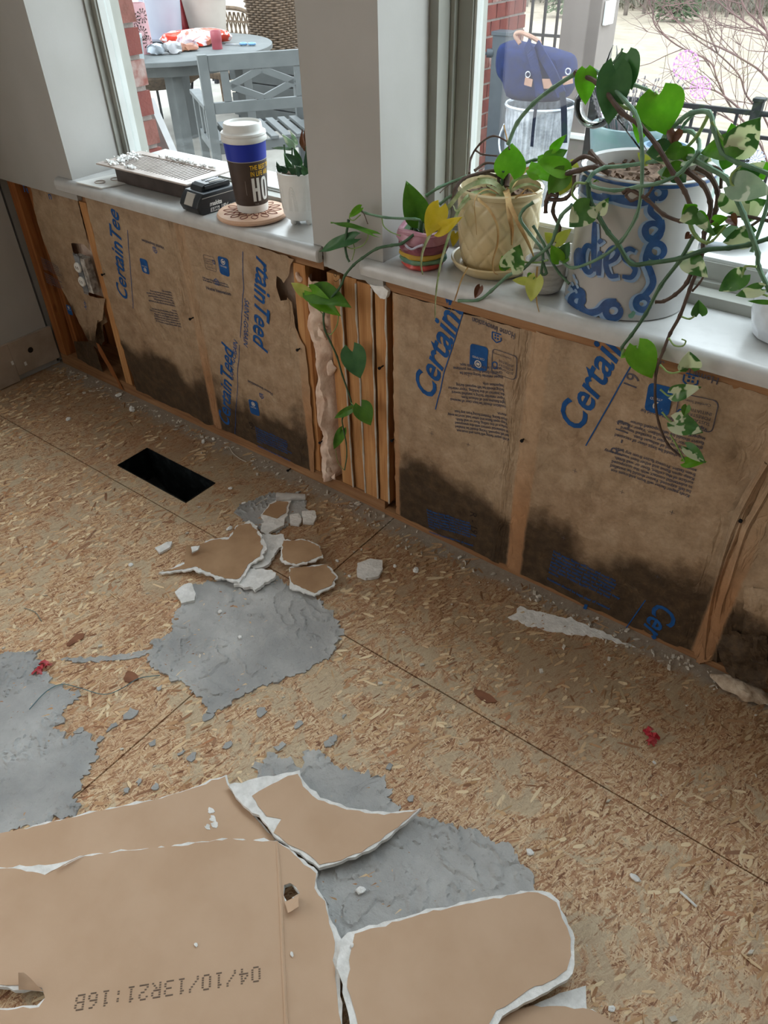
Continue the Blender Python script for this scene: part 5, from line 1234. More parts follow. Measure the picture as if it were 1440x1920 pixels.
lettering('printed_lettering', 'LITHIUM-ION', BF(.079, .0060), 'white', bat, .0055, .0001, .2, sx=.85)
# ---- wooden trivet with carved petals
tx_, ty_ = 1.006, .045
tv = empty('carved_trivet', (tx_, ty_, ZS), 'round wooden trivet carved with a petal sunburst under the paper cup', 'trivet')
M['trivet'] = mk('light_terracotta_wood', (214, 178, 152), (198, 160, 134), 14, .6, .3, 80, .1)
build('disc', MB().lathe([(0, .0005), (.074, .0005), (.080, .004), (.081, .008), (.078, .0125), (.072, .0135), (0, .0135)], (tx_, ty_, ZS), 72), 'trivet', tv, smooth=True)
M['petal'] = mk('carved_edge_brown', (130, 74, 60), (112, 62, 50), 20, .7)
def petal(a, r0, r1, w_, n_=9):
    pts = []
    for s_ in (1, -1):
        rng = range(n_) if s_ == 1 else range(n_ - 2, 0, -1)
        for k in rng:
            t = k / (n_ - 1); r_ = r0 + (r1 - r0) * t; ww = s_ * w_ * math.sin(PI * t) ** .8
            pts.append(Vector((tx_ + r_ * math.cos(a) - ww * math.sin(a), ty_ + r_ * math.sin(a) + ww * math.cos(a), ZS + .0138)))
    pts.append(pts[0]); return pts
for ring_, (n_, r0, r1, w_, ph) in enumerate(((12, .018, .044, .006, 0), (14, .040, .066, .0075, .2))):
    for k in range(n_): build('petal', MB().tube(petal(ph + 2 * PI * k / n_, r0, r1, w_), .0010, 5), 'petal', tv)
# ---- paper cup
cx0, cy0, cz0 = 1.003, .050, ZS + .0140
cup = empty('paper_cup', (cx0, cy0, cz0), 'tall brown and blue paper coffee cup with white lid on the trivet', 'cup')
def cr(z): return .0345 + .0115 * z / .155
M['cupbrown'] = mk('cup_print_brown', (72, 58, 50), (60, 47, 41), 16, .5, .4)
M['cupblue'] = mk('cup_print_blue', (24, 50, 168), (20, 44, 156), 8, .5, .4)
M['yellowink'] = mk('yellow_print', (238, 190, 30), (228, 178, 24), 40, .5)
def cyl(z0, z1, nm, mat, e_=0): return build(nm, MB().lathe([(cr(z0) + e_, z0), (cr((z0 + z1) / 2) + e_, (z0 + z1) / 2), (cr(z1) + e_, z1), (cr(z1) - .001, z1), (cr(z0) - .001, z0), (cr(z0) + e_, z0)], (cx0, cy0, cz0), 64), mat, cup, smooth=True)
build('cup_wall', MB().lathe([(0, .004), (.033, .004), (.0335, 0), (cr(0), 0), (cr(.02), .02), (cr(.15), .15), (cr(.15) - .0015, .15), (.0325, .006), (0, .006)], (cx0, cy0, cz0), 64), 'white', cup, smooth=True)
cyl(.0165, .107, 'brown_print', 'cupbrown', .0004); cyl(.107, .1085, 'grey_print_line', 'greyp', .0005); cyl(.1085, .147, 'blue_print', 'cupblue', .0005)
build('lid', MB().lathe([(.0440, .142), (.0480, .144), (.0490, .148), (.0480, .152), (.0470, .1545), (.0485, .157), (.0475, .161), (.0430, .163), (.0415, .166), (.0405, .176), (.0385, .1785), (.0365, .177), (.0355, .1735), (0, .1725)], (cx0, cy0, cz0), 64), 'white', cup, smooth=True)
ac = math.atan2(CP[1] - cy0, CP[0] - cx0)
build('sip_hole', MB().lathe([(0, 0), (.003, 0), (.003, .0006), (0, .0006)], (cx0 + .020 * math.cos(ac + .5), cy0 + .020 * math.sin(ac + .5), cz0 + .1726), 12), 'greyp', cup)
def cupmap(a_off, z0, sxx=1.0):
    def fn(x, y):
        z = z0 + y; r_ = cr(z) + .0009; a = ac + a_off + x * sxx / r_; return (cx0 + r_ * math.cos(a), cy0 + r_ * math.sin(a), cz0 + z)
    return fn
lettering('printed_lettering', 'THE BEST TIMES', cupmap(.08, .0915), 'yellowink', cup, .0138, .0002, 0, 1.08, .64)
lettering('printed_lettering', 'IN LIFE ARE', cupmap(.08, .0790), 'yellowink', cup, .0138, .0002, 0, 1.08, .64)
def cupquad(mbp, x0, z0, x1, z1):
    f_ = cupmap(.10, 0); n_ = 4
    o_ = len(mbp.v)
    for k in range(n_ + 1):
        x = x0 + (x1 - x0) * k / n_; mbp.v += [Vector(f_(x, z0)), Vector(f_(x, z1))]
    for k in range(n_): mbp.f.append((o_ + 2 * k, o_ + 2 * k + 2, o_ + 2 * k + 3, o_ + 2 * k + 1))
mbp = MB()
for (x0, z0, x1, z1) in ((0, .026, .0065, .075), (.011, .026, .0175, .075), (.0065, .047, .011, .054)): cupquad(mbp, x0, z0, x1, z1)
build('printed_lettering', mbp, 'white', cup)
mbp = MB(); f_ = cupmap(.10, 0); pts = []
for k in range(40):
    a = 2 * PI * k / 40; x = .0305 + .0085 * math.copysign(abs(math.cos(a)) ** .6, math.cos(a)); z = .0505 + .0245 * math.copysign(abs(math.sin(a)) ** .6, math.sin(a))
    xi = .0305 + .0028 * math.copysign(abs(math.cos(a)) ** .6, math.cos(a)); zi = .0505 + .0185 * math.copysign(abs(math.sin(a)) ** .6, math.sin(a)); mbp.v += [Vector(f_(x, z)), Vector(f_(xi, zi))]
for k in range(40): j = (k + 1) % 40; mbp.f.append((2 * k, 2 * j, 2 * j + 1, 2 * k + 1))
build('printed_lettering', mbp, 'white', cup)
mbp = MB(); f2_ = cupmap(-.25, 0)
mbp.add([f2_(0, .04), f2_(.0005, .04), f2_(.0005, .07), f2_(0, .07)], [(0, 1, 2, 3)]); build('printed_line', mbp, 'greyp', cup)
lettering('printed_lettering', 'THIS', cupmap(.16, .0185), 'greyp', cup, .0045)
# ---------------------------------------------------------------- plants: helpers
def leafmat(name, c1, c2, c3=None, t=.25):
    N = NT(name); v = N.obj(); n = N.noise(v, 26, 4, .6)
    c = N.mix(N.fr(n, .35, .65), lin(c1), lin(c2))
    if c3: c = N.mix(N.fr(N.noise(v, 38, 2, .5, .5), .50, .53), c, lin(c3))
    N.l(c, N.b.inputs['Base Color']); N.b.inputs['Roughness'].default_value = .38; N.b.inputs['Specular IOR Level'].default_value = .4
    tl = N.n('ShaderNodeBsdfTranslucent'); N.l(c, tl.inputs[0]); ms = N.n('ShaderNodeMixShader'); ms.inputs[0].default_value = t
    N.l(N.b.outputs[0], ms.inputs[1]); N.l(tl.outputs[0], ms.inputs[2]); N.l(ms.outputs[0], N.out.inputs[0]); N.bump(N.noise(v, 60, 3), .12, .001); return N.m
M['lg'] = leafmat('leaf_green', (84, 138, 52), (112, 164, 60), None, .45)
M['lb'] = leafmat('leaf_bright_green', (112, 176, 40), (138, 198, 58), None, .5)
M['ld'] = leafmat('leaf_dark_green', (62, 110, 66), (82, 132, 76), None, .3)
M['lv'] = leafmat('leaf_variegated', (70, 120, 62), (98, 150, 70), (214, 222, 190), .4)
M['lp'] = leafmat('leaf_pale_grey_green', (150, 178, 152), (176, 198, 172), (214, 222, 206), .4)
M['ly'] = leafmat('leaf_yellow', (222, 204, 48), (232, 216, 84), None, .45)
M['lyg'] = leafmat('leaf_yellow_green', (196, 206, 92), (212, 216, 120), None, .45)
M['lbr'] = leafmat('leaf_dead_brown', (128, 80, 54), (98, 60, 42), None, .2)
M['lj'] = leafmat('succulent_dark_green', (38, 72, 52), (58, 96, 60), None, .1)
M['vg'] = mk('vine_teal_green', (114, 146, 118), (84, 116, 92), 40, .55, .3, 200, .2)
M['vl'] = mk('vine_light_green', (140, 164, 100), (116, 144, 82), 40, .55, .3)
M['vb'] = mk('vine_dark_brown', (78, 64, 58), (98, 82, 72), 40, .75, .2, 200, .5)
M['vt'] = mk('dry_blade_tan', (196, 168, 120), (170, 132, 88), 40, .8, .1)
M['vd'] = mk('vine_dark_green', (60, 90, 66), (78, 108, 78), 40, .55, .3, 200, .2)
M['sg'] = mk('spider_blade_green', (136, 160, 104), (196, 204, 168), 60, .5, .3)
M['soil'] = mk('dark_potting_soil', (86, 70, 60), (132, 110, 94), 70, .95, .1, 120, .25, .002)
def vine(pts, r_, mat, parent, name='vine', n_=6, nodes=True, ta=.75):
    P = spline([Vector(p) for p in pts], n_); k = len(P); mb = MB(); r_ *= .84
    rad = [r_ * (1 - (1 - ta) * i / k) for i in range(k)]
    if nodes:
        for i in range(0, k, n_ ): rad[i] *= 1.28
    mb.tube(P, rad, 8); return build(name, mb, mat, parent, smooth=True)
def leaf(B, T, wd, mat, parent, fold=.25, curl=.12, tilt=0.0, heart=.18, nrm=None, name='leaf', th=.0004):
    B, T = Vector(B), Vector(T); ax = T - B; L = ax.length; ax.normalize()
    vw = (Vector(CP) - (B + T) / 2).normalized() if nrm is None else Vector(nrm).normalized()
    side = ax.cross(vw); side.normalize(); nn_ = side.cross(ax).normalized()
    if tilt: 
        R_ = Matrix.Rotation(tilt, 3, ax); side = R_ @ side; nn_ = R_ @ nn_
    mb = MB(); n_, k_ = 12, 4
    for s2 in (0, 1):
        for i in range(n_ + 1):
            t = i / n_
            prof_ = (math.sin(PI * min(1, (t + .02)) ** .62)) ** .85 if t < 1 else 0
            prof_ = max(prof_, .0)
            for j in range(-k_, k_ + 1):
                s = j / k_; w_ = prof_ * wd / 2
                back = -heart * L * (abs(s) ** 1.3) * (1 - t) ** 2 * 1.1
                off = abs(s) * w_ * fold - curl * L * (t - .35) ** 2 + .02 * L * math.sin(t * 9 + s * 2)
                p = B + ax * (t * L + back) + side * (s * w_) + nn_ * (off + (-th if s2 else 0)); mb.v.append(p)
    c_ = 2 * k_ + 1; m_ = (n_ + 1) * c_
    for i in range(n_):
        for j in range(c_ - 1):
            a = i * c_ + j; f_ = (a, a + 1, a + c_ + 1, a + c_); mb.f.append(f_); mb.f.append(tuple(q + m_ for q in reversed(f_)))
    for i in range(n_):
        a = i * c_; b = a + c_ - 1; mb.f.append((a, a + c_, a + c_ + m_, a + m_)); mb.f.append((b + c_, b, b + m_, b + c_ + m_))
    return build(name, mb, mat, parent, smooth=True)
def blade(pts, wd, mat, parent, name='blade'):
    P = spline(pts, 6); k = len(P); mb = MB()
    for i, p in enumerate(P):
        t = (P[min(i + 1, k - 1)] - P[max(i - 1, 0)]).normalized(); vw = (Vector(CP) - p).normalized(); s_ = t.cross(vw).normalized() * wd / 2 * (1 - .8 * (i / k) ** 2); n_ = s_.cross(t).normalized()
        mb.v += [p - s_, p - n_ * wd * .12, p + s_]
    for i in range(k - 1):
        for j in range(2): a = i * 3 + j; mb.f.append((a, a + 1, a + 4, a + 3))
    n0 = len(mb.v); mb.v += [p + Vector((0, .0003, -.0003)) for p in mb.v[:n0]]; mb.f += [tuple(q + n0 for q in reversed(f)) for f in list(mb.f)]
    return build(name, mb, mat, parent, smooth=True)
def soilmesh(c, R_, z, parent, sd=0):
    mb = MB(); rr = random.Random(sd); n_ = 26
    mb.v.append(Vector((c[0], c[1], z + .004)))
    for i in range(1, 9):
        for j in range(n_):
            a = 2 * PI * j / n_; r_ = R_ * i / 8; mb.v.append(Vector((c[0] + r_ * math.cos(a), c[1] + r_ * math.sin(a), z + (.006 * noise.noise(Vector((r_ * 90 * math.cos(a), r_ * 90 * math.sin(a), sd))) + rr.uniform(0, .003)) * (1 if i < 8 else 0))))
    for j in range(n_): mb.f.append((0, 1 + j, 1 + (j + 1) % n_))
    for i in range(7):
        for j in range(n_): a = 1 + i * n_ + j; b = 1 + i * n_ + (j + 1) % n_; mb.f.append((a, b, b + n_, a + n_))
    for k in range(60):
        a, r_ = rr.uniform(0, 6.28), R_ * .92 * math.sqrt(rr.random()); p = Vector((c[0] + r_ * math.cos(a), c[1] + r_ * math.sin(a), z + .004)); s_ = rr.uniform(.0015, .005) * (R_ / .09)
        mb.obox(p, (rr.uniform(-1, 1), rr.uniform(-1, 1), .3), (.3, rr.uniform(-1, 1), 1), (1, .2, rr.uniform(-1, 1)), s_, s_ * .6, s_ * .5)
    return build('soil', mb, 'soil', parent)
# ---- succulent in the white footed pot (left sill)
sx0, sy0 = 1.128, .078
e = empty('potted_succulent', (sx0, sy0, ZS), 'dark green succulent in a white ribbed footed pot beside the cup', 'potted plant')
build('pot', MB().lathe([(0, .010), (.026, .010), (.036, .014), (.0405, .024), (.0430, .05), (.0470, .106), (.0478, .109), (.0455, .110), (.044, .105), (.042, .09), (0, .09)], (sx0, sy0, ZS), 72, lambda r_, z, a: r_), 'white', e, smooth=True)
for k in range(4):
    a = ac + .55 + k * PI / 2; x, y = sx0 + .024 * math.cos(a), sy0 + .024 * math.sin(a); build('foot', MB().lathe([(0, .0003), (.004, .0003), (.007, .004), (.0075, .012), (0, .014)], (x, y, ZS), 16), 'white', e, smooth=True)
for g in range(9):
    ga = ac - 1.2 + g * .7
    for q in range(4):
        pts = []
        for t in range(13):
            u_ = -1 + 2 * t / 12; w_ = .011 - .0024 * q; zz = .035 + (.050 - .006 * q) * (1 - abs(u_) ** 2.5) ; aa = ga + u_ * w_ / .045; R_ = .0395 + (.047 - .0395) * (zz - .02) / .09 + .0008
            pts.append(Vector((sx0 + R_ * math.cos(aa), sy0 + R_ * math.sin(aa), ZS + zz)))
        build('arch_rib', MB().tube(pts, .0007, 4), 'white', e)
soilmesh((sx0, sy0), .043, ZS + .098, e, 2)
rs2 = random.Random(31)
SU = crop(400, 200, 7.2, [(920, 890, 850, 760, .04, 80), (1000, 880, 840, 800, .045, 90), (1060, 880, 950, 640, .06, 90), (1160, 780, 960, 620, .05, 110), (1180, 800, 1100, 560, .07, 90), (1100, 560, 920, 370, .08, 100), (1130, 520, 1035, 320, .09, 70), (1050, 570, 780, 550, .07, 45), (1200, 560, 1190, 320, .07, 70), (1240, 600, 1250, 240, .08, 90), (1290, 900, 1250, 600, .05, 120), (1180, 920, 1120, 800, .03, 120), (1280, 700, 1330, 430, .07, 100), (1100, 900, 1020, 820, .03, 90), (1250, 920, 1190, 780, .035, 110)])
for k, (u, v, a, b, y, w_) in enumerate(SU):
    T = PY(400 + a / 7.2, 200 + b / 7.2, y + rs2.uniform(-.01, .01)); B = PY(u, v, y + .01); leaf(B, T, w_ / 7.2 * .00105, ['lj', 'lj', 'ld', 'lj', 'ld', 'lp', 'lp', 'vg', 'lbr', 'lbr', 'lj', 'lj', 'lj', 'lj', 'ld'][k], e, .3, .1, rs2.uniform(-.5, .5), .02, th=.002)
for k in range(5):
    a = k * 1.25; p0 = Vector((sx0 + .012 * math.cos(a), sy0 + .012 * math.sin(a), ZS + .098)); vine([p0, p0 + Vector((.012 * math.cos(a), .012 * math.sin(a), .03)), p0 + Vector((.016 * math.cos(a), .01 * math.sin(a), .06))], .0025, 'vd', e, 'stem')
# ================================================================ THINGS ON THE RIGHT SILL
# ---- rainbow clay pot with pothos
rx, ry = 1.492, .022
rp_ = empty('rainbow_pot_plant', (rx, ry, ZS), 'handmade rainbow clay pot with a trailing vine and one yellow leaf', 'potted plant')
M['rb_pink'] = mk('mauve_glaze', (168, 110, 128), (196, 150, 164), 30, .3, .5, 60, .5, .002)
M['rb_plum'] = mk('plum_glaze', (118, 56, 72), (146, 80, 96), 30, .3, .5, 60, .5, .002)
M['rb_yel'] = mk('ochre_glaze', (206, 172, 62), (186, 148, 60), 30, .3, .5, 60, .5, .002)
M['rb_grn'] = mk('sea_green_glaze', (78, 126, 124), (104, 140, 100), 30, .3, .5, 60, .5, .002)
M['rb_red'] = mk('coral_glaze', (206, 88, 78), (184, 70, 64), 30, .3, .5, 60, .5, .002)
def lumpy(sd, am=.0022): return lambda r_, z, a: r_ + am * noise.noise(Vector((math.cos(a) * 2.2, math.sin(a) * 2.2, z * 60 + sd))) * 2
def band(nm, z0, z1, r0, r1, mat, sd):
    mb = MB().lathe([(r0 - .008, z0), (r0, z0 + .001), ((r0 + r1) / 2 + .003, (z0 + z1) / 2), (r1, z1 - .001), (r1 - .008, z1)], (rx, ry, ZS), 48, lumpy(sd)); return build(nm, mb, mat, rp_, smooth=True)
build('pot_floor', MB().lathe([(0, .0005), (.034, .0005), (.034, .006), (0, .006)], (rx, ry, ZS), 30), 'rb_red', rp_)
band('coral_coil', .0008, .013, .037, .040, 'rb_red', 1); band('green_coil', .012, .023, .0415, .0435, 'rb_grn', 2); band('ochre_coil', .022, .033, .043, .0435, 'rb_yel', 3); band('plum_coil', .032, .050, .0445, .047, 'rb_plum', 4); band('mauve_coil', .049, .070, .0475, .0485, 'rb_pink', 5)
build('rim', MB().tube([Vector((rx + (.0435 + .0015 * math.sin(a * 5)) * math.cos(a), ry + (.0435 + .0015 * math.sin(a * 5)) * math.sin(a), ZS + .071 + .002 * math.sin(a * 3))) for a in [q * PI / 24 for q in range(49)]], .0052, 8, False), 'rb_pink', rp_, smooth=True)
build('squiggle', MB().tube(spline([PY(*p) for p in crop(560, 300, 3.2, [(625, 485, -.033), (650, 520, -.036), (680, 535, -.034), (715, 520, -.034), (745, 510, -.036)])], 4), .0022, 6), mk('pale_lilac_glaze', (214, 204, 214), (170, 170, 190), 20, .3), rp_, smooth=True)
build('inner_wall', MB().lathe([(.040, .02), (.041, .07), (.038, .07), (.036, .02)], (rx, ry, ZS), 36), mk('mint_glaze', (170, 196, 168), (120, 160, 120), 20, .3), rp_)
soilmesh((rx, ry), .037, ZS + .055, rp_, 3)
C6 = lambda pts: [PY(*p) for p in crop(560, 300, 3.2, pts)]
def V6(pts, r_, m_, ta=.8): return vine(C6(pts), r_, m_, rp_, ta=ta)
V6([(740, 420, .02), (730, 370, .01), (700, 355, -.02), (520, 345, -.03), (400, 318, -.035), (375, 305, -.04)], .0030, 'vg')
V6([(500, 348, -.03), (510, 395, -.035), (550, 430, -.03), (610, 455, -.028)], .0014, 'vl')
V6([(700, 440, -.02), (620, 500, -.04), (560, 512, -.04), (470, 532, -.04), (380, 590, -.042), (330, 630, -.045), (280, 690, -.05), (260, 740, -.05), (238, 778, -.05)], .0034, 'vd')
V6([(240, 775, -.05), (180, 850, -.05), (150, 930, -.048), (158, 1020, -.045), (190, 1090, -.04), (230, 1180, -.035), (262, 1290, -.035), (300, 1400, -.035), (318, 1470, -.035), (300, 1520, -.035), (262, 1550, -.035), (270, 1620, -.035), (285, 1700, -.035), (288, 1780, -.035), (275, 1860, -.035)], .0028, 'vd', .6)
V6([(240, 920, -.05), (230, 990, -.05), (195, 1045, -.046), (175, 1040, -.045)], .0015, 'vl'); V6([(70, 800, -.05), (65, 860, -.05), (120, 900, -.05), (150, 930, -.048)], .0015, 'vl')
V6([(270, 1860, -.035), (235, 1810, -.035), (222, 1740, -.035)], .0010, 'vl'); V6([(310, 1450, -.035), (345, 1485, -.04), (380, 1490, -.04)], .0013, 'vl')
V6([(300, 360, -.04), (285, 450, -.042), (280, 520, -.042), (290, 580, -.042), (305, 612, -.042)], .0030, 'vd'); V6([(310, 320, -.04), (305, 350, -.04), (330, 362, -.04), (370, 330, -.04)], .0014, 'vl')
V6([(280, 515, -.042), (320, 532, -.045), (380, 515, -.045), (412, 475, -.045), (418, 440, -.045)], .0014, 'vl'); V6([(325, 490, -.042), (335, 540, -.044), (320, 600, -.042)], .0012, 'vl')
V6([(375, 300, -.04), (395, 330, -.045), (415, 385, -.045)], .0012, 'vb')
def L6(b, t, wd, m_, **k):
    B, T = C6([b])[0], C6([t])[0]; d = (B - Vector(CP)).length; return leaf(B, T, wd / 3.2 * d / FX, m_, rp_, **k)
L6((372, 288, -.04), (300, 345, -.05), 45, 'lb', fold=.5, tilt=.4); L6((440, 438, -.045), (190, 362, -.055), 48, 'lg', fold=.3, tilt=.9); L6((330, 470, -.04), (115, 545, -.055), 85, 'ld', fold=.3, tilt=.6)
L6((725, 358, .01), (645, 128, -.02), 150, 'lg', fold=.25, curl=.05); L6((845, 285, -.02), (768, 462, -.038), 125, 'ly', fold=.15); L6((835, 425, -.02), (975, 345, -.03), 75, 'ly', fold=.3)
L6((80, 790, -.05), (300, 860, -.06), 150, 'lg', fold=.2, curl=.25, tilt=-.5); L6((75, 792, -.055), (238, 935, -.066), 110, 'lb', fold=.3, curl=.3, tilt=.3); L6((60, 808, -.05), (-48, 735, -.058), 70, 'lyg', fold=.35)
L6((322, 1150, -.036), (368, 1312, -.048), 155, 'ld', fold=.12, heart=.28, tilt=.2); L6((375, 1478, -.04), (432, 1592, -.05), 120, 'lg', fold=.15, heart=.25); L6((318, 1492, -.036), (208, 1552, -.046), 50, 'lg', fold=.4); L6((262, 1622, -.036), (208, 1742, -.046), 62, 'lg', fold=.2)
L6((940, 440, .05), (925, 520, .03), 50, 'ly')
for (u, v) in ((700, 410), (735, 430), (680, 445)): p0 = PY(560 + u / 3.2, 300 + v / 3.2, .015); vine([(rx, ry, ZS + .055), p0, p0 + Vector((.004, -.004, .02))], .0045, 'vd', rp_, 'stem')
# ---- yellow diamond pot with spider plant
yx, yy = 1.611, .090
yp = empty('spider_plant', (yx, yy, ZS), 'spider plant in a pale yellow pot with a quilted diamond pattern on a saucer', 'potted plant')
M['yglaze'] = mk('pale_yellow_glaze', (212, 200, 164), (200, 178, 134), 8, .25, .5, 60, .05)
def quilt(r_, z, a):
    if not (.010 < z < .125) or r_ < .06: return r_
    s = a * 12; t = (z - .010) / .115 * 2 * PI * 1.25
    d = min(abs(math.sin((s + t * 2) / 2)), abs(math.sin((s - t * 2) / 2))); return r_ + .0028 * min(1, d / .35)
prf = [(0, .0)] + [(.058, .0)] + [(.0600 + .0125 * (k / 40) ** .8 + .004 * math.sin(PI * k / 40), .004 + .126 * k / 40) for k in range(41)] + [(.0765, .132), (.0770, .139), (.0745, .142), (.071, .140), (.069, .118), (0, .118)]
build('pot', MB().lathe(prf, (yx, yy, ZS + .009), 144, quilt), 'yglaze', yp, smooth=True)
build('saucer', MB().lathe([(0, .0004), (.060, .0004), (.063, .002), (.074, .012), (.080, .022), (.0785, .0245), (.075, .0235), (.068, .012), (.062, .0085), (0, .0085)], (yx, yy - .008, ZS), 72), 'yglaze', yp, smooth=True)
soilmesh((yx, yy), .068, ZS + .128, yp, 4)
C7 = lambda pts: [PY(*p) for p in crop(740, 230, 4.0, pts)]
V7 = lambda pts, r_, m_, ta=.8: vine(C7(pts), r_, m_, yp, ta=ta)
def B7(pts, wd, m_): P = C7(pts); return blade(P, wd / 4.0 * 1.35 / FX, m_, yp)
yc = PY(740 + 830 / 4, 230 + 520 / 4, .085)
crown = Vector((yx + .002, yy, ZS + .132))
for k in range(6):
    a = k * 1.05; vine([crown, crown + Vector((.006 * math.cos(a), .006 * math.sin(a), .02)), crown + Vector((.012 * math.cos(a), .012 * math.sin(a), .045))], .0035, 'vd' if k % 2 else 'vb', yp, 'stem')
for (s_, wd, m_) in [([(830, 540, .08), (760, 460, .06), (660, 440, .03), (520, 500, .01), (400, 640, -.005), (280, 810, -.02), (215, 950, -.03), (198, 1060, -.03), (210, 1140, -.03)], 34, 'sg'),
                     ([(800, 560, .06), (640, 520, .04), (540, 560, .01), (460, 700, -.01), (390, 900, -.03), (340, 1080, -.04), (310, 1280, -.045), (302, 1478, -.046)], 26, 'sg'),
                     ([(820, 560, .07), (700, 540, .04), (630, 570, .01), (700, 640, .0), (765, 760, -.005), (772, 900, -.008), (735, 1040, -.01), (745, 1120, -.012), (775, 1140, -.01)], 20, 'vt'),
                     ([(830, 500, .08), (850, 560, .03), (862, 700, .002), (880, 800, .0), (878, 920, .0)], 44, 'vt'), ([(840, 500, .08), (860, 600, .02), (930, 760, .0), (1000, 900, .0), (1045, 1010, .0)], 34, 'vt'),
                     ([(800, 540, .06), (700, 500, .04), (620, 540, .015), (598, 620, .0), (610, 760, -.002), (615, 840, -.002)], 8, 'vt'), ([(850, 520, .08), (900, 430, .09), (1000, 400, .10), (1060, 420, .10), (1110, 440, .11)], 26, 'sg'),
                     ([(850, 530, .07), (930, 480, .07), (1020, 460, .08), (1110, 500, .09)], 22, 'sg'), ([(840, 540, .07), (780, 450, .09), (700, 420, .11), (600, 420, .12)], 28, 'sg'), ([(820, 560, .06), (760, 500, .05), (690, 470, .05)], 22, 'sg'),
                     ([(850, 500, .08), (960, 370, .12), (1060, 330, .14), (1150, 310, .15)], 36, 'vt'), ([(860, 560, .05), (950, 545, .04), (1070, 530, .03)], 14, 'vt'), ([(870, 590, .04), (940, 540, .04), (1000, 490, .05), (1070, 540, .04)], 10, 'vt'),
                     ([(780, 560, .06), (700, 500, .06), (620, 520, .04), (560, 580, .01)], 18, 'sg'), ([(550, 1080, -.01), (500, 1180, -.03), (460, 1300, -.04), (415, 1430, -.045)], 12, 'vt'), ([(560, 560, .0), (470, 660, -.01), (440, 620, .0)], 18, 'sg'),
                     ([(1070, 1080, -.02), (1060, 1220, -.02), (1065, 1340, -.02), (1082, 1420, -.03)], 14, 'vt')]:
    B7(s_, wd, m_)
V7([(235, 548, .02), (330, 488, .03), (430, 445, .05), (540, 400, .06)], .0034, 'vg'); V7([(340, 610, .05), (390, 570, .05), (440, 540, .05)], .0034, 'vg')
V7([(435, 600, .01), (455, 500, .02), (520, 420, .04), (620, 385, .06), (740, 360, .08), (830, 400, .09)], .0038, 'vb'); V7([(440, 560, .02), (480, 460, .03), (560, 400, .05), (680, 380, .07), (760, 400, .08), (830, 430, .09)], .003, 'vb')
V7([(560, 380, .08), (575, 260, .12), (640, 160, .12), (740, 100, .12), (845, 145, .10), (860, 200, .09)], .0022, 'vb'); V7([(610, 210, .12), (660, 238, .12), (770, 250, .11)], .002, 'vb'); V7([(600, 360, .09), (680, 305, .11), (780, 310, .11)], .0028, 'vb'); V7([(820, 20, .12), (835, 90, .11), (850, 150, .10)], .0015, 'vt')
V7([(340, 525, .02), (400, 470, .04), (470, 440, .05)], .001, 'vb'); V7([(840, 480, .08), (850, 400, .09), (860, 340, .10)], .005, 'vb')
V7([(960, 310, .12), (1050, 280, .13), (1150, 280, .13)], .0035, 'vd')
def L7(b, t, wd, m_, par=None, **k):
    B, T = C7([b])[0], C7([t])[0]; d = (B - Vector(CP)).length; return leaf(B, T, wd / 4.0 * d / FX, m_, par or yp, **k)
L7((860, 375, .085), (882, 152, .10), 215, 'lb', fold=.18, heart=.22, curl=.05)
# ---- big crock
kx, ky = 1.868, .096
ck = empty('crock_planter', (kx, ky, ZS), 'large grey stoneware crock with blue brushed scrolls and lettering, overflowing with vines', 'potted plant')
M['stone'] = mk('grey_stoneware_glaze', (180, 178, 174), (168, 167, 166), 5, .22, .5, 40, .06)
M['cob'] = mk('cobalt_brush_glaze', (50, 92, 146), (38, 72, 122), 60, .25, .5)
M['cobl'] = mk('thin_cobalt_wash', (128, 156, 190), (150, 174, 202), 60, .25, .5)
def krad(z): return .1015 - .001 * math.sin(z / .215 * PI) 
build('crock', MB().lathe([(0, .0004), (.098, .0004), (krad(0), .003)] + [(krad(.215 * k / 10), .003 + .205 * k / 10) for k in range(11)] + [(.1035, .211), (.1035, .217), (.100, .219), (.0955, .216), (.094, .19), (.094, .02), (0, .015)], (kx, ky, ZS), 96), 'stone', ck, smooth=True)
build('blue_rim', MB().lathe([(.1037, .2105), (.1042, .213), (.1037, .2155), (.1030, .213), (.1037, .2105)], (kx, ky, ZS), 96), 'cob', ck, smooth=True)
soilmesh((kx, ky), .0935, ZS + .197, ck, 5)
def kpt(u, v, off=.0006):
    r = ray(u, v); R_ = .1022 + off
    ox, oy = CP[0] - kx, CP[1] - ky; A = r[0] ** 2 + r[1] ** 2; B = 2 * (ox * r[0] + oy * r[1]); Cc = ox * ox + oy * oy - R_ * R_; D = B * B - 4 * A * Cc
    if D < 0: t = -B / (2 * A); p = CP + t * r; a = math.atan2(p[1] - ky, p[0] - kx); return Vector((kx + R_ * math.cos(a), ky + R_ * math.sin(a), p[2]))
    t = (-B - math.sqrt(D)) / (2 * A); return Vector(CP + t * r)
def brush(pts, w_, mat='cob', off=.0006, name='painted_stroke'):
    """flat brush stroke lying on the crock"""
    P2 = spline([Vector((p[0], p[1], 0)) for p in crop(1000, 60, 3.2727, pts)], 6); mb = MB(); k = len(P2)
    for i, p in enumerate(P2):
        t = (P2[min(i + 1, k - 1)] - P2[max(i - 1, 0)]).normalized(); n_ = Vector((-t.y, t.x, 0)) * w_ / 3.2727 / 2 * (1 - .35 * abs(2 * i / k - 1) ** 3)
        for s_ in (-1, 0, 1): q = p + n_ * s_; mb.v.append(kpt(q.x, q.y, off))
    for i in range(k - 1):
        for j in (0, 1): a = i * 3 + j; mb.f.append((a, a + 1, a + 4, a + 3))
    return build(name, mb, mat, ck)
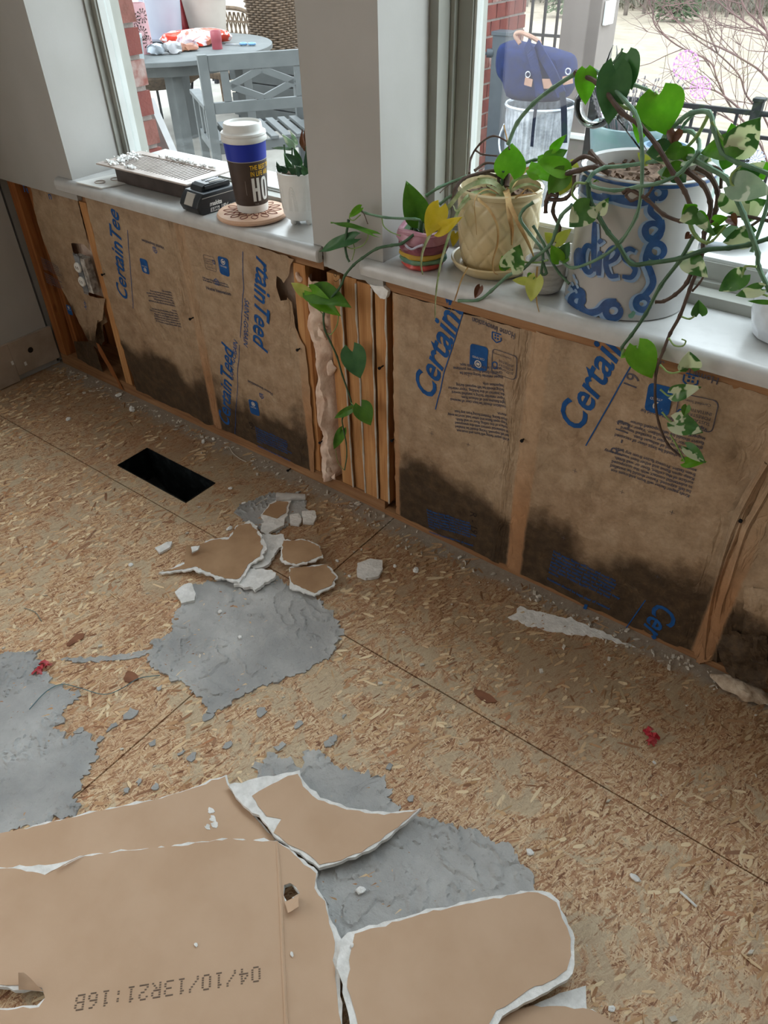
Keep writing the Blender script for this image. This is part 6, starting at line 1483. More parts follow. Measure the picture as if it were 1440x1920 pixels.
# letters "dies" and the tail of the letter before
strokes = [[(375, 1165), (372, 1300), (370, 1470)], [(370, 1330), (330, 1310), (305, 1360), (310, 1440), (340, 1475), (370, 1450)], [(410, 1345), (403, 1420), (400, 1495)], [(408, 1283), (405, 1290)],
           [(450, 1420), (500, 1390), (520, 1345), (490, 1325), (455, 1360), (445, 1430), (470, 1495), (520, 1495)], [(625, 1345), (590, 1330), (555, 1350), (560, 1390), (600, 1420), (625, 1460), (600, 1505), (545, 1500)],
           [(262, 1440), (265, 1360), (285, 1345), (292, 1450)]]
for s_ in strokes:
    s2 = s_ if len(s_) > 2 else [s_[0], ((s_[0][0] + s_[1][0]) / 2, (s_[0][1] + s_[1][1]) / 2), s_[1]]
    if len(s_) == 2 and abs(s_[0][1] - s_[1][1]) < 20: s2 = [(400, 1275), (410, 1285), (418, 1295)]
    brush([(x + 12, y + 12) for x, y in s2], 46, 'cobl', .0004, 'painted_wash'); brush(s2, 34, 'cob', .0008, 'painted_letter_stroke')
# scroll border
def loopstroke(cx_, cy_, r_, ph, sgn=1, turns=1.0, n_=12): return [(cx_ + r_ * math.cos(ph + sgn * 2 * PI * turns * k / n_), cy_ + r_ * .95 * math.sin(ph + sgn * 2 * PI * turns * k / n_)) for k in range(n_ + 1)]
scroll = [[(290, 880), (300, 960), (380, 1010), (480, 1020), (560, 1015)], [(420, 1000), (560, 1040), (660, 1050), (730, 1030)], loopstroke(765, 985, 42, PI / 2), [(735, 1030), (720, 1100), (770, 1150), (790, 1200)],
          loopstroke(735, 1222, 50, -.6), [(720, 1180), (690, 1200), (700, 1260), (760, 1290)], loopstroke(755, 1342, 48, 1.2), [(790, 1150), (785, 1220), (740, 1270)], [(700, 1330), (690, 1400), (720, 1470), (735, 1540), (700, 1600), (650, 1640)],
          loopstroke(672, 1665, 42, -.4), [(230, 1560), (300, 1600), (290, 1680), (330, 1720), (400, 1710), (450, 1660), (510, 1650)], loopstroke(490, 1712, 46, -.5), loopstroke(268, 1650, 38, 0.5), loopstroke(300, 930, 30, 0)]
for s_ in scroll: brush([(x - 14, y + 6) for x, y in s_], 60, 'cobl', .0003, 'painted_wash'); brush(s_, 41, 'cob', .0006)
for (x, y) in ((250, 1500), (265, 1530), (240, 1545), (270, 1560), (235, 1580), (262, 1590)): brush([(x - 8, y - 12), (x, y), (x + 4, y + 14)], 14, 'cobl', .0008, 'painted_dab')
brush([(590, 1730), (600, 1745), (620, 1715)], 26, mk('green_dab', (92, 140, 120), (110, 156, 136), 30, .3), .0008, 'painted_dab')
C8 = lambda pts: [PY(*p) for p in crop(1000, 60, 3.2727, pts)]
V8 = lambda pts, r_, m_, ta=.85: vine(C8(pts), r_, m_, ck, ta=ta)
F = -.03
V8([(-155, 690, .09), (-100, 560, .09), (0, 440, .08), (120, 345, .07), (250, 262, .06), (350, 232, .06), (430, 275, .05), (560, 420, .02), (620, 490, .0), (655, 590, -.01), (668, 760, -.02), (662, 970, F), (632, 1130, F), (540, 1282, F), (420, 1380, F), (250, 1447, F), (170, 1400, F), (140, 1360, F)], .0040, 'vg', .7)
V8([(258, 250, .06), (400, 318, .04), (540, 490, .01), (650, 570, .0), (760, 700, -.01), (860, 870, -.02), (930, 980, -.02), (962, 1062, -.02)], .0044, 'vb')
V8([(430, 270, .05), (470, 210, .05), (525, 150, .05), (548, 100, .05)], .0030, 'vg', .5); V8([(470, 420, .03), (600, 470, .03), (720, 400, .03), (760, 370, .03)], .0034, 'vl'); V8([(620, 325, .03), (690, 350, .03), (745, 378, .03)], .0030, 'vg')
V8([(780, 690, .05), (820, 620, .04), (900, 545, .03), (970, 498, .02), (1078, 495, .01), (1110, 600, .0), (1160, 740, .0), (1250, 800, -.01), (1340, 830, -.01), (1450, 872, -.01)], .0042, 'vg')
V8([(1075, 510, .01), (1010, 630, .02), (940, 710, .03), (860, 780, .04)], .0030, 'vl'); V8([(1095, 550, .0), (1150, 640, .0), (1210, 700, .0)], .0022, 'vl'); V8([(1000, 490, .02), (930, 560, .04), (900, 620, .05), (880, 680, .05)], .0026, 'vg')
V8([(840, 640, .05), (900, 612, .04), (970, 612, .03), (1015, 670, .02), (1010, 740, .0), (950, 810, -.01), (880, 878, -.02), (760, 930, F), (640, 950, F), (500, 972, F), (370, 950, F), (345, 920, F)], .0036, 'vg')
V8([(330, 925, F), (365, 870, -.02), (440, 832, .0), (560, 822, .01), (760, 790, .01), (920, 770, .01), (1000, 785, .0)], .0038, 'vg')
V8([(990, 785, .0), (1080, 835, .0), (1180, 895, .0), (1225, 980, -.01), (1290, 1120, -.01), (1340, 1250, -.01), (1378, 1360, -.01), (1382, 1440, -.01), (1450, 1590, -.01)], .0046, 'vg')
V8([(335, 925, F), (348, 1030, F), (400, 1130, F), (460, 1230, F), (520, 1300, F), (600, 1420, F), (720, 1416, F), (900, 1390, F), (1050, 1340, F), (1200, 1325, -.02), (1320, 1305, -.01), (1450, 1265, .0)], .0044, 'vd', .9)
V8([(330, 930, F), (260, 930, F), (240, 1000, F), (300, 1050, F), (350, 1060, F)], .0022, 'vl')
V8([(550, 985, F), (590, 965, F), (700, 1030, F), (800, 1120, F), (900, 1160, F), (960, 1160, -.025)], .0036, 'vb'); V8([(590, 975, F), (570, 1000, F), (600, 1035, F), (640, 1020, F), (700, 1000, F), (760, 900, -.02)], .0026, 'vb')
V8([(470, 870, .0), (380, 830, .0), (280, 850, .0), (180, 885, .0), (110, 950, .0), (80, 1040, .0), (75, 1110, .0)], .0044, 'vb'); V8([(400, 800, .03), (310, 765, .02), (210, 830, .01), (140, 900, .01), (150, 980, .01), (120, 1100, .01), (160, 1200, .01), (140, 1290, .01)], .0040, 'vb')
V8([(440, 830, .02), (390, 780, .03), (350, 735, .04)], .0044, 'vb', 1.0); V8([(250, 880, .0), (245, 960, -.005), (200, 1020, -.01), (130, 1030, -.01), (90, 1020, -.01), (110, 1000, -.01), (150, 1010, -.01)], .0038, 'vb')
V8([(240, 1062, F), (170, 1130, F), (135, 1230, -.02), (100, 1310, -.02), (0, 1395, -.02), (-60, 1450, -.022), (-160, 1500, -.03), (-260, 1590, -.035), (-340, 1645, -.035), (-460, 1650, -.035)], .0036, 'vg')
V8([(0, 1190, .0), (60, 1290, -.01), (110, 1400, -.02), (160, 1480, -.02), (220, 1545, -.025)], .0028, 'vd'); V8([(60, 1420, -.02), (80, 1480, -.02), (50, 1480, -.02), (60, 1400, -.02)], .003, 'vd')
V8([(0, 1045, .01), (-60, 1090, .0), (-80, 1150, .0), (-20, 1240, .0), (50, 1330, -.01), (60, 1400, -.015)], .0034, 'vg'); V8([(-90, 1410, -.02), (20, 1415, -.02), (90, 1400, -.02)], .002, 'vl')
V8([(985, 1250, F), (900, 1400, F), (780, 1560, -.035), (690, 1730, -.042), (600, 1862, -.045), (545, 1935, -.045), (550, 1975, -.048)], .0036, 'vd', .8)
V8([(1045, 1335, -.02), (1010, 1450, -.02), (960, 1580, -.025), (900, 1740, -.03), (840, 1850, -.035), (800, 1950, -.045), (755, 2080, -.05), (748, 2250, -.05), (770, 2400, -.05), (825, 2530, -.05), (900, 2600, -.05)], .0036, 'vb', .6)
V8([(990, 1420, -.02), (940, 1540, -.025), (870, 1612, -.03), (800, 1652, -.03), (750, 1656, -.03)], .0036, 'vb')
V8([(940, 850, .0), (1040, 935, .0), (1085, 1040, .0), (1080, 1130, .01), (1050, 1230, .0), (1040, 1350, -.01)], .0046, 'vb'); V8([(1000, 830, .02), (1080, 880, .02), (1130, 980, .02), (1120, 1090, .02), (1090, 1180, .02)], .0046, 'vb')
V8([(1060, 870, .03), (1100, 830, .03), (1150, 860, .03), (1150, 960, .03)], .0034, 'vb'); V8([(1450, 1000, .03), (1410, 1150, .02), (1340, 1350, .01)], .0036, 'vg')
V8([(1110, 1170, .02), (1200, 1140, .02), (1290, 1130, .02), (1450, 1160, .02)], .0034, 'vb'); V8([(1200, 1270, .02), (1320, 1200, .03), (1450, 1110, .04)], .0030, 'vb')
V8([(1290, 810, -.01), (1220, 870, -.02), (1215, 930, -.02), (1260, 960, -.02)], .0020, 'vl'); V8([(1370, 1440, -.02), (1300, 1440, -.02), (1285, 1490, -.02)], .002, 'vl'); V8([(1440, 1620, -.02), (1380, 1600, -.02), (1320, 1580, -.02)], .002, 'vl')
V8([(905, 1745, -.03), (960, 1760, -.03), (1010, 1725, -.03)], .0018, 'vl'); V8([(975, 1590, -.02), (1020, 1540, -.02), (1050, 1490, -.02)], .002, 'vb'); V8([(1010, 1130, -.03), (960, 1180, -.035), (1000, 1260, -.035), (1050, 1290, -.035), (1100, 1280, -.03), (1180, 1190, -.03)], .0024, 'vl')
V8([(960, 1160, -.03), (1000, 1250, -.03), (1070, 1300, -.03)], .0026, 'vl'); V8([(1060, 1300, -.02), (1090, 1240, -.02), (1080, 1180, -.01)], .0026, 'vl'); V8([(400, 1130, F), (400, 1060, -.035), (430, 1040, -.04)], .002, 'vl'); V8([(150, 1390, F), (170, 1340, -.035), (150, 1320, -.035)], .0018, 'vl')
C4 = lambda pts: [PY(*p) for p in crop(960, 580, 2.594, pts)]
vine(C4([(762, 140, -.05), (790, 175, -.055), (830, 178, -.055), (845, 155, -.055), (825, 145, -.055)]), .0016, 'vl', ck); vine(C4([(720, 270, -.05), (770, 310, -.055), (850, 290, -.055), (860, 260, -.055)]), .0018, 'vl', ck)
vine(C4([(722, 390, -.05), (760, 420, -.055), (800, 415, -.055)]), .0018, 'vl', ck); vine(C4([(730, 500, -.05), (765, 540, -.055), (800, 560, -.055)]), .0018, 'vl', ck); vine(C4([(770, 610, -.05), (800, 660, -.055), (840, 740, -.055)]), .0018, 'vl', ck); vine(C4([(545, 195, -.05), (535, 230, -.055), (590, 215, -.055), (610, 185, -.055)]), .0022, 'vl', ck)
def L8(b, t, wd, m_, **k):
    B, T = C8([b])[0], C8([t])[0]; d = (B - Vector(CP)).length; return leaf(B, T, wd / 3.2727 * d / FX, m_, ck, **k)
L8((505, 235, .035), (460, 572, .02), 175, 'ld', fold=.22, curl=.05, heart=.2); L8((572, 130, .05), (600, 360, .045), 150, 'ld', fold=.15, tilt=.5, heart=.1); L8((322, 225, .05), (320, 450, .045), 112, 'lb', fold=.25, curl=.06, heart=.08)
L8((770, 385, .03), (812, 632, .02), 235, 'lb', fold=.10, curl=.04, heart=.2); L8((700, 450, .06), (640, 690, .06), 120, 'lb', fold=.3); L8((690, 520, .06), (790, 600, .06), 110, 'lg', fold=.3)
L8((1245, 720, .0), (1388, 528, -.01), 170, 'lv', fold=.12, heart=.2); L8((1235, 690, .01), (1215, 560, .005), 90, 'lb', fold=.2); L8((1262, 685, .0), (1018, 745, .0), 130, 'lg', fold=.2, curl=.15); L8((1225, 935, -.02), (1462, 985, -.03), 145, 'lp', fold=.15); L8((1250, 925, .0), (1420, 800, -.01), 120, 'lv', fold=.2)
L8((1200, 990, .02), (1320, 1130, .02), 150, 'lv', fold=.2); L8((1290, 1110, .03), (1430, 1030, .03), 120, 'lv', fold=.2); L8((1430, 880, .03), (1400, 790, .03), 90, 'lb'); L8((1230, 760, .02), (1290, 740, .02), 70, 'lb'); L8((1200, 760, .03), (1160, 850, .03), 80, 'lg')
L8((1000, 1115, -.035), (895, 1160, -.045), 95, 'lv', fold=.3); L8((960, 1100, -.03), (930, 1060, -.04), 90, 'lb', fold=.3); L8((995, 1125, -.035), (1115, 1250, -.045), 60, 'lv', fold=.4); L8((1010, 1120, -.03), (1080, 1170, -.035), 55, 'lb', fold=.3); L8((1110, 1160, .0), (1190, 1140, -.01), 60, 'lb'); L8((1100, 1230, -.01), (1200, 1180, -.02), 40, 'lg', fold=.5)
L8((1340, 1250, .01), (1160, 1290, .0), 120, 'lv', fold=.2); L8((1240, 1230, .02), (1150, 1230, .01), 80, 'lp', fold=.2); L8((1210, 1140, .0), (1250, 1190, -.01), 60, 'lbr', fold=.6); L8((1110, 1200, .0), (1160, 1220, -.01), 50, 'lbr', fold=.6); L8((960, 1240, -.03), (930, 1270, -.035), 40, 'lbr', fold=.5); L8((870, 610, .03), (850, 700, .02), 80, 'lbr', fold=.6)
L8((945, 1392, -.02), (1065, 1500, -.035), 115, 'lv', fold=.3, curl=.3); L8((1290, 1490, -.02), (1135, 1592, -.03), 115, 'lv', fold=.25); L8((1400, 1575, -.02), (1240, 1618, -.03), 75, 'lv', fold=.3); L8((1450, 1660, .0), (1310, 1650, .0), 26, 'lg'); L8((1018, 1728, -.03), (1015, 1645, -.035), 85, 'lv', fold=.5)
L8((195, 850, .0), (22, 782, -.015), 110, 'lb', fold=.3, tilt=.3); L8((190, 860, .0), (90, 1000, -.01), 120, 'lg', fold=.3); L8((215, 890, .01), (160, 1005, .0), 85, 'lyg', fold=.3); L8((120, 720, .03), (200, 632, .02), 50, 'lb', fold=.4); L8((90, 790, .04), (205, 725, .03), 95, 'lg', fold=.3); L8((30, 880, .05), (-50, 850, .05), 60, 'lb'); L8((230, 800, .04), (280, 830, .04), 40, 'lyg')
L8((345, 1070, -.035), (218, 1200, -.045), 150, 'lv', fold=.15); L8((410, 1100, -.04), (460, 1020, -.05), 70, 'lv', fold=.5); L8((160, 1400, -.035), (110, 1310, -.045), 80, 'lb', fold=.25); L8((175, 1370, -.03), (220, 1290, -.035), 75, 'ld', fold=.3); L8((190, 1390, -.03), (220, 1400, -.03), 50, 'lg')
L8((120, 1280, .0), (70, 1230, -.01), 60, 'lyg'); L8((140, 1290, .0), (230, 1210, -.01), 70, 'lyg')
for (b, t, w_, m_) in [((820, 720), (690, 740), 110, 'ld'), ((900, 720), (800, 760), 90, 'lg'), ((850, 770), (740, 780), 70, 'lv'), ((900, 830), (780, 900), 90, 'lg'), ((860, 860), (760, 860), 80, 'lp'), ((880, 870), (935, 920), 90, 'ld'), ((930, 790), (1080, 770), 60, 'lp'), ((960, 760), (900, 700), 70, 'lg'), ((1040, 770), (1090, 790), 60, 'lv'), ((700, 800), (640, 740), 50, 'lyg'), ((380, 930), (400, 905), 30, 'lb')]:
    L8(b + (.01,), t + (.0,), w_, m_, fold=.3)
def L4(b, t, wd, m_, **k):
    B, T = C4([b])[0], C4([t])[0]; d = (B - Vector(CP)).length; return leaf(B, T, wd / 2.594 * d / FX, m_, ck, **k)
L4((612, 185, -.055), (682, 338, -.06), 135, 'lb', fold=.15, heart=.2); L4((600, 190, -.055), (525, 240, -.06), 35, 'lb', fold=.5); L4((865, 285, -.055), (860, 205, -.06), 100, 'lv', fold=.35); L4((785, 412, -.055), (918, 378, -.06), 75, 'lv', fold=.4); L4((790, 545, -.055), (928, 600, -.06), 100, 'lv', fold=.35); L4((840, 745, -.055), (945, 740, -.06), 50, 'lb', fold=.5); L4((850, 670, -.055), (942, 748, -.065), 60, 'lv', fold=.4); L4((850, 470, -.055), (835, 520, -.06), 40, 'lg', fold=.5)
# front shoots that rest in front of the yellow pot
L7((870, 1090, -.035), (935, 920, -.045), 175, 'lv', ck, fold=.2, heart=.2); L7((830, 1090, -.03), (805, 1000, -.035), 80, 'lb', ck, fold=.3); L7((1062, 1165, -.03), (1018, 1345, -.045), 130, 'lyg', ck, fold=.25, tilt=.3); L7((1000, 1190, -.03), (880, 1180, -.04), 60, 'lyg', ck, fold=.3); L7((1030, 1140, -.03), (1000, 1180, -.035), 60, 'lg', ck, fold=.4); L7((640, 1230, -.035), (600, 1320, -.045), 60, 'lbr', ck, fold=.6); L7((1070, 300, .08), (1180, 440, .06), 150, 'lb', ck, fold=.2)
# ---- glass watering globe stuck in the crock
gl = empty('watering_globe', tuple(PY(1212, 290, .10)), 'clear glass watering globe on a tube standing in the crock soil', 'plant waterer')
g0 = PY(1215, 292, .10); g1 = PY(1163, 218, .14); gd = (g1 - g0).normalized(); gc = g1 + gd * .035
build('tube', MB().tube([g0, g0.lerp(g1, .5), g1], [.0042, .0055, .0068], 16), 'glass', gl, smooth=True)
gb = PY(1118, 196, .15)
mbp = MB().lathe([(0, -1), (.4, -.92), (.75, -.66), (.95, -.3), (1, 0), (.93, .35), (.7, .7), (.35, .92), (.16, 1.15), (.13, 1.6), (.0, 1.65)], (0, 0, 0), 36)
axis = (PY(1160, 95, .16) - gb).normalized(); q_ = Vector((0, 0, 1)).rotation_difference(axis)
mbp.v = [gb + q_ @ (p * .036) for p in mbp.v]; build('bulb', mbp, 'glass', gl, smooth=True)
build('neck', MB().tube([gb + axis * .03, PY(1140, 150, .155), PY(1150, 100, .16), PY(1153, 84, .16)], [.024, .014, .007, .003], 16), 'glass', gl, smooth=True)
build('joint', MB().tube([gb + Vector((.02, 0, -.012)), PY(1150, 208, .145), g1], [.012, .010, .007], 14), 'glass', gl, smooth=True)
# ---- small grey marbled pots
M['marble'] = mk('grey_marbled_ceramic', (206, 204, 200), (168, 164, 160), 34, .4, .4, stretch=(1, 1, 3))
tag(build('marbled_pot', MB().lathe([(0, .0005), (.024, .0005), (.033, .006), (.037, .02), (.0365, .045), (.035, .056), (.032, .058), (.031, .05), (.03, .02), (0, .015)], (1.737, .044, ZS), 48, lambda r_, z, a: r_ + .0012 * noise.noise(Vector((math.cos(a), math.sin(a), z * 40)))), 'marble', smooth=True), 'small grey marbled ceramic pot between the yellow pot and the crock', 'pot')
tag(build('marbled_pot', MB().lathe([(0, .0005), (.016, .0005), (.024, .006), (.026, .02), (.025, .05), (.022, .05), (.02, .02), (0, .015)], (1.742, .132, ZS), 40), 'marble', smooth=True), 'small pale pot hidden behind the marbled one', 'pot')
# ---- white faceted pot at the right edge
hx, hy = 2.135, .115
def hexf(r_, z, a):
    if r_ < .03 or z > .118: return r_
    row = z / .022; s = a * 14 / (2 * PI) + (.5 if int(row) % 2 else 0); u_ = abs((s % 1) - .5); v_ = abs((row % 1) - .5)
    e_ = max(u_ * 2, v_ * 1.6 + u_ * .6); return r_ - .0030 * max(0, 1 - e_) + .0008
tag(build('faceted_pot', MB().lathe([(0, .0005), (.040, .0005)] + [(.046 + .012 * math.sin(PI * min(1, k / 36)), .003 + .115 * k / 40) for k in range(41)] + [(.046, .122), (.043, .119), (.042, .05), (0, .04)], (hx, hy - .02, ZS), 140, hexf), mk('glossy_white_ceramic', (224, 228, 234), (214, 220, 228), 8, .2, .5), smooth=True), 'white ceramic pot with a honeycomb facet pattern at the right edge', 'pot')
# ---------------------------------------------------------------- outlet in the stud bay
oc = PY(163, 512, .005)
ou = empty('wall_outlet', (oc.x, .0, oc.z - .06), 'uncovered white duplex outlet in its box in the first stud bay', 'outlet')
build('box', MB().box((oc.x - .022, .0, oc.z - .052), (oc.x + .032, .012, oc.z + .052)).box((oc.x + .012, -.012, oc.z - .050), (oc.x + .034, .0, oc.z + .052)), mk('plaster_splashed_box', (120, 112, 104), (206, 202, 196), 60, .8), ou, bevel=.001)
build('strap', MB().box((oc.x - .020, -.010, oc.z - .054), (oc.x + .006, -.0085, oc.z + .054)), 'galv', ou)
for s_ in (-1, 1):
    mbp = MB().lathe([(0, 0), (.014, 0), (.015, .004), (.013, .007), (0, .007)], (0, 0, 0), 20); mbp.v = [Vector((oc.x - .007 + p.x, -.0105 - p.z, oc.z + .021 * s_ + p.y)) for p in mbp.v]
    f_ = build('receptacle', mbp, 'white', ou, smooth=True)
    for dx in (-.005, .004): build('slot', MB().box((oc.x - .007 + dx, -.0182, oc.z + .021 * s_ - .004), (oc.x - .007 + dx + .0014, -.0174, oc.z + .021 * s_ + .004)), 'dark', f_)
for dx in (-.016, -.004):
    for dz in (-.058, .056): build('ear', MB().tube([Vector((oc.x + dx + .004 * math.cos(a), -.0095, oc.z + dz + .004 * math.sin(a))) for a in [q * PI / 4 for q in range(9)]], .0012, 5), 'galv', ou)
# ================================================================ DEBRIS
def dpoly(pix, z=0.0): return [PZ(u, v, z).to_2d() for u, v in pix]
def slab(name, core, paper, z0, label, th=.011, gx=0, gy=0, rag=.0022, pmat='paper', cat='drywall debris', bend=None, seed=1, holes=(), step=.010, extra=None):
    """torn plasterboard: white gypsum core with tan paper on top. gx, gy tilt in m per m"""
    pc_ = dpoly(core, z0 + th); cx_ = sum(p.x for p in pc_) / len(pc_); cy_ = sum(p.y for p in pc_) / len(pc_)
    hl = [dpoly(h, z0 + th) for h in holes]
    def zz(p):
        z = z0 + gx * (p.x - cx_) + gy * (p.y - cy_)
        if bend: z += bend(p)
        return z
    e = empty(name, (cx_, cy_, max(0, z0)), label, cat)
    V, F_ = cdt(pc_, step, rag, seed, hl)
    build('gypsum_core', solid(V, F_, lambda p: (p.x, p.y, zz(p) + th + .0006 * noise.noise(Vector((p.x * 150, p.y * 150, 0)))), lambda p: (p.x, p.y, max(zz(p), .0006))), 'gypsum', e)
    for k, pp in enumerate(paper):
        V, F_ = cdt(dpoly(pp, z0 + th), step, rag * .7, seed + 5 + k, hl); build('paper_face', solid(V, F_, lambda p: (p.x, p.y, zz(p) + th + .0013), lambda p: (p.x, p.y, zz(p) + th + .0004)), pmat, e, smooth=True)
    return e, zz
def shrink(pix, d):
    n_ = len(pix); cx_ = sum(p[0] for p in pix) / n_; cy_ = sum(p[1] for p in pix) / n_; out = []
    for i in range(n_):
        a, b, c = pix[i - 1], pix[i], pix[(i + 1) % n_]; t = Vector((c[0] - a[0], c[1] - a[1])); 
        if t.length == 0: out.append(b); continue
        t.normalize(); nr = Vector((-t.y, t.x)); q = Vector((b[0], b[1]))
        if (q + nr - Vector((cx_, cy_))).length > (q - nr - Vector((cx_, cy_))).length: nr = -nr
        q += nr * d; out.append((q.x, q.y))
    return out
# long strip at the back of the big sheets
A = [(-90, 1582), (0, 1562), (100, 1540), (180, 1520), (280, 1500), (350, 1480), (425, 1452), (433, 1478), (470, 1520), (522, 1578), (480, 1590), (300, 1610), (120, 1640), (-90, 1660)]
slab('plasterboard_strip', A, [[(-90, 1584), (0, 1564), (100, 1542), (180, 1523), (280, 1503), (350, 1483), (422, 1457), (430, 1480), (466, 1520), (516, 1576), (480, 1588), (300, 1608), (120, 1638), (-90, 1658)]], .0015, 'long tan strip of plasterboard behind the big sheet, white scuff near its end', .008, seed=2)
tri = [(427, 1470), (490, 1455), (560, 1443), (572, 1470), (600, 1495), (650, 1513), (720, 1525), (790, 1517), (760, 1545), (715, 1580), (680, 1602), (640, 1618), (598, 1628), (575, 1610), (548, 1592), (520, 1572), (500, 1545), (465, 1515), (440, 1492)]
trip = [(472, 1492), (510, 1470), (550, 1450), (560, 1450), (568, 1474), (597, 1500), (650, 1518), (720, 1529), (785, 1520), (757, 1543), (713, 1577), (678, 1598), (640, 1613), (600, 1622), (578, 1606), (552, 1588), (524, 1570), (512, 1560), (528, 1535), (500, 1530), (485, 1510)]
slab('plasterboard_fin', tri, [trip], .016, 'pointed tan plasterboard fin with white torn corner, topmost of the big pieces', .009, gx=.02, gy=-.01, seed=3)
B_ = [(-90, 1640), (0, 1627), (60, 1622), (110, 1618), (160, 1603), (240, 1594), (340, 1583), (430, 1572), (520, 1577), (545, 1590), (597, 1635), (595, 1665), (612, 1690), (622, 1730), (640, 1765), (632, 1800), (640, 1900), (660, 1990), (-90, 1990), (-90, 1895), (0, 1890), (70, 1886), (84, 1870), (80, 1855), (40, 1855), (0, 1850), (-90, 1850)]
Bp = [(-90, 1642), (0, 1629), (40, 1630), (85, 1640), (160, 1605), (240, 1596), (340, 1585), (430, 1574), (518, 1579), (543, 1593), (592, 1638), (590, 1665), (607, 1692), (617, 1732), (630, 1768), (626, 1800), (634, 1900), (655, 1990), (-90, 1990), (-90, 1898), (0, 1893), (72, 1889), (87, 1871), (80, 1852), (40, 1851), (0, 1846), (-90, 1846)]
bigb, zb = slab('plasterboard_sheet', B_, [Bp], .012, 'largest tan plasterboard sheet with a dotted date stamp, bottom left', .0115, seed=4, holes=[[(533, 1660), (545, 1655), (562, 1675), (550, 1682), (552, 1690), (535, 1690), (530, 1675)]])
# paper ridge, flap and printing on the big sheet
rz_ = .012 + .0115 + .0022
build('taped_joint', MB().tube([PZ(u, v, rz_ - .0016) for u, v in ((519, 1578), (522, 1620), (527, 1700), (531, 1800), (536, 1900), (540, 1985))], [.0022, .003, .0034, .0034, .0034, .0034], 8), 'paper', bigb, smooth=True)
sheet('lifted_flap', [PZ(160, 1602, .026), PZ(118, 1622, .028), PZ(85, 1640, .040), PZ(100, 1632, .034)], 'paper', bigb, crumple=.001)
sheet('torn_flap', [PZ(533, 1690, .026), PZ(560, 1680, .028), PZ(560, 1700, .040), PZ(540, 1712, .034)], 'paper', bigb, crumple=.004)
sheet('torn_flap', [PZ(35, 1822, .040), PZ(45, 1822, .038), PZ(82, 1858, .027), PZ(35, 1856, .026)], 'paper', bigb, crumple=.004)
N_ = NT('dotted_stencil_ink'); N_.b.inputs['Base Color'].default_value = lin((112, 94, 80)); N_.b.inputs['Roughness'].default_value = .8; M['dot'] = N_.m
DOT = {'0': ['01110', '10001', '10001', '10001', '10001', '10001', '01110'], '1': ['00100', '01100', '00100', '00100', '00100', '00100', '01110'], '2': ['01110', '10001', '00001', '00110', '01000', '10000', '11111'], '3': ['11110', '00001', '00001', '01110', '00001', '00001', '11110'],
       '4': ['00010', '00110', '01010', '10010', '11111', '00010', '00010'], '6': ['00110', '01000', '10000', '11110', '10001', '10001', '01110'], 'R': ['11110', '10001', '10001', '11110', '10100', '10010', '10001'], 'B': ['11110', '10001', '10001', '11110', '10001', '10001', '11110'], '/': ['00001', '00001', '00010', '00100', '01000', '10000', '10000'], ':': ['00000', '00100', '00100', '00000', '00100', '00100', '00000']}
s0 = PZ(488, 1812, rz_); s1 = PZ(136, 1868, rz_); sd_ = s1 - s0; sl = sd_.length; sd_.normalize(); sup = PZ(488, 1838, rz_) - s0; sup = (sup - sd_ * sup.dot(sd_)).normalized()
text_ = '04/10/13R21:16B'; cw = sl / len(text_); mb = MB()
for i, ch in enumerate(text_):
    for r_ in range(7):
        for c_ in range(5):
            if DOT[ch][r_][c_] == '1':
                p = s0 + sd_ * (cw * i + cw * .72 * (c_ + .5) / 5) + sup * (.021 * (6 - r_) / 7); p.z = .012 + .0115 + .0016
                for (a, b, h_) in ((0, 0, .00085),): mb.obox(p, sd_, sup, (0, 0, 1), h_ * 1.7, h_, .00025)
build('date_stamp', mb, 'dot', bigb)
for (u, v, s_) in ((395, 1520, 0), (398, 1535, 1), (388, 1550, 2), (402, 1545, 3)):
    c = PZ(u, v, .012); V, F_ = cdt([(c.x + .006 * math.cos(a) * (1 + .4 * math.sin(a * 3 + s_)), c.y + .005 * math.sin(a)) for a in [k * PI / 5 for k in range(10)]], .003, .001, s_)
    build('scuff', solid(V, F_, lambda p: (p.x, p.y, .0119), lambda p: (p.x, p.y, .0100)), 'gypsum', bpy.data.objects['plasterboard_strip'])
D_ = [(652, 1748), (720, 1728), (800, 1706), (900, 1685), (990, 1670), (1030, 1674), (1048, 1690), (1062, 1720), (1078, 1760), (1080, 1795), (1070, 1822), (1050, 1845), (1012, 1862), (985, 1882), (945, 1908), (915, 1945), (900, 1990), (665, 1990), (655, 1900), (640, 1860), (632, 1800), (640, 1765)]
Dp = [(665, 1750), (722, 1733), (800, 1711), (900, 1690), (990, 1674), (1026, 1679), (1043, 1694), (1055, 1722), (1070, 1762), (1071, 1794), (1061, 1818), (1042, 1838), (1003, 1850), (960, 1878), (930, 1895), (905, 1945), (890, 1990), (672, 1990), (668, 1900), (652, 1850), (655, 1800)]
slab('plasterboard_offcut', D_, [Dp], .0245, 'rounded tan plasterboard offcut with white torn edge, right of the big sheet', .0115, gx=.015, gy=.0, seed=5)
slab('white_plaster_piece', [(985, 1900), (1000, 1885), (1050, 1862), (1098, 1848), (1100, 1895), (1060, 1915)], [], .003, 'smooth white plaster piece sticking out at the bottom edge', .010, seed=6, rag=.0006)
slab('kraft_paper_strip', [(920, 1935), (950, 1900), (1000, 1888), (1060, 1888), (1110, 1895), (1160, 1920), (1160, 1960), (900, 1980)], [[(920, 1935), (950, 1900), (1000, 1888), (1060, 1888), (1110, 1895), (1158, 1920), (1158, 1960), (900, 1980)]], .016, 'tan paper-faced sliver at the bottom edge in front of the white piece', .003, seed=7)
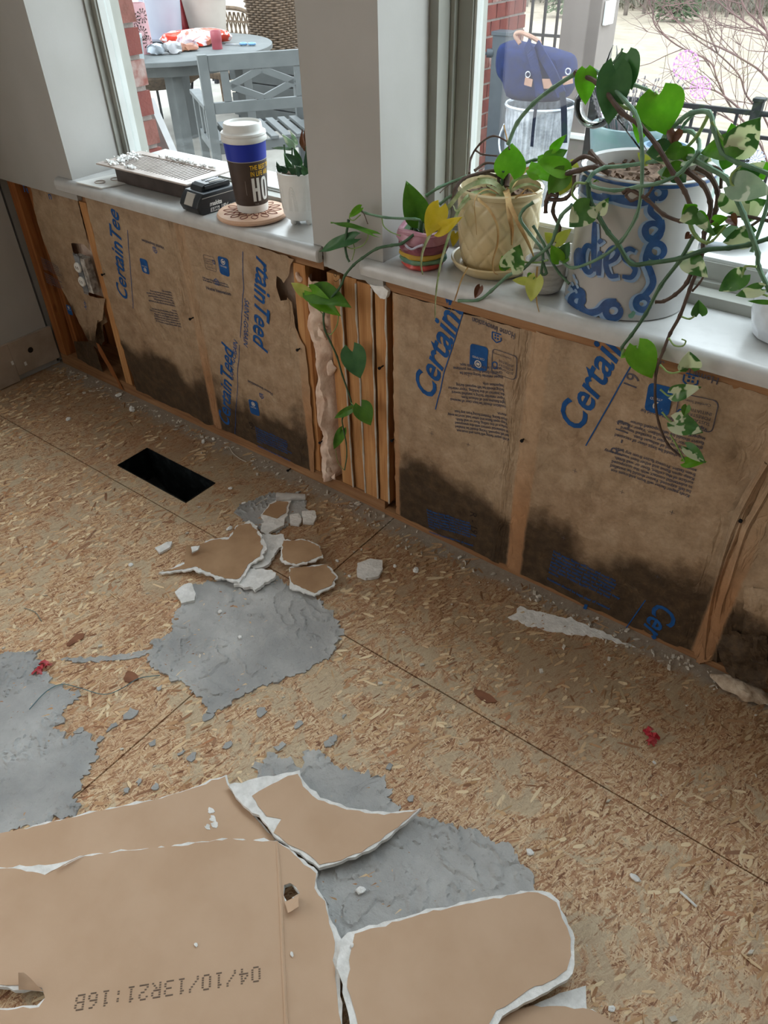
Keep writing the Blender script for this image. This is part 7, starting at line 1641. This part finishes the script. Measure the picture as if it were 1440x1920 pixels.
slab('plasterboard_scrap', [(-90, 1905), (0, 1900), (70, 1895), (80, 1940), (70, 1990), (-90, 1990)], [[(-90, 1905), (0, 1900), (70, 1895), (80, 1940), (70, 1990), (-90, 1990)]], .0015, 'tan plasterboard scrap showing through the notch at bottom left', .006, pmat='paper2', seed=8)
# upper pile by the duct
slab('torn_drywall', [(296, 1070), (350, 1050), (385, 1012), (430, 1008), (445, 985), (470, 975), (488, 1000), (500, 1030), (495, 1050), (470, 1062), (450, 1092), (410, 1085), (360, 1068), (330, 1066)], [[(300, 1068), (345, 1055), (350, 1022), (400, 1012), (430, 1012), (447, 985), (470, 982), (484, 1002), (494, 1030), (488, 1048), (466, 1060), (447, 1088), (410, 1080), (362, 1062), (330, 1064)]], .014, 'largest brown-faced drywall fragment of the pile beside the floor duct', .0045, gx=.05, gy=.03, pmat='paper2', seed=9, rag=.0032, step=.005, bend=lambda p: .006 * noise.noise(Vector((p.x * 14, p.y * 14, 0))))
slab('torn_drywall', [(455, 1060), (480, 1000), (530, 1002), (535, 1012), (518, 1035), (505, 1058), (480, 1066)], [], .006, 'white curved plaster shard tucked behind the largest brown fragment', .008, seed=10, rag=.0032, step=.005, gx=.02)
slab('torn_drywall', [(440, 1082), (460, 1066), (505, 1068), (520, 1076), (505, 1090), (480, 1106), (455, 1098), (438, 1096)], [], .008, 'white plaster shard in front of the largest brown fragment', .008, seed=11, rag=.0032, step=.005, gx=.06)
slab('torn_drywall', [(530, 1012), (575, 1014), (600, 1025), (606, 1045), (575, 1056), (555, 1060), (527, 1052), (526, 1040)], [[(532, 1014), (575, 1016), (598, 1026), (603, 1043), (573, 1053), (555, 1057), (530, 1050), (529, 1040)]], .018, 'brown-faced drywall fragment, upper one right of the pile', .004, pmat='paper2', seed=12, rag=.0028, step=.005, gy=.05)
slab('torn_drywall', [(543, 1062), (580, 1060), (610, 1056), (622, 1065), (632, 1082), (628, 1100), (590, 1117), (562, 1108), (541, 1102)], [[(543, 1064), (580, 1063), (608, 1059), (618, 1067), (628, 1083), (624, 1097), (590, 1113), (568, 1104), (546, 1090)]], .010, 'brown-faced drywall fragment with a white lower edge, lower one right of the pile', .004, pmat='paper2', seed=13, rag=.0028, step=.005, gx=.04)
slab('torn_drywall', [(490, 965), (505, 945), (520, 935), (545, 938), (540, 965), (520, 980), (498, 985)], [[(492, 965), (507, 947), (520, 940), (540, 942), (536, 962), (520, 972)]], .002, 'small brown-faced scrap leaning behind the pile', .005, pmat='paper2', seed=14, step=.005)
slab('torn_drywall', [(488, 980), (510, 975), (535, 970), (532, 985), (515, 992), (500, 1002), (490, 996)], [], .004, 'flat white plaster flake between scrap and curved shard', .006, seed=15, step=.005)
slab('plaster_flake', [(566, 958), (590, 957), (594, 970), (588, 980), (568, 980)], [], .0015, 'off-white plaster flake right of the pale plug, the right one of a pair', .006, seed=16, step=.006, rag=.001)
slab('plaster_flake', [(543, 965), (560, 962), (566, 972), (560, 984), (544, 982)], [], .0015, 'off-white plaster flake behind the pile, the left one of a pair', .006, seed=17, step=.006, rag=.001)
slab('plaster_flake', [(670, 1056), (695, 1047), (716, 1050), (718, 1066), (710, 1080), (685, 1084), (670, 1078)], [], .0015, 'large isolated cream plaster flake near the wall', .008, seed=18, step=.006, rag=.001)
slab('plaster_flake', [(328, 1110), (345, 1095), (358, 1093), (366, 1112), (364, 1124), (340, 1131)], [], .0015, 'crumbly white plaster flake below the left end of the pile', .008, seed=19, step=.005, rag=.0015)
slab('plaster_flake', [(290, 1027), (312, 1016), (323, 1015), (318, 1026), (300, 1036)], [], .0015, 'white plaster chip left of the pile tip', .006, seed=20, step=.005, rag=.001)
slab('plaster_flake', [(358, 1025), (375, 1023), (371, 1030), (360, 1036)], [], .024, 'small white chip lying on the largest brown fragment', .004, seed=21, step=.004, rag=.0006)
mb = MB().lathe([(.0, 0), (.011, .0), (.012, .004), (.0095, .05), (.0085, .075), (.003, .078), (0, .078)], (0, 0, 0), 20); pa, pb = PZ(518, 932, .013), PZ(582, 932, .009); dd = (pb - pa).normalized(); q_ = Vector((0, 0, 1)).rotation_difference(dd)
mb.v = [pa + q_ @ p for p in mb.v]; mb.disp(.0006, 90); tag(build('plaster_plug', mb, 'marble', smooth=True), 'pale tapered plaster plug lying behind the drywall pile', 'debris')
CH = [((248, 767), 10, 'flat plaster chip on the floor right of the baseboard corner'), ((222, 740), 7, 'plaster chip at the foot of the first stud'), ((381, 827), 7, 'white plaster chip near the wall, behind the duct'), ((128, 785), 6, 'small pale chip on the floor left of the duct'), ((400, 822), 5, 'tiny plaster chip beside the white chip near the wall'),
      ((432, 914), 5, 'small white chip off the right corner of the duct'), ((457, 942), 5, 'small white chip in front of the pale plug'), ((430, 990), 8, 'crumbly white lump behind the brown fragment'), ((655, 1079), 5, 'small chip left of the isolated cream flake'), ((632, 1050), 5, 'small chip between the pile and the cream flake'), ((780, 1068), 8, 'pale chip on the floor along the wall right of the cream flake'), ((740, 1060), 5, 'small chip between the cream flake and the wall'),
      ((245, 1058), 6, 'flat white chip left of the mortar patch'), ((330, 1160), 6, 'tan pebble at the upper edge of the mortar patch'), ((412, 1145), 5, 'small white chip on the upper mortar patch'), ((450, 1193), 5, 'tiny white chip in the middle of the mortar patch'), ((1190, 1645), 11, 'crumbly white plaster lump on the right floor'), ((994, 1597), 8, 'oblong white plaster bit beside the mortar patch'), ((676, 1668), 9, 'white plaster lump on the mortar by the big sheet'), ((1227, 1428), 4, 'tiny white chip on the right floor above the seam'),
      ((1275, 1702), 6, 'small tan flake left of the white stick'), ((1147, 1890), 6, 'white chip near the bottom edge'), ((660, 1771), 4, 'white crumb on the right rim of the big sheet'), ((547, 1788), 5, 'white crumb on the big sheet near its taped joint'), ((367, 1770), 4, 'white crumb on the middle of the big sheet'), ((622, 1390), 8, 'grey mortar flake on the floor above the fin'), ((340, 620 + 120), 4, 'tiny chip by the plate')]
rc = random.Random(77)
for k, ((u, v), s_, lb) in enumerate(CH[:-1]):
    z = 0.0008
    if (u, v) in ((660, 1771),): z = .036
    if (u, v) in ((547, 1788), (367, 1770)): z = .0258
    if (u, v) in ((676, 1668), (412, 1145), (450, 1193)): z = .006
    p = PZ(u, v, z + .003); r_ = s_ * (p - Vector(CP)).length / FX * .9
    mb = MB().lathe([(0, 0), (.8, .0), (1, .25), (.75, .6), (0, .75)], (0, 0, 0), 9); 
    for q in mb.v: q += Vector((rc.uniform(-.2, .2), rc.uniform(-.2, .2), 0 if q.z < .01 else rc.uniform(-.12, .12)))
    sy_ = rc.uniform(.5, .9); an = rc.uniform(0, PI); ca, sa = math.cos(an), math.sin(an)
    mb.v = [Vector((p.x + (q.x * ca - q.y * sy_ * sa) * r_, p.y + (q.x * sa + q.y * sy_ * ca) * r_, z + q.z * r_ * .7)) for q in mb.v]
    tag(build('plaster_chip', mb, 'mortar2' if 'grey' in lb else ('paper2' if 'tan' in lb else 'gypsum')), lb, 'debris')
mb = MB()
for k in range(900):
    if k < 620: x = rc.uniform(.05, 2.6); y = -.012 - abs(rc.gauss(0, .03))
    else: x = rc.uniform(.2, 2.5); y = -rc.random() * 1.0
    if HX0 - .01 < x < HX1 + .01 and HY0 - .01 < y < HY1 + .01: continue
    s_ = min(.0045, rc.expovariate(1 / .0013) + .0005); mb.obox((x, y, s_ * .5), (rc.uniform(-1, 1), 1, rc.uniform(-.3, .3)), (1, rc.uniform(-1, 1), 0), (0, rc.uniform(-.3, .3), 1), s_, s_ * .7, s_ * .45)
tag(build('plaster_grit', mb, 'caulk'), 'fine plaster grit scattered along the foot of the wall', 'grit', kind='stuff')
def stick(name, pts, r_, mat, label, z=.002): tag(build(name, MB().tube(spline([PZ(u, v, z) for u, v in pts], 5), r_, 6), mat, smooth=True), label, 'debris')
stick('white_stick', [(1275, 1672), (1290, 1685), (1306, 1700)], .0022, 'gypsum', 'thin white stick lying on the right floor', .0025)
stick('white_string', [(430, 838), (437, 850), (450, 860), (462, 866)], .0010, 'caulk', 'white curved string near the wall behind the duct', .0015)
stick('green_thread', [(55, 1330), (85, 1298), (115, 1283), (150, 1290), (195, 1302), (230, 1290), (260, 1272), (300, 1266)], .0009, mk('blue_green_thread', (92, 124, 128), (78, 110, 116), 20, .7), 'long blue-green thread lying between the mortar patches', .006)
stick('wood_splinter', [(272 + 205, 948), (490, 940), (503, 934)], .0014, 'caulk', 'pale splinter left of the plaster plug')
stick('green_thread', [(45, 1140), (66, 1148), (78, 1165)], .0008, mk('grey_green_thread', (110, 124, 118), (92, 110, 104), 20, .7), 'short curled grey-green thread on the left floor', .002)
M['redn'] = mk('red_shredded_plastic', (170, 24, 44), (204, 96, 96), 60, .45, .4, amt=(.45, .7))
for (u, v, lb, sd) in ((80, 1253, 'shredded red plastic scrap beside the left mortar patch', 1), (1217, 1382, 'shredded dark red plastic scrap on the right floor', 2)):
    p = PZ(u, v, .002); e = empty('red_scrap', (p.x, p.y, 0), lb, 'debris'); rr = random.Random(sd)
    for k in range(9):
        a = rr.uniform(0, 6.28); q = p + Vector((rr.uniform(-.008, .008), rr.uniform(-.014, .014), 0)); d_ = Vector((math.cos(a), math.sin(a), 0)) * rr.uniform(.008, .016); s_ = Vector((-d_.y, d_.x, 0)).normalized() * rr.uniform(.002, .004)
        z0, z1, z2 = rr.uniform(.001, .003), rr.uniform(.004, .010), rr.uniform(.001, .006)
        mb = MB().add([q - d_ - s_ + Vector((0, 0, z0)), q - d_ + s_ + Vector((0, 0, z0)), q + s_ * 1.4 + Vector((0, 0, z1)), q - s_ * 1.2 + Vector((0, 0, z1 + .002)), q + d_ + s_ * .4 + Vector((0, 0, z2)), q + d_ - s_ * .4 + Vector((0, 0, z2))], [(0, 1, 2, 3), (3, 2, 4, 5)])
        build('shred', mb, 'redn', e)
for (u, v, w_, h_, lb) in ((908, 1307, 22, 8, 'reddish-brown bark flake on the floor above the seam'), (142, 1200, 8, 14, 'oval brown wood flake on the left floor'), (245, 1270, 14, 9, 'rounded tan wood flake between the mortar patches')):
    c = PZ(u, v, .001); k_ = (c - Vector(CP)).length / FX; V, F_ = cdt([(c.x + w_ * k_ * math.cos(a) * (1 + .25 * math.sin(3 * a)), c.y + h_ * k_ * 1.2 * math.sin(a)) for a in [q * PI / 6 for q in range(12)]], .005, .001, int(u))
    tag(build('wood_flake', solid(V, F_, lambda p: (p.x, p.y, .0032 + .001 * noise.noise(Vector((p.x * 80, p.y * 80, 0)))), lambda p: (p.x, p.y, .0008)), mk('bark_brown', (144, 98, 72), (120, 78, 56), 30, .8)), lb, 'debris')
# fibreglass clump on the floor at the right
p = PY(1375, 1290, -.03); mb = MB().lathe([(0, 0), (.7, .0), (1, .3), (.7, .7), (0, .9)], (0, 0, 0), 30); mb.v = [Vector((p.x + .01 + q.x * .055, -.035 + q.y * .022, .001 + q.z * .030)) for q in mb.v]
for q in mb.v:
    n_ = noise.noise_vector(q * 40) * .010; q += Vector((n_.x, n_.y, abs(n_.z)))
tag(build('insulation_clump', mb, mk('dirty_cream_fibreglass', (206, 190, 170), (160, 138, 116), 40, .95, .05, 80, 1, .004), smooth=True), 'dirty cream insulation clump on the floor at the far right wall foot', 'debris')
